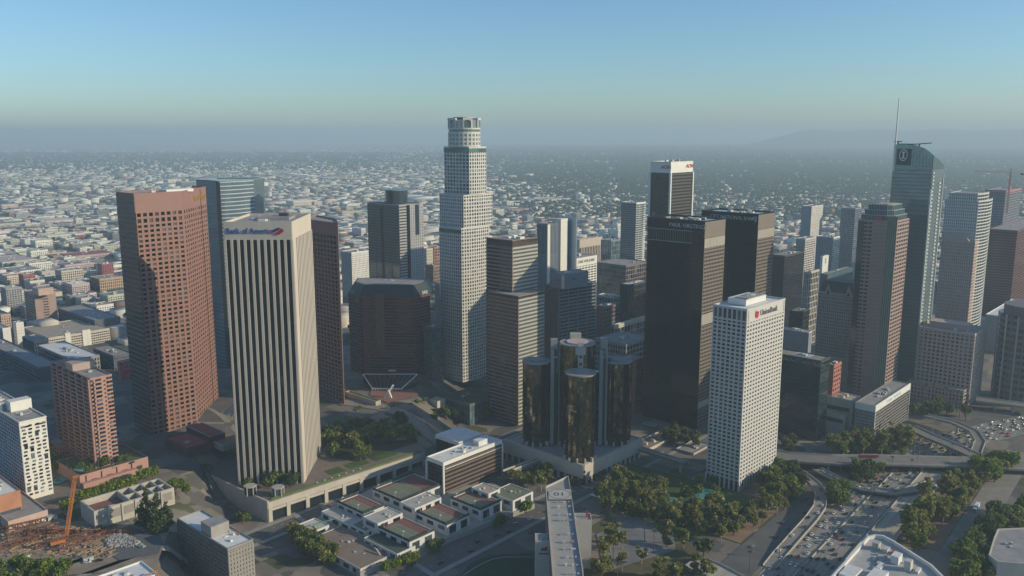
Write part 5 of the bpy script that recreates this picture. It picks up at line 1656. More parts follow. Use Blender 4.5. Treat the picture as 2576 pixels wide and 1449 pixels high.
# ================================================================ bank plaza podium and hill garden
def bank_plaza():
    z = 17
    F, R, RB, LB, L = P(673, 1262, z), P(1069, 1134, z), P(985, 1035, z), P(640, 1080, z), P(515, 1190, z)
    q = [F, R, RB, LB, L]
    mc = mat("plaza_concrete", (.47, .43, .36), .85, .12, .1)
    T = Tower("plaza_podium", "long concrete podium with open garage bays carrying the bank plaza", "podium", q, 0)
    T.prism("wall", inset(q, .8), 0, z - .6, darkg)
    T.prism("plaza_deck", q, z - .6, z, mat("plaza_paving", (.19, .155, .13), .9, .15, .2))
    ln = math.hypot(R[0] - F[0], R[1] - F[1]); dx, dy = (R[0] - F[0]) / ln, (R[1] - F[1]) / ln; rz = math.atan2(dy, dx)
    m_ = lerp(F, R, .5)
    T.box("girder", (m_[0], m_[1], z - 3.2), (ln, 1.6, 5), rz, mc)
    nb = 9
    for i in range(nb + 1):
        p = lerp(F, R, min(max(i / nb, .01), .99))
        T.box("pier", (p[0], p[1], (z - 5.7) / 2), (3.2, 2.2, z - 5.7), rz, mc)
    for i in range(nb):
        p = lerp(F, R, (i + .5) / nb)
        T.box("bay_beam", (p[0] - dy * -.3, p[1] - dx * .3, z - 7.2), (ln / nb - 3.3, .9, 2.2), rz, mc)
    ln2 = math.hypot(F[0] - L[0], F[1] - L[1]); m_ = lerp(L, F, .5); rz2 = math.atan2(F[1] - L[1], F[0] - L[0])
    T.box("side_wall", (m_[0], m_[1], z / 2 + .3), (ln2 + .8, 1.4, z + .6), rz2, mc)
    # green hedge strip and lawn along the edge
    T.box("edge_hedge", (lerp(F, R, .5)[0] - dy * 1.8, lerp(F, R, .5)[1] + dx * 1.8, z + .5), (ln - 8, 1.6, 1.0), rz, mat("clipped_hedge", (.10, .16, .03), .9, .3, .6))
    for u, w in ((.46, 14), (.60, 20), (.78, 24)):
        p = lerp(F, R, u)
        T.box("lawn_bed", (p[0] - dy * 16, p[1] + dx * 16, z + .1), (w, 12, .25), rz, M_lawn)
    a, b = P(840, 1150, z), P(1040, 1085, z)
    T.prism("garden_bed", [P(822, 1150, z), P(900, 1162, z), P(1052, 1112, z), P(1000, 1050, z), P(850, 1045, z), P(815, 1100, z)], z, z + .35, mat("garden_soil", (.05, .055, .03), .95, .3, .2))
    for i in range(7):
        p = lerp(F, R, .30 + .045 * i)
        T.box("bollard", (p[0] - dy * 4, p[1] + dx * 4, z + .5), (1.0, 1.0, 1.0), rz, M_white)
    # glazed stair pavilions at the corner
    for (px, py) in ((700, 1246), (630, 1243)):
        c = P(px, py, z)
        K = Tower("stair_pavilion", "small six-sided glazed stair pavilion " + ("nearer the plaza corner" if px > 650 else "left of its twin on the plaza edge"), "pavilion", circle(c, 4.5, 6), z)
        hexa = circle(c, 4.6, 6, .3)
        K.prism("glazing", inset(hexa, .3), z, z + 7, WIN)
        K.prism("roof", inset(hexa, -.5), z + 6.6, z + 7.4, M_conc)
        for p in hexa: K.box("frame_post", (p[0], p[1], z + 3.4), (.7, .7, 6.8), .3, M_lconc)
bank_plaza()
def sculpture():
    z = 28
    a = P(974, 1006, z)
    T = Tower("steel_sculpture", "white slanted beam sculpture on the red plaza before the octagon", "sculpture", [a, (a[0] + 1, a[1]), (a[0], a[1] + 1)], z)
    b = MB(); b.bar((a[0] - 3.5, a[1], z), (a[0] + 6.5, a[1] + 1, z + 15.5), .9); T.mb("beam", b, M_white)
    b = MB(); b.bar((a[0] + 4.5, a[1] - 1, z + 1.5), (a[0] + 1.0, a[1], z + 10.5), 1.0); T.mb("strut", b, M_white)
    b = MB(); b.bar((a[0] - 2, a[1], z), (a[0] + 3, a[1] - 1, z + 4), .8); T.mb("strut", b, M_white)
sculpture()
sheet("plaza", [P(930, 1000, 28), P(975, 1020, 28), P(1055, 1000, 28), P(1035, 985, 28), P(935, 985, 28)], 28.7 + 2, mat("brick_paving", (.27, .13, .10), .9, .15, .3), "red brick plaza around the white sculpture", "plaza")
T = block("planter_wall", "long pale planter wall with hedge leading up to the octagon", "wall", 945, 1010, 815, 868, 958, M_conc, 0, 0, 0, z0=22, units=0, roofm=mat("clipped_hedge", (.10, .16, .03), .9, .3, .6))
T = block("green_roof_pavilion", "low building with green roof and teal glass sides behind the hotel", "building", 1181.5, 1017, 841, 1111, 1256, mat("teal_frame", (.12, .17, .17), .6), 3, 12, 12, mw=tealg, pw=.5, sh=.5, roofm=mat("green_roof", (.09, .10, .06), .9, .3, .1), units=2, finish=False)
p = lerp(T.q[0], T.q[1], .86)
T.box("sunlit_end", (p[0] + .3, p[1] - .3, T.z - 8), (16, .8, 13), math.radians(48), mat("sunlit_teal", (.22, .36, .30), .6))  # paler teal box paints sunlight on this end of the wall
T.finish()
block("stone_terrace", "pale stone terrace wall with steps right of the red plaza", "wall", 1100, 1010, 850, 1080, 1120, M_lconc, 0, 0, 0, z0=10, units=0, roofm=M_rooft)

# ================================================================ lower left: hotel, pink flats, roofless block, site
ZOFF = TERR
def white_hotel():
    zt = 62
    q = corner(47.5, 1062, zt, -75, 117, 48)
    T = Tower("white_hotel", "white apartment slab with scattered windows at the lower left edge", "building", q, 0, zt)
    C, R, B, L = q
    m = mat("white_stucco", (.68, .66, .60), .8, .05)
    T.prism("wall", inset(q, .3), 0, zt - 1, m)
    T.roof(q, zt, M_roofg, m, 1, .6)
    mg = mat("hotel_shade_panel", (.42, .42, .44), .8)  # white stucco greyed to paint shade on the left face
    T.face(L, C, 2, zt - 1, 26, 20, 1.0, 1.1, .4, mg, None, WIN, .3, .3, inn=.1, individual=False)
    ln = math.hypot(R[0] - C[0], R[1] - C[1])
    for r in range(20):
        for c in range(4):
            u = (.14 + c * .24) + random.choice((-.02, 0, .03))
            p = lerp(C, R, u)
            tall = random.random() < .12 and r < 18
            T.box("window", (p[0] + .02, p[1] - .02, 4.5 + r * 2.8 + (1.4 if tall else 0)), (2.1, .5, 4.2 if tall else 1.35), math.radians(48), WIN if random.random() < .7 else glass("pale_window", (.16, .2, .2), ior=1.6))
    for u, w in ((.22, 6), (.75, 7)):
        p = lerp(C, R, u); T.box("vent_strip", (p[0] + .02, p[1] - .02, zt - 4 - w * .1), (w, .5, 1.2), math.radians(48), WIN)
    c = P(35, 1010, zt + 6)
    T.box("penthouse", (c[0] + 2, c[1] + 3, zt + 3), (15, 9, 8), math.radians(48), M_white)
    T.box("penthouse", (c[0] - 14, c[1] - 2, zt + 2), (8, 8, 6), math.radians(48), M_white)
    T.units(q, zt - 1, 26, M_unit, 1, 3.2, (.5, 2.2), 5, 2)
    c = P(60, 1034, zt)
    T.mesh("helipad_ring", *ring((c[0], c[1]), 5.2, 4.8, zt - .95, zt - .85, 28), M_roofw)
    T.finish()
white_hotel()
def pink_flats():
    zt = 83
    q = corner(226, 952, zt, 130, 281, 48)
    T = Tower("pink_tower", "pink apartment tower with stacked balconies at lower left", "building", q, 0, zt)
    C, R, B, L = q
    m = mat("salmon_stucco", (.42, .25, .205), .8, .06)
    ms = mat("salmon_shade", (.34, .20, .165), .8, .06)  # darker copy of the stucco, with shade painted in
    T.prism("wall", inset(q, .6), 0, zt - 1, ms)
    T.roof(q, zt, M_roofg, m, 1, .6)
    nr = 24; fh = (zt - 3) / nr
    # shaded side: piers with dark balcony stacks between
    lnL = math.hypot(L[0] - C[0], L[1] - C[1])
    for i, u in enumerate((0, .17, .33, .5, .67, .84, 1)):
        p = lerp(L, C, min(max(u, .02), .98))
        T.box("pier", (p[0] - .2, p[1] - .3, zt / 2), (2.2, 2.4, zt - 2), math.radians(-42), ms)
    for i in range(6):
        u0, u1 = (i + .1) / 6, (i + .9) / 6
        a, b = lerp(L, C, u0), lerp(L, C, u1)
        for r in range(nr):
            z = 2 + r * fh
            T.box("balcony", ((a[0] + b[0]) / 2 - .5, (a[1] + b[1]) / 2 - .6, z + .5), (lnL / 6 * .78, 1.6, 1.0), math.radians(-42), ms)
            if T.left > 170:
                T.left -= 1
                T.box("window", ((a[0] + b[0]) / 2 + .2, (a[1] + b[1]) / 2 + .2, z + 2.1), (lnL / 6 * .7, .4, 1.7), math.radians(-42), WIN)
    lnR = math.hypot(R[0] - C[0], R[1] - C[1])
    for r in range(nr):
        z = 2 + r * fh
        for u, w in ((.08, .10), (.36, .24), (.80, .12), (.94, .08)):
            p = lerp(C, R, u)
            T.box("window", (p[0] + .02, p[1] - .02, z + 1.9), (lnR * w, 1.3, 1.7), math.radians(48), WIN)
        for u in (.2, .7):
            p = lerp(C, R, u); T.box("balcony", (p[0] + .6, p[1] - .6, z + .5), (lnR * .12, 1.4, .9), math.radians(48), m)
    a, b = lerp(C, R, .5), 0
    T.box("pink_face", (lerp(C, R, .5)[0] - .35, lerp(C, R, .5)[1] + .35, zt / 2), (lnR - .2, 1.2, zt - 2), math.radians(48), m)
    T.box("penthouse", (T.c[0], T.c[1], zt + 2.5), (18, 14, 6), math.radians(48), mat("penthouse_stucco", (.42, .33, .29), .8))
    T.box("penthouse", (T.c[0] - 14, T.c[1] + 10, zt + 1.5), (10, 10, 5), math.radians(48), ms)
    T.units(q, zt - 1, 8, M_unit, 1.5, 4, (.5, 2), 5, 3)
    T.finish()
pink_flats()
def pink_podium():
    m = mat("salmon_stucco", (.42, .25, .205), .8, .06)
    q = corner(200, 1197, 10, 140, 372, 48)
    T = Tower("pink_podium", "long pink stucco podium with roof garden below the pink tower", "podium", q, 0)
    T.prism("wall", q, 0, 9, m); T.roof(q, 10, mat("terrace_green", (.10, .11, .07), .9, .3, .2), m, 1, .6)
    C, R, B, L = q
    for i in range(4):
        p = lerp(C, R, .1 + i * .22)
        T.box("buttress", (p[0] + .4, p[1] - .4, 4.5), (1.4, 1.2, 9), math.radians(48), m)
        p = lerp(C, R, .2 + i * .22)
        T.box("opening", (p[0] + .05, p[1] - .05, 3), (4.5, .6, 3), math.radians(48), M_dark)
    p = lerp(C, R, .4)
    T.box("lower_tier", (p[0] + 2.2, p[1] - 2.2, 2.2), (42, 4, 4.4), math.radians(48), m)
    T.finish()
    pool("turquoise roof pool among plants on the pink podium", blob(206, 1178, 5.5, 4, 9.3), 9.3)
    pool("turquoise pool between white slab and pink podium", blob(152, 1207, 4, 6, .8), .8)
    block("pink_wing", "low pinkish wing behind the pink podium in shade", "building", 146, 1120, 680, 120, 200, mat("salmon_shade", (.34, .20, .165), .8, .06), 3, 5, 8, pw=1.5, sh=1.5, units=3)
pink_podium()
def roofless_block():
    q = corner(236, 1287, 13, 201, 437.5, 46)
    T = Tower("concrete_shell", "roofless grey concrete building with open bays beside the big conifer", "building", q, 0)
    m = mat("raw_grey_concrete", (.44, .41, .35), .85, .12, .15)
    C, R, B, L = q
    mr = mat("red_floor", (.20, .10, .085), .9, .2, .2)
    i = inset(q, 1.2); k = 4
    vs = [(p[0], p[1], 0) for p in q] + [(p[0], p[1], 13) for p in q] + [(p[0], p[1], 13) for p in i] + [(p[0], p[1], 8) for p in i]
    fs = []
    for j in range(4):
        n = (j + 1) % 4
        for t in range(3): fs.append((t * k + j, t * k + n, (t + 1) * k + n, (t + 1) * k + j))
    T.mesh("wall", vs, fs, m)
    T.prism("floor", i, 7.5, 8.2, mr)
    ln = math.hypot(R[0] - C[0], R[1] - C[1]); w = math.hypot(L[0] - C[0], L[1] - C[1])
    for u in (.45, .6, .75, .88):
        a, b = lerp(C, R, u), lerp(L, B, u)
        T.box("cross_wall", ((a[0] + b[0]) / 2, (a[1] + b[1]) / 2, 10.6), (1.0, w - 2.4, 4.6), math.radians(46), m)
    a, b = lerp(lerp(C, L, .5), lerp(R, B, .5), .45), lerp(R, B, .5)
    T.box("spine_wall", ((a[0] + b[0]) / 2, (a[1] + b[1]) / 2, 10.5), (ln * .55, 1.0, 4.4), math.radians(46), m)
    for i_ in range(6):
        p = lerp(C, R, .08 + i_ * .165)
        T.box("recess_panel", (p[0] + .05, p[1] - .05, 7.5), (ln * .13, .5, 6), math.radians(46), mat("grey_panel", (.28, .25, .22), .8))
        T.box("pilaster", (lerp(C, R, i_ * .165 + .003)[0] + .3, lerp(C, R, i_ * .165 + .003)[1] - .3, 6.4), (1.0, .8, 12.8), math.radians(46), m)
    c = lerp(lerp(C, B, .3), lerp(C, B, .3), 0)
    T.box("skylight", (c[0], c[1], 9), (8, 3, 1.6), math.radians(30), M_roofw)
    T.finish()
roofless_block()
def building_site():
    site = [P(-40, 1335), P(60, 1300), P(150, 1305), P(240, 1335), P(330, 1345), P(425, 1340), P(395, 1420), P(330, 1438), P(150, 1449), P(-60, 1449)]
    sheet("building_site", site, .5, mat("site_dirt", (.27, .22, .17), .95, .3, .08), "dusty open building site at the lower left", "ground")
    r = random.Random(5)
    mrust = mat("rusty_steel", (.17, .07, .045), .8, .3, .4)
    mwood = mat("timber", (.34, .24, .15), .9, .3, .5)
    # timber shoring wall, board by board
    a, b = P(60, 1345), P(330, 1348)
    T = Tower("shoring_wall", "brown timber shoring wall across the building site", "wall", [a, b, (b[0], b[1] + 2)], 0)
    n = 46
    for i in range(n):
        p = lerp(a, b, (i + .5) / n)
        T.box("plank", (p[0], p[1] + r.uniform(-.15, .15), 2.2), (math.hypot(b[0] - a[0], b[1] - a[1]) / n - .1, .4, 4.2 + r.uniform(-.4, .4)), math.atan2(b[1] - a[1], b[0] - a[0]), mrust if r.random() < .7 else mwood)
    # steel frames over the pit
    for k, (px, py, px2, py2) in enumerate(((0, 1345, 120, 1318), (20, 1362, 150, 1330), (40, 1375, 170, 1344), (90, 1385, 235, 1352), (150, 1390, 270, 1352), (0, 1390, 95, 1362))):
        a, b = P(px, py), P(px2, py2)
        T = Tower("steel_truss", ["rusty steel truss lying farthest back on the building site", "second rusty truss from the back of the building site", "third rusty truss from the back of the building site", "fourth rusty truss, near the orange crane's foot", "rusty truss ending right of the orange crane", "rusty truss nearest the lower left corner"][k], "truss", [a, b, (b[0], b[1] + 1)], 0)
        for z in (2.0, 5.0):
            m_ = MB(); m_.bar((a[0], a[1], z), (b[0], b[1], z), .35); T.mb("chord", m_, mrust)
        for i in range(8):
            p, q = lerp(a, b, i / 8), lerp(a, b, (i + 1) / 8)
            m_ = MB(); m_.bar((p[0], p[1], 2 if i % 2 else 5), (q[0], q[1], 5 if i % 2 else 2), .22); T.mb("brace", m_, mrust)
            if i % 3 == 0:
                m_ = MB(); m_.bar((p[0], p[1], 0), (p[0], p[1], 5), .3); T.mb("post", m_, mrust)
    # grey rubble fan and slab
    a = P(320, 1385)
    M_rub = mat("rubble_concrete", (.38, .37, .35), .9, .25, .4)
    sl = sheet("concrete_slab", [P(262, 1388), P(300, 1352), P(400, 1347), P(412, 1368), P(396, 1396), P(300, 1412)], .8, mat("dark_gravel", (.12, .125, .13), .95, .3, .5), "dark gravel bed on the building site", "ground")
    b = MB()
    for i in range(420):
        u, v = r.random(), r.random() ** .7
        px = 268 + 95 * u; py = 1386 - 34 * v * math.sin(math.pi * min(1, u * .8 + .2)) - 6
        p = P(px, py); b.box((p[0], p[1], .9 + .8 * r.random()), (r.uniform(.5, 3), r.uniform(.3, .8), r.uniform(.3, 1.2)), r.uniform(0, 3))
    tag(lift(b.obj("rubble", M_rub)), "pale broken concrete rubble piled on the gravel bed", "rubble", kind="stuff")
    b = MB()
    for i in range(520):
        p = P(r.uniform(-20, 290), r.uniform(1325, 1402))
        b.box((p[0], p[1], .6 + r.random() * .8), (r.uniform(.6, 6), r.uniform(.15, .7), r.uniform(.2, .9)), r.choice((.8, .8, 2.4, .2)) + r.uniform(-.2, .2))
    tag(lift(b.obj("site_debris", mwood)), "timber and scrap scattered over the building site", "debris", kind="stuff")
    # orange lattice crane boom
    foot = P(166, 1366); y = foot[1]
    top = At(188, 1201, y + 6); top = (top[0], top[1], top[2] - ZOFF)
    T = Tower("lattice_crane", "tall orange lattice crane boom rising from the building site", "crane", [foot, (foot[0] + 1, foot[1]), (foot[0], foot[1] + 1)], 0)
    mo = mat("crane_orange", (.46, .17, .045), .5, .1)
    A, Bv = Vector((foot[0], foot[1], 2)), Vector(top)
    ax = (Bv - A).normalized(); u = ax.cross(Vector((0, 1, 0))).normalized(); w = ax.cross(u)
    ch = [(u * s1 + w * s2) * .85 for s1, s2 in ((-1, -1), (1, -1), (1, 1), (-1, 1))]
    n = 22
    for c in ch:
        m_ = MB(); m_.bar(A + c * .5, A + (Bv - A) * .06 + c, .15); m_.bar(A + (Bv - A) * .06 + c, A + (Bv - A) * .93 + c, .15); m_.bar(A + (Bv - A) * .93 + c, Bv + c * .4, .15); T.mb("chord", m_, mo)
    for i in range(n):
        t0, t1 = .06 + .87 * i / n, .06 + .87 * (i + 1) / n
        m_ = MB()
        for j in range(4):
            m_.bar(A + (Bv - A) * t0 + ch[j], A + (Bv - A) * t1 + ch[(j + 1) % 4], .085)
        T.mb("lacing", m_, mo)
    T.box("boom_head", (Bv.x + .5, Bv.y, Bv.z + .5), (3.2, 1.6, 1.6), .4, mo)
    T.box("crane_cab", (foot[0] - 4, foot[1] - 3, 2.0), (9, 4, 3.2), math.radians(40), mo)
    T.box("crawler_track", (foot[0] - 4, foot[1] - 5.4, .9), (9, 1.2, 1.4), math.radians(40), M_dark)
    T.box("crawler_track", (foot[0] - 3, foot[1] - .6, .9), (9, 1.2, 1.4), math.radians(40), M_dark)
    # site huts and stores
    for k, (px, py, l, w_, h, mm, lab) in enumerate(((118, 1310, 7, 3, 3, M_white, "white site hut behind the timber shoring"), (132, 1308, 6, 3, 2.6, M_unit, "grey site hut behind the timber shoring"), (60, 1410, 7, 2.6, 2.6, M_white, "white container at the front of the building site"), (222, 1412, 6, 2.4, 2.4, M_unit, "grey container right on the shaded site road"), (170, 1300, 3, 3, 2, mat("blue_tarp", (.08, .15, .3), .7), "blue tarpaulin stack by the hedge trees"))):
        p = P(px, py)
        T = Tower("site_hut", lab, "hut", [p, (p[0] + 1, p[1]), (p[0], p[1] + 1)], .5)
        T.box("wall", (p[0], p[1], .5 + h / 2), (l, w_, h), math.radians(42), mm)
        T.box("roof", (p[0], p[1], .5 + h + .1), (l + .3, w_ + .3, .2), math.radians(42), M_roofg)
        T.box("door", (p[0] + .9, p[1] - w_ * .55 + .3, .5 + h * .4), (.9, .3, h * .75), math.radians(42), M_dark)
building_site()
def brick_shed():
    T = block("brick_hall", "orange-brown brick hall with flat white roof at the left edge", "building", -12, 1250, 562, -70, 51, mat("orange_brick", (.42, .20, .12), .85, .15), 0, 0, 0, roofm=M_roofw, units=6, z0=0, finish=False)
    p = lerp(T.q[0], T.q[1], .45)
    T.box("window_band", (p[0] + .1, p[1] - .1, T.z * .35), (16, .5, 3.2), math.radians(48), WIN); T.finish()
    lot = sheet("parking_lot", [P(-20, 1322), P(-20, 1295), P(58, 1279), P(76, 1292)], .6, M_asph, "small striped car park at the left edge", "parking lot")
    b = MB()
    for i in range(9):
        p = P(-4 + i * 7.5, 1303 - i * 1.9); b.box((p[0], p[1], .64), (4.5, .3, .02), math.radians(120))
    tag(lift(b.obj("road_markings", M_line)), "white stripes on the small car park", "road markings", kind="structure")
    block("retaining_wall", "pink retaining wall along the top of the building site", "wall", 20, 1312, 552, -60, 120, mat("pale_pink_wall", (.52, .38, .31), .85), 0, 0, 0, units=0)
brick_shed()
ZOFF = 0.0
def grey_block():
    zt = 35
    q = corner(572.5, 1380.5, zt, 445, 637, 48)
    T = Tower("grey_apartments", "dark grey apartment block with white roof at the bottom", "building", q, 0, zt)
    C, R, B, L = q
    m = mat("grey_brick", (.28, .265, .235), .8, .1)
    T.prism("wall", inset(q, .3), 0, zt - 1, m); T.roof(q, zt, M_roofw, m, 1, .6)
    T.face(L, C, 0, zt - 1.5, 22, 11, 1.5, 1.5, .5, mat("shade_brick", (.16, .15, .14), .8), None, WIN, .4, .4, inn=.2, individual=False)  # darker copy of the brick paints shade on the left face
    T.face(C, R, 0, zt - 2, 8, 11, 1.6, 1.5, .5, m, None, WIN, .6, .6, inn=.2)
    c = lerp(C, B, .5); 
    mp = mat("penthouse_grey", (.33, .31, .28), .8)
    pc = P(537, 1318, zt + 5)
    T.box("penthouse", (pc[0] + 1, pc[1], zt + 3), (13, 13, 7.5), math.radians(48), mp)
    T.box("penthouse_roof", (pc[0] + 1, pc[1], zt + 6.9), (13.3, 13.3, .4), math.radians(48), M_roofg)
    T.units(q, zt - 1, 22, M_roofw, .8, 2.6, (.4, 1.4), 5, 3)
    for k in range(2):
        p = lerp(C, R, .6); 
    b = MB(); p = lerp(R, B, .2); b.bar((p[0] - 2, p[1], zt), (p[0] - 8, p[1] + 2, zt + .8), .25); b.bar((p[0] - 2, p[1], zt), (p[0] - 2, p[1] - 4, zt - 2), .25)
    T.mb("davit_arm", b, mat("crane_orange", (.46, .17, .045), .5, .1))
    T.finish()
    global ZOFF
    ZOFF = TERR
    c = P(262, 1478, 20)
    q = rect(c, 46, along(c, 20, 46, 384), 22)
    q = [(p[0] + .743 * 6, p[1] - .669 * 6) for p in q]
    T = Tower("white_roof_block", "block with bright white roof cut by the bottom edge at left", "building", q, 0)
    T.prism("wall", q, 0, 19, greyw); T.roof(q, 20, M_roofw, M_white, 1, .6); T.units(q, 19, 8, M_unit, 1, 3, (.5, 1.6), 1, 3)
    b = MB(); p = lerp(q[0], q[1], .7); b.bar((p[0], p[1], 21), (p[0] + 6, p[1] + 5, 22.5), .3); b.bar((p[0] + 6, p[1] + 5, 22.5), (p[0] + 6.2, p[1] + 5, 19), .3)
    T.mb("davit_arm", b, mat("crane_orange", (.46, .17, .045), .5, .1))
    ZOFF = 0.0
grey_block()

ZOFF = TERR
# red-roofed arcade at the granite tower's foot
def arcade():
    mr = mat("red_roof", (.33, .09, .075), .8, .12, .2)
    T = block("red_roof_arcade", "low arcade with red roofs at the foot of the granite tower", "building", 470, 1128, 692, 414, 530, mat("dark_red_wall", (.16, .07, .06), .8), 0, 0, 0, roofm=mr, z0=0, units=1, finish=False)
    q = corner(528, 1098, T.z + 3, 468, 566, 48)
    T.prism("upper_hall", q, 0, T.z + 2.4, mat("dark_red_wall", (.16, .07, .06), .8)); T.roof(q, T.z + 3, mr, mat("pale_teal_trim", (.25, .38, .35), .6), .6, .5)
    q = corner(560, 1120, T.z - 2, 535, 640, 48)
    T.prism("terrace", q, 0, T.z - 2.6, M_conc); T.roof(q, T.z - 2, mat("terracotta", (.38, .2, .14), .85), M_lconc, .6, .5)
    T.finish()
    global ZOFF
    ZOFF = 0.0
    a, b, c, d = P(548, 1050, 26), P(592, 1010, 46), P(620, 1040, 30), P(600, 1060, 26)
    T = Tower("glass_canopy", "sloping glazed canopy between granite tower and bank tower", "canopy", [a, d, c], 20)
    vs = [(a[0], a[1], 26), (d[0], d[1], 26), (c[0] + 6, c[1], 44), (a[0] + 20, a[1] + 12, 44)]
    T.mesh("glazing", vs + [(v[0], v[1], v[2] - .4) for v in vs], [(0, 1, 2, 3), (4, 7, 6, 5), (0, 4, 5, 1), (1, 5, 6, 2), (2, 6, 7, 3), (3, 7, 4, 0)], mat("canopy_glass", (.3, .34, .34), .3))
    for i in range(6):
        m_ = MB(); p, q_ = Vector(vs[0]).lerp(Vector(vs[1]), i / 5), Vector(vs[3]).lerp(Vector(vs[2]), i / 5)
        m_.bar(p + Vector((0, 0, .3)), q_ + Vector((0, 0, .3)), .25); T.mb("rafter", m_, M_white)
arcade()

# ================================================================ tennis club, slab and long helipad building
def club():
    mw = mat("club_white", (.60, .60, .57), .75, .08, .2)
    mred, mgrn = mat("court_red", (.21, .10, .085), .9, .12, .3), mat("court_green", (.17, .19, .135), .9, .12, .3)
    mf = mat("fence_green", (.035, .055, .045), .8)
    T = Tower("tennis_club", "white terraced tennis club building with courts on its roofs", "building", corner(1030, 1364, 12, 848, 1260), 0)
    L_ = []
    def wallbox(fx, fy, z, lx, rx, name, m=mw, rm=M_roofg, windows=True, par=.6):
        q = corner(fx, fy, z, lx, rx, 48)
        T.prism(name, q, 0, z - par, m); T.roof(q, z, rm, m, par, .5)
        if name not in ("court_block", "lower_court"): T.units(q, z - par, 5, M_unit, .6, 2.2, (.3, 1.1), int(fx), 1.2)
        if windows:
            for a, b, rz in ((q[0], q[1], 48), (q[3], q[0], -42)):
                ln = math.hypot(a[0] - b[0], a[1] - b[1]); k = max(1, int(ln / 9)); n = ((b[1] - a[1]) / ln, -(b[0] - a[0]) / ln)
                for i in range(k):
                    p = lerp(a, b, (i + .5) / k)
                    T.box("window", (p[0] + n[0] * .05, p[1] + n[1] * .05, z - par - 2.6 - (1.5 if rz == 48 else 0)), (ln / k * .55, .4, 3.0 if rz == -42 else 6.0), math.radians(rz), WIN)
        return q
    def court(fx, fy, z, lx, rx):
        q = wallbox(fx, fy, z, lx, rx, "court_block", rm=mred)
        i = inset(q, 1.8)
        ll, lr = math.hypot(i[3][0] - i[0][0], i[3][1] - i[0][1]), math.hypot(i[1][0] - i[0][0], i[1][1] - i[0][1])
        g = [lerp(i[0], i[1], .06), lerp(i[0], i[1], .62), lerp(i[3], i[2], .62), lerp(i[3], i[2], .06)]
        g = [lerp(g[0], g[3], .1), lerp(g[1], g[2], .1), lerp(g[1], g[2], .9), lerp(g[0], g[3], .9)]
        cs = T.prism("court_surface", g, z - .56, z - .48, mgrn)
        for a, b in ((g[0], g[1]), (g[1], g[2]), (g[2], g[3]), (g[3], g[0]), (lerp(g[0], g[1], .5), lerp(g[3], g[2], .5))):
            m_ = lerp(a, b, .5)
            T.box("court_line", (m_[0], m_[1], z - .45), (math.hypot(a[0] - b[0], a[1] - b[1]), .16, .03), math.atan2(b[1] - a[1], b[0] - a[0]), M_line, cs)
        for a, b in ((q[0], q[1]), (q[3], q[0]), (q[2], q[3])):
            m_ = lerp(a, b, .5); ln = math.hypot(a[0] - b[0], a[1] - b[1])
            T.box("fence_screen", (m_[0], m_[1], z + 1.0), (ln, .12, 2.0), math.atan2(b[1] - a[1], b[0] - a[0]), mf)
            for k in range(int(ln / 6) + 1):
                p = lerp(a, b, k / max(1, int(ln / 6)))
                T.box("fence_post", (p[0], p[1], z + 1.3), (.14, .14, 2.8), 0, M_unit)
        for u in (.2, .8):
            p = lerp(q[0], q[3], u)
            T.box("lamp_post", (p[0], p[1], z + 3), (.2, .2, 6), 0, M_white); T.box("lamp_head", (p[0] + .5, p[1], z + 6), (1.4, .7, .3), .8, M_white)
        return q
    base = [P(770, 1345, 4), P(906, 1440, 4), P(1345, 1268, 4), P(1240, 1215, 4), P(1110, 1225, 4), P(960, 1215, 4), P(800, 1300, 4)]
    T.prism("base_block", base, 0, 4, mat("club_base", (.33, .31, .28), .85, .15, .1))
    wallbox(906.5, 1431, 6, 770, 1000, "terrace_block", mat("club_pale", (.5, .47, .42), .8), mat("terrace_tan", (.24, .185, .15), .9, .12, .1))
    wallbox(880, 1321, 9, 808, 922, "side_block", rm=mat("club_roof", (.42, .40, .37), .9, .15, .15))
    court(914, 1294, 12, 848, 967)
    court(1009, 1262, 12, 937, 1113)
    wallbox(919, 1337, 9, 880, 960, "green_terrace", rm=mgrn)
    wallbox(999, 1394, 8.6, 915, 1045, "lower_court", rm=mat("court_dark_green", (.07, .10, .075), .9, .12, .3))
    court(1030, 1364, 12.4, 951, 1093)
    wallbox(950, 1317, 16, 913, 1013, "upper_hall", rm=mat("club_roof", (.42, .40, .37), .9, .15, .15))
    court(1124, 1322, 12.2, 1042, 1181)
    wallbox(1044, 1279, 16, 1006, 1110, "upper_hall", rm=mat("club_roof", (.42, .40, .37), .9, .15, .15))
    court(1209, 1284, 12.6, 1133, 1262)
    wallbox(1229, 1242, 16, 1186, 1258, "tan_hall", rm=M_rooft)
    wallbox(1290, 1260, 13, 1232, 1341, "end_hall", rm=mgrn)
    wallbox(784, 1338, 7.5, 748, 828, "kiosk", rm=M_lconc)
    c = P(800, 1318, 8.5)
    for k in range(5):
        T.box("pergola_beam", (c[0] + k * 1.6, c[1] + k * 1.2, 9), (9, .5, .4), math.radians(30), mat("pergola_teal", (.12, .35, .28), .6))
    # stair on the tan terrace
    a = P(945, 1380, 8)
    for k in range(7):
        T.box("stair_step", (a[0] + k * .5, a[1] - k * .7, 8.2 - k * .33), (3.4, .9, .35), math.radians(-48), M_lconc)
    T.finish()
club()
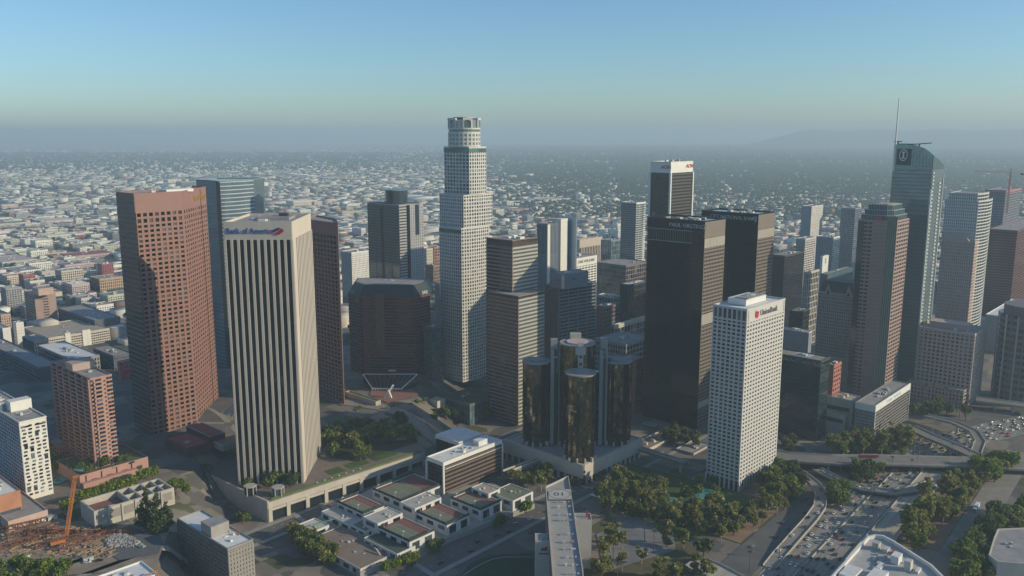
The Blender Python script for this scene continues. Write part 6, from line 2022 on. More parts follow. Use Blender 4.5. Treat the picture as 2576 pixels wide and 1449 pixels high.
def frame_slab():
    zt = 32
    q = corner(1115, 1163.5, zt, 1073, 1263, 48)
    T = Tower("framed_slab", "dark banded office slab with white frame and white roof beside the tennis club", "office block", q, 0, zt)
    C, R, B, L = q
    mg = glass("slab_glass", (.015, .014, .015), ior=1.6, rnd=.8)
    mb = mat("slab_brown", (.15, .11, .09), .5, .08)
    T.prism("glass_core", inset(q, .6), 0, zt - 1, mg)
    T.roof(q, zt, M_roofw, M_white, 1.0, .9, 2.4)
    q2 = corner(1154, 1113, zt - .3, 1095, 1215, 48)
    T.prism("rear_wing", inset(q2, .5), 0, zt - 1.4, mg); T.roof(q2, zt - .3, M_roofw, M_white, 1.1, .9, 2.2)
    T.bands(C, R, 2, zt - 5, 7, 1.7, .5, mb)
    T.bands(L, C, 2, zt - 5, 7, .35, .2, mb)
    T.mull(C, R, 0, zt - 3.4, 34, .2, .35, mb, stuff=True)
    for p in (C, R, L):
        T.box("corner_pier", (p[0], p[1], (zt - 3) / 2), (1.4, 1.4, zt - 3), math.radians(48), M_white)
    m_ = lerp(C, R, .5)
    T.box("white_rail", (m_[0] + .5, m_[1] - .5, zt - 6.2), (math.hypot(R[0] - C[0], R[1] - C[1]) - 3, .5, .5), math.radians(48), M_white)
    c = P(1205, 1108, zt + 3)
    T.box("penthouse", (c[0] + 1, c[1] + 2, zt + 1), (11, 7, 5), math.radians(48), M_roofw)
    T.box("rooftop_unit", (P(1166, 1135, zt)[0], P(1166, 1135, zt)[1], zt + .3), (3, 3, 2.4), math.radians(48), M_white)
    T.units(q, zt - 1, 10, M_unit, .8, 3, (.4, 1.6), 3, 5)
    T.finish()
frame_slab()
def long_roof():
    z = 38
    pts = [P(1392, 1475, z), P(1471, 1475, z), P(1467, 1432, z), P(1430, 1196, z), P(1372, 1223, z)]
    T = Tower("long_slab", "long grey roofed slab with painted helipad pointing away at the bottom", "building", pts, 0)
    m = mat("slab_concrete", (.44, .41, .36), .85, .1)
    T.prism("wall", pts, 0, z - 1.5, mat("dark_slab_side", (.17, .15, .14), .8))
    T.roof(pts, z, mat("slab_roof", (.36, .34, .31), .9, .1, .2), m, 1.5, .7)
    a, b, c, d = P(1378, 1231, z), P(1434, 1231, z), P(1437, 1255, z), P(1380, 1255, z)
    hp = T.prism("helipad", [d, c, b, a], z - .6, z + .15, mat("pad_pale", (.46, .43, .40), .85, .08))
    cx, cy = (a[0] + c[0]) / 2, (a[1] + c[1]) / 2
    T.mesh("helipad_ring", *ring((cx, cy), 8.0, 7.6, z + .16, z + .2, 32), M_dark, parent=hp)
    cv = bpy.data.curves.new("pad_number", 'FONT'); cv.body = "10"; cv.size = 8; cv.align_x = 'CENTER'; cv.align_y = 'CENTER'; cv.extrude = .02; cv.materials.append(M_dark)
    o = bpy.data.objects.new("pad_number", cv); COL.objects.link(o); o.parent = hp; o.location = Vector((cx, cy, z + .2)) - T.loc; o.rotation_euler = (0, 0, math.pi); o.scale = (1.1, 1.0, 1)
    r = random.Random(3)
    for k, py in enumerate((1260, 1273, 1292, 1306, 1341, 1361, 1378, 1399, 1418, 1440)):
        x0 = 1403 + (py - 1260) * .13
        for j in range(4):
            p = P(x0 + j * 9 + r.uniform(-2, 2), py, z)
            h = r.uniform(.8, 1.8)
            T.box("rooftop_unit", (p[0], p[1], z - 1.4 + h / 2), (r.uniform(1, 2.2), r.uniform(.6, 1.2), h), 0, M_unit)
    # end towers with blank walls
    def tower(x0, x1, yb, yf, zz, name):
        q = [P(x0, yf, zz), P(x1, yf, zz), (P(x1, yf, zz)[0], P(x1, yf, zz)[1] + 11), (P(x0, yf, zz)[0], P(x0, yf, zz)[1] + 11)]
        T.prism(name, q, 0, zz - .8, mat("stair_wall", (.54, .51, .44), .85, .06)); T.roof(q, zz, M_roofg, mat("stair_wall", (.54, .51, .44), .85, .06), .8, .4)
        return q
    q = tower(1448, 1489, 1293, 1308, 36, "stair_tower")
    T.box("beacon", (q[2][0] - 3, q[2][1] - 5, 37.5), (1.2, 1.2, 4), 0, mat("sign_red", (.5, .03, .05), .5))
    q = tower(1347, 1389, 1345, 1361, 36, "stair_tower")
    T.plate("logo", [(-2.2, -1.2), (-1.0, 1.4), (.2, .2), (1.0, 1.6), (2.4, 1.2), (2.4, -1.2)], q[0], q[1], .5, 30.5, mat("sign_red", (.5, .03, .05), .5), .15, .1)
    for k_ in range(6):
        T.plate("letter_stroke", [(-.45, -.55), (.45, -.55), (.3, .55), (-.45, .55)], q[0], q[1], .24 + k_ * .105, 27.2, M_dark, .08, .1)
    T.units([q[0], q[1], q[2], q[3]], 35, 5, M_unit, .5, 1.6, (.5, 1.5), 9, 1)
    T.finish()
    field = [P(1140, 1480), P(1180, 1420), P(1230, 1398), P(1350, 1392), P(1365, 1490)]
    sheet("sports_field", field, .5, mat("turf", (.03, .07, .045), .95, .15, .2), "dark green sports field at the bottom left of the long slab", "field")
    b = MB()
    prev = None
    for i in range(13):
        px = 1165 + i * 15.5; py = 1449 - 46 * math.sin(math.pi * .5 * min(1, i / 7))
        p = P(px, py)
        if prev:
            b.box(((p[0] + prev[0]) / 2, (p[1] + prev[1]) / 2, .56), (math.hypot(p[0] - prev[0], p[1] - prev[1]) + .2, .45, .03), math.atan2(p[1] - prev[1], p[0] - prev[0]))
        prev = p
    tag(b.obj("field_markings", M_line), "white curved touchline on the sports field", "field markings", kind="structure")
long_roof()
# rooftop deck with pool right of the cylinders
T = block("pool_terrace", "tan roof terrace with blue pool right of the cylinder hotel", "building", 1632, 1128, 770, 1590, 1712, M_lconc, 0, 0, 0, roofm=mat("terrace_tan2", (.30, .21, .15), .9, .25, .3), units=10)
pool("bright blue pool on the tan roof terrace by the hotel", [P(1618, 1066, T.z - 1), P(1645, 1073, T.z - 1), P(1652, 1068, T.z - 1), P(1626, 1062, T.z - 1)], T.z - .7)
block("low_pavilion", "small tan-roofed pavilion right of the white gridded tower's base", "building", 2030, 1108, 800, 1958, 2038, M_conc, 0, 0, 0, roofm=M_rooft, units=0)
block("park_pavilion", "low pale pavilion left of the white gridded tower's base", "building", 1745, 1140, 760, 1700, 1790, M_conc, 0, 0, 0, roofm=M_roofg, units=2)
# white-roofed building at the bottom right
def curved_roof():
    z = 22
    px = [(2080, 1475), (2085, 1455), (2182, 1348), (2200, 1344), (2222, 1346), (2245, 1357), (2345, 1420), (2400, 1475)]
    pts = [P(a, b, z) for a, b in px]
    pts = pts[::-1]
    T = Tower("curved_parapet_block", "white-parapeted block with rounded corner and roof plant at bottom right", "building", pts, 0)
    T.prism("wall", pts, 0, z - 2.5, M_lconc); T.roof(pts, z, mat("pale_grey_roof", (.42, .41, .39), .85, .12, .2), M_white, 2.5, 1.3)
    for a, b, l, w, h, mm in ((2205, 1372, 5, 4, 5, M_conc), (2255, 1405, 8, 5, 5.5, M_roofw), (2285, 1425, 5, 4, 7, M_lconc), (2140, 1436, 16, 9, 2.5, M_roofw), (2205, 1450, 18, 9, 3.5, M_roofw), (2230, 1380, 6, 3, 3, M_unit), (2215, 1420, 9, 3, 2, M_white), (2250, 1385, 5, 3, 2, mrust2), (2310, 1430, 7, 2, 2, M_unit)):
        p = P(a, b, z); T.box("rooftop_unit", (p[0], p[1], z - 2.5 + h / 2), (l, w, h), math.radians(48), mm)
    T.units(pts, z - 2.5, 16, M_unit, .8, 2.5, (.5, 2), 4, 5)
    T.finish()
    q = [P(a, b, 16) for a, b in ((2487, 1395), (2500, 1352), (2510, 1330), (2600, 1326), (2600, 1420), (2510, 1412))][::-1]
    T = Tower("faceted_block", "grey faceted building cut by the bottom right edge", "building", q, 0)
    T.prism("wall", q, 0, 15, M_lconc); T.roof(q, 16, M_roofg, M_lconc, 1, .8); T.units(q, 15, 4, M_unit, 1, 3, (.5, 1.5), 4, 4); T.finish()
mrust2 = mat("rust_unit", (.3, .12, .09), .8)
curved_roof()

# ================================================================ trees
def leaf_mat(name, rgb, rnd=1.0):
    """thin leaves: light passes through them as well as off them"""
    new = name not in MATS
    m = mat(name, rgb, rough=.75, var=.35, scale=.35, spec=.15, rnd=rnd)
    if new:
        nt = m.node_tree
        b = nt.nodes["Principled BSDF"]
        t = nd(nt, "ShaderNodeBsdfTranslucent")
        src = b.inputs["Base Color"].links[0].from_socket
        nt.links.new(src, t.inputs["Color"])
        mx = nd(nt, "ShaderNodeMixShader"); mx.inputs[0].default_value = .45
        nt.links.new(b.outputs[0], mx.inputs[1]); nt.links.new(t.outputs[0], mx.inputs[2])
        nt.links.new(mx.outputs[0], nt.nodes["Material Output"].inputs["Surface"])
    return m
M_leaf = [leaf_mat("leaf_olive", (.22, .225, .065)), leaf_mat("leaf_green", (.155, .205, .05)), leaf_mat("leaf_bright", (.19, .25, .03)), leaf_mat("leaf_dark", (.08, .11, .04)), leaf_mat("leaf_palm", (.12, .13, .06))]
M_bark = mat("bark", (.13, .10, .075), .9, .3, .6)
M_barkp = mat("pale_bark", (.34, .28, .22), .9, .3, .6)
def crown_mesh(lobes, n, size, m, seed, flat=.0):
    """leaf clumps: small tilted quads spread through several lobes"""
    r = np.random.default_rng(seed)
    w = np.array([l[3] ** 2 for l in lobes]); w = w / w.sum()
    idx = r.choice(len(lobes), n, p=w)
    L = np.array(lobes)[idx]
    d = r.normal(size=(n, 3)); d /= np.linalg.norm(d, axis=1)[:, None]
    rad = L[:, 3:4] * (r.random((n, 1)) ** .38)
    c = L[:, :3] + d * rad * np.array([1, 1, .8])
    a = d + r.normal(size=(n, 3)) * .9; a /= np.linalg.norm(a, axis=1)[:, None]
    t = np.cross(a, r.normal(size=(n, 3))); t /= np.linalg.norm(t, axis=1)[:, None]
    b = np.cross(a, t)
    s = size * r.uniform(.6, 1.35, (n, 1)); s2 = s * r.uniform(.55, 1.0, (n, 1))
    v = np.stack([c - t * s - b * s2 * .4, c + t * s * .2 - b * s2, c + t * s + b * s2 * .3, c - t * s * .3 + b * s2], 1).reshape(-1, 3)
    me = bpy.data.meshes.new("crown")
    me.from_pydata(v.tolist(), [], np.arange(4 * n).reshape(-1, 4).tolist())
    me.materials.append(m)
    return me
def tube(path, n=6):
    vs, fs = [], []
    for i, (x, y, z, r) in enumerate(path):
        for k in range(n):
            a = 2 * math.pi * k / n
            vs.append((x + r * math.cos(a), y + r * math.sin(a), z))
    for i in range(len(path) - 1):
        for k in range(n):
            fs.append((i * n + k, i * n + (k + 1) % n, (i + 1) * n + (k + 1) % n, (i + 1) * n + k))
    return vs, fs
def trunk_mesh(h, r, m, limbs, seed):
    q = random.Random(seed)
    vs, fs = tube([(0, 0, -.5, r * 1.3), (q.uniform(-.2, .2), q.uniform(-.2, .2), h * .5, r * .85), (0, 0, h, r * .5)])
    for (x, y, z) in limbs:
        v2, f2 = tube([(0, 0, h * .55, r * .5), (x * .5, y * .5, (h * .55 + z) / 2 + .4, r * .4), (x, y, z, r * .15)], 5)
        fs += [tuple(i + len(vs) for i in f) for f in f2]; vs += v2
    me = bpy.data.meshes.new("trunk"); me.from_pydata(vs, [], fs); me.materials.append(m)
    return me
PROTO = {}
def make_protos():
    for k in range(4):                                              # broad crowns, about 9 m tall
        q = random.Random(40 + k)
        lob = [(q.uniform(-2.2, 2.2), q.uniform(-2.2, 2.2), q.uniform(4.0, 7.6), q.uniform(1.7, 2.9)) for _ in range(9)] + [(0, 0, 5.8, 3.0)]
        for nm, mi in (("broad", 1), ("olive", 0), ("bright", 2), ("dark", 3)):
            PROTO[nm, k] = (trunk_mesh(5.5, .32, M_bark, [(l[0], l[1], l[2]) for l in lob[:5]], k), crown_mesh(lob, 620, .72, M_leaf[mi], 10 + k))
    for k in range(4):                                              # tall airy eucalyptus, about 16 m
        q = random.Random(60 + k)
        lob = [(q.uniform(-3, 3), q.uniform(-3, 3), q.uniform(6.5, 14), q.uniform(1.5, 2.7)) for _ in range(10)]
        PROTO["gum", k] = (trunk_mesh(12, .34, M_barkp, [(l[0], l[1], l[2]) for l in lob], k), crown_mesh(lob, 620, .78, M_leaf[0], 30 + k))
    for k in range(2):                                              # conifer, about 20 m
        q = random.Random(80 + k)
        lob = [(q.uniform(-1, 1) * (1 - i / 13) * 3.5, q.uniform(-1, 1) * (1 - i / 13) * 3.5, 2.5 + i * 1.4, 2.9 * (1 - i / 14) + .5) for i in range(12)]
        PROTO["pine", k] = (trunk_mesh(18, .5, M_bark, [], k), crown_mesh(lob, 1100, .62, M_leaf[3], 50 + k))
    for k in range(3):                                              # palms, about 15 m
        q = random.Random(90 + k)
        h = 13 + k * 1.5
        vs, fs = [], []
        for i in range(26):
            a = q.uniform(0, 6.28); up = q.uniform(-.9, .9); ln = q.uniform(1.8, 2.5)
            ca, sa = math.cos(a), math.sin(a); pw = .32
            for t, zz in ((0, 0), (.5, up * .5 + .25), (1, up * .7 - .35)):
                wv = pw * (1 - t * .8)
                vs += [(ca * ln * t - sa * wv, sa * ln * t + ca * wv, h + zz * ln * .7), (ca * ln * t + sa * wv, sa * ln * t - ca * wv, h + zz * ln * .7)]
            n0 = len(vs) - 6
            fs += [(n0, n0 + 1, n0 + 3, n0 + 2), (n0 + 2, n0 + 3, n0 + 5, n0 + 4)]
        me = bpy.data.meshes.new("crown"); me.from_pydata(vs, [], fs); me.materials.append(M_leaf[4])
        PROTO["palm", k] = (trunk_mesh(h, .24, M_bark, [], k), me)
    for k in range(2):                                              # clipped oblong street trees
        q = random.Random(95 + k)
        lob = [(x, y, z, 1.5) for x in (-2.4, -.8, .8, 2.4) for y in (-1.1, 1.1) for z in (3.2, 4.8)]
        PROTO["clip", k] = (trunk_mesh(3.2, .25, M_bark, [], k), crown_mesh(lob, 700, .5, M_leaf[2], 70 + k))
    for k in range(3):                                              # bushes
        q = random.Random(120 + k)
        lob = [(q.uniform(-1, 1), q.uniform(-1, 1), q.uniform(.6, 1.4), q.uniform(.7, 1.2)) for _ in range(5)]
        PROTO["bush", k] = (trunk_mesh(.9, .12, M_bark, [], k), crown_mesh(lob, 130, .42, M_leaf[k % 2], 90 + k))
make_protos()
TRR = random.Random(17)
NVAR = {"pine": 2, "palm": 3, "clip": 2, "bush": 3}
NAME = {"broad": "leafy_tree", "olive": "olive_leaf_tree", "bright": "bright_leaf_tree", "dark": "dark_leaf_tree", "gum": "eucalyptus_tree", "pine": "conifer", "palm": "palm_tree", "clip": "street_tree", "bush": "bush"}  # broad, olive, bright and dark: one leafy tree in four leaf colours
def tree(kind, x, y, z, s, label, group, rot=None, sz=None):
    me = PROTO[kind, TRR.randrange(NVAR.get(kind, 4))]
    o = bpy.data.objects.new(NAME[kind], None)
    COL.objects.link(o)
    o.location = (x, y, z + ZOFF); o.rotation_euler = (0, 0, TRR.uniform(0, 6.28) if rot is None else rot)
    o.scale = (s, s, s * (sz or TRR.uniform(.85, 1.15)))
    tag(o, label, "bush" if kind == "bush" else "tree", group)
    for nm, m in zip(("trunk", "crown"), me):
        c = bpy.data.objects.new(nm, m); COL.objects.link(c); c.parent = o
def inside(poly, x, y):
    r = False; j = len(poly) - 1
    for i in range(len(poly)):
        if (poly[i][1] > y) != (poly[j][1] > y) and x < (poly[j][0] - poly[i][0]) * (y - poly[i][1]) / (poly[j][1] - poly[i][1]) + poly[i][0]: r = not r
        j = i
    return r
def grove(poly_px, z, n, kinds, smin, smax, label, group, gap=4.0):
    poly = [P(a, b, z) for a, b in poly_px]
    xs, ys = [p[0] for p in poly], [p[1] for p in poly]
    got = []
    for _ in range(n * 60):
        if len(got) >= n: break
        x, y = TRR.uniform(min(xs), max(xs)), TRR.uniform(min(ys), max(ys))
        if not inside(poly, x, y) or any(math.hypot(x - a, y - b) < gap for a, b in got): continue
        got.append((x, y))
        k = TRR.choice(kinds)
        tree(k, x, y, z, TRR.uniform(smin, smax), label if isinstance(label, str) else label[k], group)
# park below the white gridded tower
GL = {"gum": "tall airy eucalyptus in the park grove below the white gridded tower", "broad": "round green tree in the park grove below the white gridded tower", "olive": "olive green tree in the park grove below the white gridded tower", "dark": "dark green tree in the park grove below the white gridded tower", "bright": "bright green tree in the park grove below the white gridded tower"}
grove([(1500, 1240), (1560, 1222), (1640, 1225), (1690, 1290), (1800, 1290), (1850, 1300), (1780, 1350), (1690, 1330), (1610, 1310), (1520, 1290)], .4, 62, ["gum", "gum", "olive", "broad"], 0.96, 1.44, GL, "grove of trees in the park", 4.5)
grove([(1530, 1222), (1630, 1216), (1650, 1238), (1540, 1248)], .4, 12, ["broad", "dark"], 1.08, 1.62, {"broad": "round tree at the street end of the park", "dark": "dark tree at the street end of the park"}, "trees at the street end of the park", 4)
grove([(1700, 1210), (1780, 1210), (1850, 1245), (1870, 1290), (1800, 1300), (1780, 1260), (1730, 1262)], .4, 15, ["broad", "bright", "bush"], 0.66, 1.12, {"broad": "small round tree beside the garden pools", "bright": "bright small tree beside the garden pools", "bush": "low bush beside the garden pools"}, "planting beside the garden pools", 5)
grove([(1880, 1300), (1960, 1240), (1990, 1270), (1900, 1330), (1800, 1370), (1790, 1345)], .5, 22, ["gum", "olive"], 0.84, 1.25, {"gum": "slim eucalyptus on the slope along the side road", "olive": "olive green tree on the slope along the side road"}, "trees on the slope along the side road", 5)
grove([(1500, 1370), (1560, 1345), (1640, 1350), (1740, 1380), (1790, 1449), (1770, 1475), (1500, 1475)], .4, 25, ["gum", "gum", "olive", "palm"], 0.90, 1.38, {"gum": "airy eucalyptus over dry grass at the bottom", "olive": "olive green tree over dry grass at the bottom", "palm": "palm tree over dry grass at the bottom"}, "trees over the dry grass at the bottom", 5)
c = P(1770, 1400); tree("dark", c[0], c[1], .4, 1.7, "big dark spreading tree beside the bottom ramp", None)
grove([(1905, 1225), (1960, 1180), (2000, 1190), (2035, 1230), (2000, 1262), (1940, 1265)], .3, 19, ["dark", "broad"], 1.32, 2.00, {"dark": "dense dark tree between white gridded tower and curved ramp", "broad": "dense green tree between white gridded tower and curved ramp"}, "dense trees behind the curved ramp", 5)
c = P(1960, 1180); tree("bright", c[0], c[1], .3, 1.2, "single bright green tree at the white gridded tower's right corner", None)
grove([(2125, 1215), (2150, 1190), (2215, 1190), (2215, 1205), (2150, 1225)], .4, 12, ["broad", "dark"], 1.20, 1.88, "round tree in the thicket under the overpass", "thicket under the overpass", 4)
grove([(2090, 1262), (2110, 1240), (2130, 1250), (2125, 1275), (2100, 1280)], .4, 7, ["broad"], 1.32, 1.88, "round tree in the clump inside the ramp's curve", "clump inside the ramp's curve", 3.5)
grove([(2270, 1330), (2300, 1290), (2390, 1240), (2440, 1215), (2460, 1235), (2420, 1290), (2360, 1330), (2330, 1400), (2280, 1380)], .4, 33, ["gum", "olive", "broad"], 1.08, 1.69, {"gum": "eucalyptus in the tree belt beside the express lanes", "olive": "olive green tree in the tree belt beside the express lanes", "broad": "green tree in the tree belt beside the express lanes"}, "tree belt beside the express lanes", 5)
grove([(2450, 1200), (2470, 1175), (2540, 1160), (2545, 1190), (2500, 1215), (2460, 1220)], .4, 16, ["broad", "bright", "olive"], 1.32, 1.88, "tree in the sunny clump at the overpass's right end", "sunny clump at the overpass end", 5)
grove([(2400, 1400), (2440, 1370), (2480, 1330), (2520, 1300), (2576, 1290), (2590, 1340), (2500, 1345), (2480, 1400), (2490, 1470), (2400, 1470)], .4, 35, ["broad", "dark", "broad"], 1.20, 2.00, {"broad": "green tree around the faceted building at bottom right", "dark": "dark tree around the faceted building at bottom right"}, "trees around the faceted building", 5)
grove([(2080, 1158), (2090, 1130), (2180, 1120), (2190, 1140), (2170, 1152)], .4, 22, ["palm", "gum", "gum"], 1.02, 1.44, {"palm": "palm in front of the grey slab office", "gum": "eucalyptus in front of the grey slab office"}, "trees in front of the grey slab office", 4)
grove([(2185, 1150), (2200, 1128), (2270, 1100), (2285, 1120), (2290, 1145)], .4, 19, ["broad", "dark", "gum"], 0.96, 1.50, {"broad": "green tree along the foot of the grey slab office", "dark": "dark tree along the foot of the grey slab office", "gum": "eucalyptus along the foot of the grey slab office"}, "trees at the foot of the grey slab office", 5)
grove([(2290, 1040), (2300, 1010), (2420, 1030), (2440, 1060), (2350, 1060)], .4, 22, ["broad", "dark", "palm"], 1.08, 1.75, {"broad": "shaded tree before the mauve block's podium", "dark": "dark shaded tree before the mauve block's podium", "palm": "palm before the mauve block's podium"}, "shaded trees before the mauve podium", 5)
grove([(1960, 1140), (1975, 1115), (2050, 1130), (2040, 1150)], .4, 9, ["broad", "dark", "bush"], 0.84, 1.38, "shaded tree between white gridded tower and green glass block", "trees below the green glass block", 4)
grove([(2110, 1020), (2110, 1075), (2145, 1090), (2150, 1070)], .4, 7, ["dark", "broad"], 0.96, 1.38, "tree on the court below the terraced block", "trees below the terraced block", 4)
for i, (px, py) in enumerate(((2222, 1205), (2243, 1190), (2252, 1215), (2290, 1205), (2305, 1185), (2382, 1232), (2395, 1150), (2440, 1155), (1885, 1440), (1960, 1405))):
    c = P(px, py); tree("palm", c[0], c[1], .3, .95, "lone palm tree standing among the freeway lanes and ramps", "lone palms among the freeway lanes")
# bank plaza and hill garden
grove([(612, 1218), (640, 1208), (755, 1200), (760, 1222), (700, 1232), (630, 1232)], 17, 15, ["broad", "dark"], 0.96, 1.38, "clipped green tree on the plaza before the bank tower", "trees on the plaza before the bank tower", 4)
grove([(822, 1150), (900, 1162), (1052, 1112), (1000, 1050), (850, 1045), (815, 1100)], 17.3, 54, ["broad", "olive", "dark", "broad"], 1.25, 1.75, {"broad": "green tree in the hill garden beside the bank tower", "olive": "olive green tree in the hill garden beside the bank tower", "dark": "dark tree in the hill garden beside the bank tower"}, "trees of the hill garden", 4.2)
c = P(895, 1130, 17); tree("palm", c[0], c[1], 17, .9, "palm standing above the hill garden trees", None)
for i, (px, py) in enumerate(((1034, 1022), (1050, 1014), (1068, 1008))):
    c = P(px, py, 26); tree("bright", c[0], c[1], 24, .75, "bright street tree on the corner below the red plaza", "bright street trees below the red plaza")
grove([(1060, 1050), (1080, 1020), (1160, 1050), (1170, 1075), (1120, 1085)], 10, 10, ["dark", "broad"], 0.84, 1.25, "shaded tree beside the hill street", "shaded trees beside the hill street", 4)
grove([(1195, 1045), (1200, 1020), (1270, 1020), (1285, 1040), (1240, 1060)], 4, 10, ["dark", "broad"], 1.20, 1.88, "dense shaded tree right of the green-roofed pavilion", "shaded trees right of the green-roofed pavilion", 4)
grove([(520, 1140), (545, 1125), (600, 1120), (600, 1185), (560, 1180)], 6, 12, ["broad", "dark"], 1.08, 1.62, "shaded tree between arcade and bank plaza", "shaded trees between arcade and plaza", 4)
grove([(300, 1120), (340, 1105), (420, 1160), (520, 1195), (500, 1215), (400, 1185)], 14, 16, ["dark", "broad"], .9, 1.3, "shaded street tree along the dark street left of the bank plaza", "trees along the dark street", 5)
# street trees round the club
grove([(735, 1345), (755, 1340), (800, 1385), (845, 1410), (835, 1430), (770, 1400)], .3, 16, ["broad", "olive"], 0.96, 1.56, {"broad": "green street tree left of the tennis club's tan terrace", "olive": "olive green street tree left of the tennis club's tan terrace"}, "street trees left of the tennis club", 4)
for px, py, s in ((1000, 1435, 1.1), (1020, 1425, 1.15), (970, 1446, 1.0), (1045, 1418, 1.0), (1090, 1392, 1.1), (1105, 1385, 1.0), (1262, 1318, 1.05), (1250, 1326, .9)):
    c = P(px, py); tree("broad" if px > 1050 else "bright", c[0], c[1], .3, s, ("dark green street tree along the tennis club's street side" if px > 1050 else "bright street tree along the tennis club's street side"), "street trees along the club")
c = P(1325, 1290); tree("bright", c[0], c[1], .3, 1.2, "round bright tree between club and long helipad slab", None)
grove([(1290, 1225), (1300, 1195), (1360, 1190), (1385, 1215), (1365, 1240)], .3, 19, ["gum", "olive", "broad"], 0.84, 1.25, {"gum": "eucalyptus behind the long helipad slab", "olive": "olive green tree behind the long helipad slab", "broad": "green tree behind the long helipad slab"}, "trees behind the long helipad slab", 4)
for px, py in ((1440, 1222), (1455, 1224), (1505, 1206), (1520, 1200)):
    c = P(px, py); tree("broad", c[0], c[1], .3, .8, "street tree at the foot of the hotel podium", "street trees at the hotel podium")
for px, py in ((1695, 1115), (1712, 1112), (1725, 1118)):
    c = P(px, py); tree("broad", c[0], c[1], .3, 1.0, "round tree at the end of the hotel's pool terrace", "round trees by the pool terrace")
grove([(1640, 1100), (1700, 1085), (1770, 1110), (1765, 1135), (1690, 1120)], .3, 12, ["dark", "broad"], 0.84, 1.25, "shaded tree at the foot of the nearer black tower", "shaded trees below the black tower", 4)
# lower left
ZOFF = TERR
for i, (px, py) in enumerate(((172, 1292), (215, 1268), (235, 1262), (272, 1247), (300, 1240), (330, 1232), (362, 1215), (385, 1208))):
    c = P(px, py); tree("clip", c[0], c[1], .3, 1.35, "clipped bright street tree in the row along the pink podium", "clipped street trees along the pink podium", rot=math.radians(48), sz=1.35)
for px, py, s, lab in ((372, 1330, 1.35, "tallest dark conifer before the roofless concrete building"), (398, 1340, 1.5, "broad dark conifer, middle of the three by the roofless building"), (420, 1336, 1.15, "lesser dark conifer nearest the grey apartments")):
    c = P(px, py); tree("pine", c[0], c[1], .3, s, lab, "conifers by the roofless building", sz=1.0 if px > 380 else 1.2)
for px, py, s in ((438, 1240, 1.3), (458, 1235, 1.1), (470, 1245, .9)):
    c = P(px, py); tree("bright", c[0], c[1], .3, s, "loose bright tree behind the roofless concrete building", "bright trees behind the roofless building")
ZOFF = 0.0
for px, py in ((465, 1300), (480, 1298), (600, 1310), (612, 1318), (625, 1312)):
    c = P(px, py); tree("broad", c[0], c[1], .3, .8, "small tree by the bank plaza's side wall", "small trees by the plaza wall")
ZOFF = TERR
grove([(165, 1185), (180, 1170), (260, 1160), (330, 1150), (340, 1165), (215, 1195)], 9.2, 24, ["bush", "bush", "palm", "broad"], .5, .9, {"bush": "bush in the roof garden on the pink podium", "palm": "palm in the roof garden on the pink podium", "broad": "small tree in the roof garden on the pink podium"}, "roof garden plants on the pink podium", 2.5)
grove([(130, 1180), (140, 1165), (160, 1170), (160, 1195)], .4, 8, ["bush", "broad"], 0.72, 1.12, "planting by the pool behind the white slab", "planting behind the white slab", 3)
for px, py in ((254, 1330), (285, 1328)):
    c = P(px, py); tree("bush", c[0], c[1], .3, 1.3, "round bush at the foot of the roofless building", "bushes at the roofless building")
grove([(-10, 1440), (60, 1425), (170, 1440), (170, 1475), (-10, 1475)], .4, 18, ["bright", "broad"], 0.84, 1.38, {"bright": "bright tree along the bottom left edge", "broad": "green tree along the bottom left edge"}, "trees along the bottom left edge", 4)
ZOFF = 0.0
grove([(380, 1425), (440, 1400), (450, 1449), (400, 1470)], .4, 11, ["dark"], 1.08, 1.50, "dark tree in the shade left of the grey apartments", "dark trees left of the grey apartments", 4)

# ================================================================ cars
CAR_P = {}
def car_mesh(l, w, h, hood, m):
    prof = [(-l / 2, .35), (-l / 2 + .05, h * .55), (-l / 2 + hood * .5, h * .62), (l / 2 - hood, h * .62), (l / 2 - .1, h * .52), (l / 2, .35)]
    n = len(prof)
    vs = [(x, -w / 2, z) for x, z in prof] + [(x, w / 2, z) for x, z in prof]
    fs = [tuple(range(n - 1, -1, -1)), tuple(range(n, 2 * n))] + [(i, (i + 1) % n, n + (i + 1) % n, n + i) for i in range(n)]
    fs = [f[::-1] for f in fs]
    me = bpy.data.meshes.new("body"); me.from_pydata(vs, [], fs); me.materials.append(m)
    return me
M_car = {"white": mat("car_white", (.72, .72, .71), .25, .03, spec=.5), "silver": mat("car_silver", (.42, .43, .44), .25, .03, spec=.5, metal=.5), "black": mat("car_black", (.015, .015, .017), .2, .03, spec=.5), "red": mat("car_red", (.35, .02, .02), .25, .03, spec=.5), "blue": mat("car_blue", (.03, .07, .18), .25, .03, spec=.5), "grey": mat("car_grey", (.11, .115, .12), .25, .03, spec=.5)}
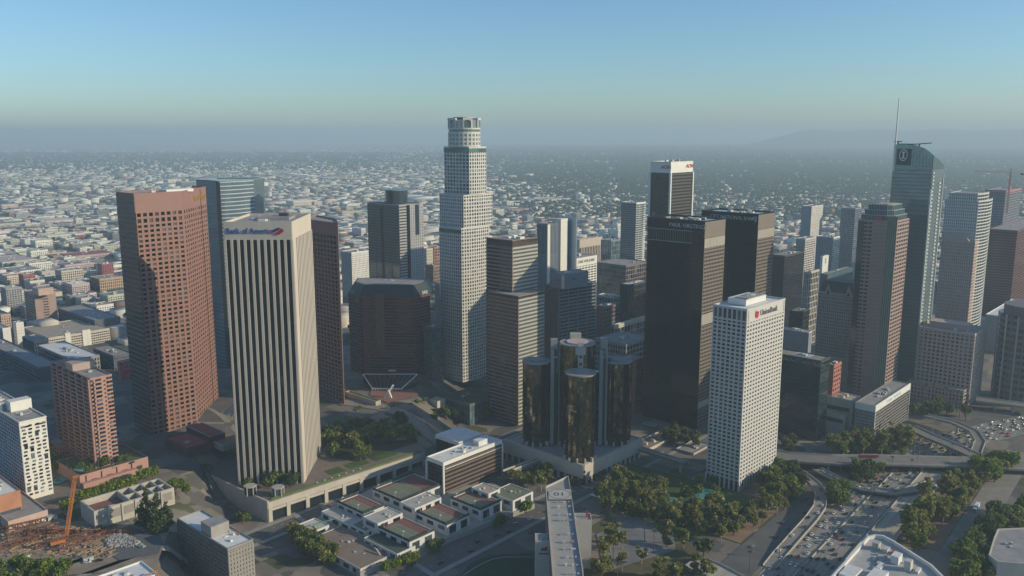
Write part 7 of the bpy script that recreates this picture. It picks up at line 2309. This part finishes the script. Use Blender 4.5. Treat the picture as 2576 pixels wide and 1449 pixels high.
def car_protos():
    gl = mat("car_glass", (.012, .014, .017), .08, .05, spec=.6)
    cab_v = [(-1.5, -.78, .85), (1.0, -.78, .85), (1.0, .78, .85), (-1.5, .78, .85), (-1.15, -.62, 1.36), (.35, -.62, 1.36), (.35, .62, 1.36), (-1.15, .62, 1.36)]
    me = bpy.data.meshes.new("windows"); me.from_pydata(cab_v, [], UF); me.materials.append(gl)
    wv, wf = [], []
    for s in (-.1, .1):
        for k in range(8): wv.append((.32 * math.cos(k * math.pi / 4), s, .32 * math.sin(k * math.pi / 4)))
    wf = [tuple(range(7, -1, -1)), tuple(range(8, 16))] + [(k, (k + 1) % 8, 8 + (k + 1) % 8, 8 + k) for k in range(8)]
    wm = bpy.data.meshes.new("wheel"); wm.from_pydata(wv, [], wf); wm.materials.append(M_dark)
    for c, m in M_car.items():
        rv = [(-1.16, -.63, 1.34), (.36, -.63, 1.34), (.36, .63, 1.34), (-1.16, .63, 1.34), (-1.1, -.58, 1.42), (.28, -.58, 1.42), (.28, .58, 1.42), (-1.1, .58, 1.42)]
        rm = bpy.data.meshes.new("car_roof"); rm.from_pydata(rv, [], UF); rm.materials.append(m)
        CAR_P[c] = (car_mesh(4.5, 1.8, 1.45, 1.25, m), me, rm, wm)
car_protos()
CR = random.Random(23)
def car(x, y, z, rz, colour, where, group, name="car"):
    b, wi, rf, wh = CAR_P[colour]
    o = bpy.data.objects.new(name, b)
    COL.objects.link(o)
    o.location = (x, y, z + ZOFF); o.rotation_euler = (0, 0, rz)
    s = CR.uniform(.98, 1.12); o.scale = (s, 1.0, CR.uniform(.98, 1.18))
    tag(o, colour + " car " + where, "car", group)
    for nm, me, loc in (("windows", wi, (0, 0, 0)), ("car_roof", rf, (0, 0, 0)), ("wheel", wh, (-1.4, -.82, .32)), ("wheel", wh, (1.4, -.82, .32)), ("wheel", wh, (-1.4, .82, .32)), ("wheel", wh, (1.4, .82, .32))):
        c = bpy.data.objects.new(nm, me); COL.objects.link(c); c.parent = o; c.location = loc
COLS = ["white"] * 5 + ["silver"] * 4 + ["black"] * 5 + ["grey"] * 4 + ["red"] + ["blue"]
used = []
def along_line(pts, s, off):
    for i in range(len(pts) - 1):
        a, b = pts[i], pts[i + 1]; L = math.hypot(b[0] - a[0], b[1] - a[1])
        if s <= L:
            d = math.atan2(b[1] - a[1], b[0] - a[0]); p = lerp(a, b, s / L)
            return p[0] + math.sin(d) * off, p[1] - math.cos(d) * off, d
        s -= L
for k in range(9):
    off = -18.2 + 4.1 * (k + .5)
    s_ = 130 + CR.uniform(0, 14)
    while s_ < 640:
        r_ = along_line(FWC, s_, off + CR.uniform(-.3, .3))
        if r_ and proj(r_[0], r_[1], 1)[0] < 2600:
            c_ = CR.choice(COLS)
            far = s_ > 380
            car(r_[0], r_[1], .38, r_[2] + (math.pi if k < 4 else 0), c_, "on the far freeway bend past the overpass" if far else ("in the oncoming freeway lanes nearer the ramp" if k < 4 else "in the freeway lanes nearer the express road"), "cars on the freeway bend" if far else "cars in the freeway lanes")
        s_ += CR.uniform(9, 24) if k < 7 else CR.uniform(12, 34)
for s_, n_ in ((560, -228), (585, -221), (612, -226), (640, -219), (668, -228), (690, -222), (604, -219)):
    p = fw(s_, n_); car(p[0], p[1], .35, FA, CR.choice(COLS), "on the dark side road left of the ramp", "cars on the side road")
RAMP = [pz(1975, 1168, 7), pz(2018, 1192, 7), pz(2052, 1218, 7), pz(2066, 1246, 7), pz(2062, 1275, 6.5), pz(2040, 1306, 5.5), pz(2005, 1345, 3.5), pz(1960, 1396, 1.2)]
for i, t, o in ((1, .6, 2), (2, .5, -2), (3, .3, 2), (3, .9, -2), (4, .5, -2), (4, .95, 2), (5, .5, -1.5), (6, .1, 2), (6, .6, -2), (6, .85, 2), (0, .5, 2)):
    a, b = RAMP[i], RAMP[i + 1]; d = math.atan2(b[1] - a[1], b[0] - a[0])
    car(a[0] + (b[0] - a[0]) * t + math.sin(d) * o, a[1] + (b[1] - a[1]) * t - math.cos(d) * o, a[2] + (b[2] - a[2]) * t + .05, d + math.pi, CR.choice(COLS), "on the curved ramp", "cars on the curved ramp")
MER = [pz(2055, 1180, 4), pz(2110, 1207, 4), pz(2170, 1228, 4), pz(2240, 1238, 4), pz(2310, 1228, 3.5)]
for i, t in ((0, .3), (0, .6), (0, .9), (1, .25), (1, .5), (1, .8), (2, .15), (2, .4), (3, .2)):
    a, b = MER[i], MER[i + 1]; d = math.atan2(b[1] - a[1], b[0] - a[0])
    car(a[0] + (b[0] - a[0]) * t, a[1] + (b[1] - a[1]) * t, a[2] + .05, d, CR.choice(("white", "silver", "white", "black")), "queueing on the low merge ramp", "cars on the merge ramp")
for t, o in ((.30, 6), (.34, 9), (.385, 6), (.40, 9), (.44, 7), (.45, -6), (.47, 9), (.50, 6), (.53, -6), (.56, 8), (.60, -7), (.63, 6), (.68, -6), (.72, 7), (.28, -8), (.25, 8), (.42, 4), (.36, 3)):
    p = lerp((-190, 408), (262, 910), t)
    car(p[0] + .743 * o, p[1] - .669 * o, .3 + hill(*p), math.radians(48) + (math.pi if o < 0 else 0), CR.choice(COLS), "on the street beside the tennis club", "cars on the street beside the club")
for t, o in ((.50, 5), (.54, -5), (.60, 5), (.62, 2), (.66, -4), (.72, 5), (.76, -5), (.80, 4), (.57, 7), (.69, 6)):
    p = lerp((-400, 902), (60, 395), t)
    car(p[0] - .743 * o * .9, p[1] - .669 * o, .5 + hill(*p), math.radians(-48), CR.choice(COLS), "on the cross street before the bank plaza", "cars on the cross street")
for s_, n_ in ((640, -106), (600, -115), (720, -104), (560, -106)):
    p = fw(s_, n_); car(p[0], p[1], .34, FA, CR.choice(COLS), "on the frontage road", "cars on the frontage road")
ZOFF = TERR
for px, py, c in ((68, 1411, "white"), (220, 1418, "white"), (200, 1404, "silver"), (250, 1413, "black")):
    p = P(px, py); car(p[0], p[1], .55, .2, c, "parked on the building site", "cars on the building site")
ZOFF = 0.0
def long_vehicle(name, label, cat, x, y, z, rz, l, w, h, body, parts):
    T = Tower(name, label, cat, [(x, y), (x + 1, y), (x, y + 1)], z)
    ca, sa = math.cos(rz), math.sin(rz)
    def at(u, v, zz): return (x + ca * u - sa * v, y + sa * u + ca * v, z + zz)
    for nm, u, v, zz, d, m in parts: T.box(nm, at(u, v, zz), d, rz, m)
    for u in (-l * .35, l * .33):
        for v in (-w * .42, w * .42): T.box("wheel", at(u, v, .45), (.9, .3, .9), rz, M_dark)
red = mat("bus_red", (.3, .03, .03), .4)
p = pz(2185, 1152, 8.4)
long_vehicle("city_bus", "long dark red bus crossing the overpass", "bus", p[0], p[1], 8.5, math.radians(0), 17, 2.6, 3, red, [("body", 0, 0, 1.9, (17, 2.6, 2.4), red), ("roof", 0, 0, 3.2, (16.6, 2.4, .25), mat("bus_roof", (.35, .2, .19), .5)), ("window_band", 0, -1.28, 2.3, (15.5, .12, .9), M_dark)])
p = P(2455, 1283)
wb = mat("truck_white", (.7, .71, .72), .4)
long_vehicle("box_truck", "white and blue truck on the frontage road behind the trees", "truck", p[0], p[1], .3, FA, 15, 2.6, 4, wb, [("trailer", 3, 0, 2.4, (9, 2.6, 3.2), wb), ("cab", -5, 0, 1.9, (4, 2.5, 2.6), mat("truck_blue", (.35, .5, .62), .4)), ("windshield", -7, 0, 2.3, (.15, 2.2, 1.0), M_dark), ("chassis", 0, 0, .8, (14, 2.2, .5), M_dark)])
p = P(1500, 1258)
long_vehicle("shuttle_bus", "silver shuttle bus turning beside the park", "bus", p[0], p[1], .3, math.radians(-38), 11, 2.6, 3, M_car["silver"], [("body", 0, 0, 1.9, (11, 2.6, 2.4), M_car["silver"]), ("window_band", 0, -1.28, 2.2, (10, .12, .9), M_dark), ("roof", 0, 0, 3.2, (10.6, 2.4, .2), wb)])
# street lamps along the freeway and streets
def lamp(x, y, z, h, rz, label, group):
    T = Tower("street_lamp", label, "street lamp", [(x, y), (x + 1, y), (x, y + 1)], z, group=group)
    m = mat("lamp_metal", (.4, .41, .41), .5)
    T.box("pole", (x, y, z + h / 2), (.28, .28, h), 0, m)
    T.box("arm", (x + math.cos(rz) * 1.3, y + math.sin(rz) * 1.3, z + h), (2.8, .16, .16), rz, m)
    T.box("lamp_head", (x + math.cos(rz) * 2.7, y + math.sin(rz) * 2.7, z + h - .1), (.9, .4, .2), rz, m)
for s_ in (560, 610, 660, 710): p = fw(s_, -189); lamp(p[0], p[1], .3, 11, FA + 1.57, "street lamp on the freeway's middle barrier", "lamps on the freeway barrier")
for px, py in ((2115, 1188), (2160, 1140), (2300, 1142), (2395, 1142), (2345, 1095)): p = P(px, py); lamp(p[0], p[1], .3, 16, .2, "tall lamp post by the overpass", "lamp posts by the overpass")
for t in (.32, .40, .48, .56, .64): p = lerp((-190, 408), (262, 910), t); lamp(p[0] - .743 * 13, p[1] + .669 * 13, .2, 9, -.8, "street lamp on the club side of the street", "lamps along the club street")

# ================================================================ the low city out to the horizon
strip("far_freeway", [P(-80, 584), P(140, 579), P(290, 566), P(470, 530), P(700, 505)], 34, M_exp, "pale elevated freeway crossing the flat district at far left", "road", flat, 13)
strip("far_freeway", [P(-60, 523), P(150, 517), P(330, 502), P(520, 478)], 30, M_exp, "fainter pale road line beyond the far freeway", "road", flat, 13)
strip("avenue", [P(640, 590), P(520, 470), P(470, 425)], 34, M_asph, "straight dark avenue running to the horizon behind the left towers", "road", flat, .5)
def far_city():
    rng = np.random.default_rng(11)
    B = []     # x, y, ang, w, d, h, roof rgb, wall rgb
    whites = [(.78, .75, .66), (.72, .69, .60), (.64, .59, .49), (.58, .54, .46), (.74, .70, .58)]
    greys = [(.30, .30, .30), (.24, .24, .25), (.36, .35, .33), (.20, .21, .23), (.28, .26, .24)]
    tans = [(.45, .33, .22), (.36, .24, .17), (.42, .18, .12), (.30, .14, .10), (.22, .30, .30), (.48, .40, .30)]
    def pick(pw, pg):
        u = rng.random()
        L = whites if u < pw else greys if u < pw + pg else tans
        c = np.array(L[rng.integers(len(L))]) * rng.uniform(.7, 1.05)
        return tuple(np.clip(c, 0, .8))
    def fill(y0, y1, cell, ang, px0, px1, size, hgt, keep, pw, pg, jitter=.25, street=4):
        a = math.radians(ang); ca, sa = math.cos(a), math.sin(a)
        R = y1 * 1.35
        m = int(2 * R / cell)
        ii, jj = np.meshgrid(np.arange(-m // 2, m // 2), np.arange(-m // 2, m // 2))
        u = (ii + .5) * cell; v = (jj + .5) * cell
        x = ca * u - sa * v; y = sa * u + ca * v
        px = 1288 + FPX * x / np.maximum(1, y * CT + CAMZ * ST)
        pj = px + rng.normal(size=x.shape) * (110 if y1 > 1800 else 1) * ((px > 900) & (px < 1600))
        ok = (y > y0) & (y <= y1) & (pj > px0) & (pj < px1) & (rng.random(x.shape) < keep * np.clip((23000 - y) / 11000, 0, 1)) & (ii % street != 0) & (jj % (street + 2) != 0)
        xs, ys = x[ok], y[ok]
        for X, Y in zip(xs, ys):
            w = rng.uniform(*size) * cell; d = rng.uniform(*size) * cell
            h = rng.uniform(*hgt) if rng.random() < .93 else rng.uniform(hgt[1], hgt[1] * 2.2)
            B.append((X + rng.normal() * cell * jitter * .3, Y + rng.normal() * cell * jitter * .3, a, w, d, h, pick(pw, pg), tuple(np.clip(np.array(pick(.7, .2)) * .97, 0, .7))))
    # industrial district at left
    fill(1180, 1800, 34, 48, -60, 880, (.6, 1.05), (7, 20), .90, .50, .38)
    fill(1800, 2900, 35, 48, -60, 1250, (.45, 1.35), (5, 13), .9, .55, .34, .25, 6)
    fill(2900, 5200, 42, 40, -60, 1250, (.3, 1.4), (5, 12), .88, .58, .32, .35, 8)
    fill(5200, 9000, 52, 25, -60, 1250, (.25, 1.4), (4, 10), .8, .6, .3, 1.0, 9)
    fill(9000, 22000, 125, 20, -60, 1500, (.2, .9), (4, 9), .36, .65, .25, 1.2, 11)
    fill(1900, 3200, 150, 48, -60, 1150, (.3, .75), (9, 13), .45, .62, .34, .4, 9)
    fill(3200, 6500, 210, 40, -60, 1200, (.3, .8), (10, 14), .42, .65, .32, .5, 9)
    # commercial belt and houses at right
    fill(1300, 1750, 36, 48, 1050, 1650, (.5, .95), (8, 24), .88, .45, .4)
    fill(1750, 3000, 33, 48, 1250, 2640, (.4, 1.2), (5, 14), .88, .46, .38, .5, 5)
    fill(1250, 1750, 36, 48, 1900, 2640, (.5, .95), (8, 26), .85, .42, .4)
    fill(3000, 4200, 31, 30, 1250, 2640, (.3, .9), (4, 10), .75, .52, .32, .8, 6)
    fill(4200, 6500, 42, 12, 1250, 2640, (.25, .6), (4, 9), .36, .6, .25, 1.2, 6)
    fill(6500, 9500, 65, 12, 1250, 2640, (.2, .5), (4, 8), .2, .6, .25, 1.2, 8)
    fill(9500, 20000, 150, 12, 1400, 2640, (.15, .6), (4, 9), .2, .55, .3, 1.2, 11)
    # not where a hand-placed building stands
    towers = [(o[0], o[1], o[2], o[3], o[4]) for o in OCC]
    foot = []
    for o in bpy.data.objects:
        if o.parent is None and o.get("category") in ("tower", "building", "office block", "office building", "garage", "hotel"):
            foot.append((o.location.x, o.location.y))
    foot = np.array(foot)
    keepB = []
    for b in B:
        if np.min((foot[:, 0] - b[0]) ** 2 + (foot[:, 1] - b[1]) ** 2) < (26 + max(b[3], b[4]) * .5) ** 2 and b[1] < 1900: continue
        keepB.append(b)
    B = keepB
    # the biggest in view become things of their own
    sc = []
    for i, b in enumerate(B):
        px, py = proj(b[0], b[1], b[5])
        if not (-5 < px < 2581): continue
        hid = any(t[0] - 2 < px < t[1] + 2 and py > t[2] and t[4] < b[1] for t in towers)
        if hid: continue
        sc.append((max(b[3], b[4]) * (b[5] + min(b[3], b[4]) * CAMZ / b[1]) / b[1] ** 2, i))
    sc.sort(reverse=True)
    near = set(i for _, i in sc[:290])
    def colour_name(c):
        r, g, bl = c
        if min(c) > .5: return "white"
        if r > bl * 2.2: return "brick red" if g < r * .62 else "tan"
        if r > bl * 1.5: return "tan"
        if r > .42: return "cream"
        return "dark grey" if max(c) < .26 else "grey"
    wmats = {}
    def cm(c, tagname):
        key = (round(c[0] * 10) / 10, round(c[1] * 10) / 10, round(c[2] * 10) / 10)
        if (key, tagname) not in wmats:
            wmats[key, tagname] = mat("%s_%d_%d_%d" % (tagname, key[0] * 10, key[1] * 10, key[2] * 10), (max(.04, key[0]), max(.04, key[1]), max(.04, key[2])), .85, .15, .12)
        return wmats[key, tagname]
    for i in sorted(near):
        x, y, a, w, d, h, cr, cw = B[i]
        px, _ = proj(x, y, h)
        zone = "flat district left of granite tower" if px < 300 else "flat district behind the left towers" if px < 1110 else "blocks right of crown tower" if px < 1640 else "blocks behind the right-hand towers"
        shape = "long" if max(w, d) > 1.6 * min(w, d) else "large" if w * d > 900 else "small"
        size = "tall" if h > 20 else "mid-height" if h > 13 else "low"
        q = rect((x - math.cos(a) * w / 2 + math.sin(a) * d / 2, y - math.sin(a) * w / 2 - math.cos(a) * d / 2), math.degrees(a), w, d)
        T = Tower("city_building", "%s %s %s-roofed building, %s walls, %s" % (size, shape, colour_name(cr), colour_name(cw), zone), "building", q, 0, group="%s %s %s-roofed buildings %s" % (size, shape, colour_name(cr), zone))
        mw, mr = cm(cw, "city_wall"), cm(cr, "city_roof")
        T.prism("wall", q, 0, h - .8, mw)
        T.roof(q, h, mr, mw, .8, .5)
        r = random.Random(i)
        for _ in range(r.randint(1, 4)):
            T.box("rooftop_unit", (x + r.uniform(-.3, .3) * w * .7, y + r.uniform(-.3, .3) * d * .7, h + r.uniform(0, 1)), (r.uniform(2, 6), r.uniform(2, 5), r.uniform(1.5, 3.5)), a, M_unit, T.last_roof)
        if h > 9:
            b = MB(); n = max(1, int((h - 2) / 3.6))
            for (p, q_) in ((q[0], q[1]), (q[3], q[0])):
                L = math.hypot(p[0] - q_[0], p[1] - q_[1]); k = max(2, int(L / 4)); nx, ny = (q_[1] - p[1]) / L, -(q_[0] - p[0]) / L
                for f in range(n):
                    for c in range(k):
                        s = lerp(p, q_, (c + .5) / k)
                        b.box((s[0] + nx * .05, s[1] + ny * .05, 2.2 + f * 3.6), (L / k * .55, .2, 1.7), math.atan2(q_[1] - p[1], q_[0] - p[0]))
            T.mb("windows", b, WIN, True)
    rest = [b for i, b in enumerate(B) if i not in near]
    n = len(rest)
    A = np.array([[b[0], b[1], b[2], b[3], b[4], b[5]] for b in rest])
    un = np.array(UNIT)
    ca, sa = np.cos(A[:, 2])[:, None], np.sin(A[:, 2])[:, None]
    ux, uy = un[None, :, 0] * A[:, 3:4], un[None, :, 1] * A[:, 4:5]
    V = np.stack([A[:, 0:1] + ux * ca - uy * sa, A[:, 1:2] + ux * sa + uy * ca, (un[None, :, 2] + .5) * A[:, 5:6]], 2).reshape(-1, 3)
    F5 = np.array([UF[1], UF[2], UF[3], UF[4], UF[5]])
    F = (F5[None] + 8 * np.arange(n)[:, None, None]).reshape(-1, 4)
    me = bpy.data.meshes.new("city_blocks")
    me.vertices.add(len(V)); me.vertices.foreach_set("co", V.ravel())
    me.loops.add(F.size); me.loops.foreach_set("vertex_index", F.ravel())
    me.polygons.add(len(F)); me.polygons.foreach_set("loop_start", np.arange(0, F.size, 4)); me.polygons.foreach_set("loop_total", np.full(len(F), 4))
    at = me.attributes.new("tint", 'FLOAT_COLOR', 'FACE')
    col = np.ones((n, 5, 4), np.float32)
    col[:, 0, :3] = np.array([b[6] for b in rest]); col[:, 1:, :3] = np.array([b[7] for b in rest])[:, None]
    at.data.foreach_set("color", col.ravel())
    me.update()
    me.materials.append(attr_mat("city_paint"))
    o = bpy.data.objects.new("city_blocks", me); COL.objects.link(o)
    tag(o, "thousands of small roofs spreading to the hazy horizon", "city blocks", kind="stuff")
    print("city", n, "near", len(near))
    # trees between them
    ico = []
    t = (1 + 5 ** .5) / 2
    iv = np.array([(-1, t, 0), (1, t, 0), (-1, -t, 0), (1, -t, 0), (0, -1, t), (0, 1, t), (0, -1, -t), (0, 1, -t), (t, 0, -1), (t, 0, 1), (-t, 0, -1), (-t, 0, 1)]) / math.hypot(1, t)
    fi = np.array([(0, 11, 5), (0, 5, 1), (0, 1, 7), (0, 7, 10), (0, 10, 11), (1, 5, 9), (5, 11, 4), (11, 10, 2), (10, 7, 6), (7, 1, 8), (3, 9, 4), (3, 4, 2), (3, 2, 6), (3, 6, 8), (3, 8, 9), (4, 9, 5), (2, 4, 11), (6, 2, 10), (8, 6, 7), (9, 8, 1)])
    pos = []
    def scatter(y0, y1, px0, px1, num, smin, smax):
        u = rng.random(num); y = np.sqrt(y0 ** 2 + u * (y1 ** 2 - y0 ** 2)); px = rng.uniform(px0, px1, num)
        px = np.where(np.abs(px - 1250) < 300, px + rng.normal(size=num) * 110, px)
        x = (px - 1288) / FPX * (y * CT + CAMZ * ST)
        s = rng.uniform(smin, smax, num)
        pos.append(np.stack([x, y, s], 1))
    scatter(1200, 3000, -40, 1250, 900, 3, 6)
    scatter(3000, 7000, -40, 1250, 4500, 3.5, 7)
    scatter(7000, 14000, -40, 1250, 7000, 7, 15)
    scatter(1700, 3000, 1250, 2620, 1600, 3, 6)
    scatter(3000, 5000, 1250, 2620, 13000, 3.5, 7.5)
    scatter(5000, 9000, 1250, 2620, 24000, 5, 10.5)
    scatter(9000, 22000, 1250, 2620, 14000, 12, 26)
    Q = np.concatenate(pos); n = len(Q)
    wob = rng.uniform(.7, 1.3, (n, 12, 1))
    V = iv[None] * wob * Q[:, 2][:, None, None] * np.array([1, 1, .85]) + np.stack([Q[:, 0], Q[:, 1], Q[:, 2] * .9 + .5], 1)[:, None]
    F = (fi[None] + 12 * np.arange(n)[:, None, None]).reshape(-1, 3)
    me = bpy.data.meshes.new("far_trees")
    V = V.reshape(-1, 3)
    me.vertices.add(len(V)); me.vertices.foreach_set("co", V.ravel())
    me.loops.add(F.size); me.loops.foreach_set("vertex_index", F.ravel())
    me.polygons.add(len(F)); me.polygons.foreach_set("loop_start", np.arange(0, F.size, 3)); me.polygons.foreach_set("loop_total", np.full(len(F), 3))
    me.update()
    me.materials.append(leaf_mat("far_leaf", (.045, .06, .03), .8))
    o = bpy.data.objects.new("far_foliage", me); COL.objects.link(o)
    tag(o, "dark trees dotted through the far neighbourhoods", "trees", kind="stuff")
far_city()

# ---------------------------------------------------------------- lettering becomes plain mesh
def letters_to_mesh():
    bpy.context.view_layer.update()
    dg = bpy.context.evaluated_depsgraph_get()
    for o in [o for o in bpy.data.objects if o.type == 'FONT']:
        me = bpy.data.meshes.new_from_object(o.evaluated_get(dg))
        n = bpy.data.objects.new("lettering", me)
        COL.objects.link(n)
        n.parent = o.parent; n.location = o.location; n.rotation_euler = o.rotation_euler; n.scale = o.scale
        bpy.data.objects.remove(o)
letters_to_mesh()
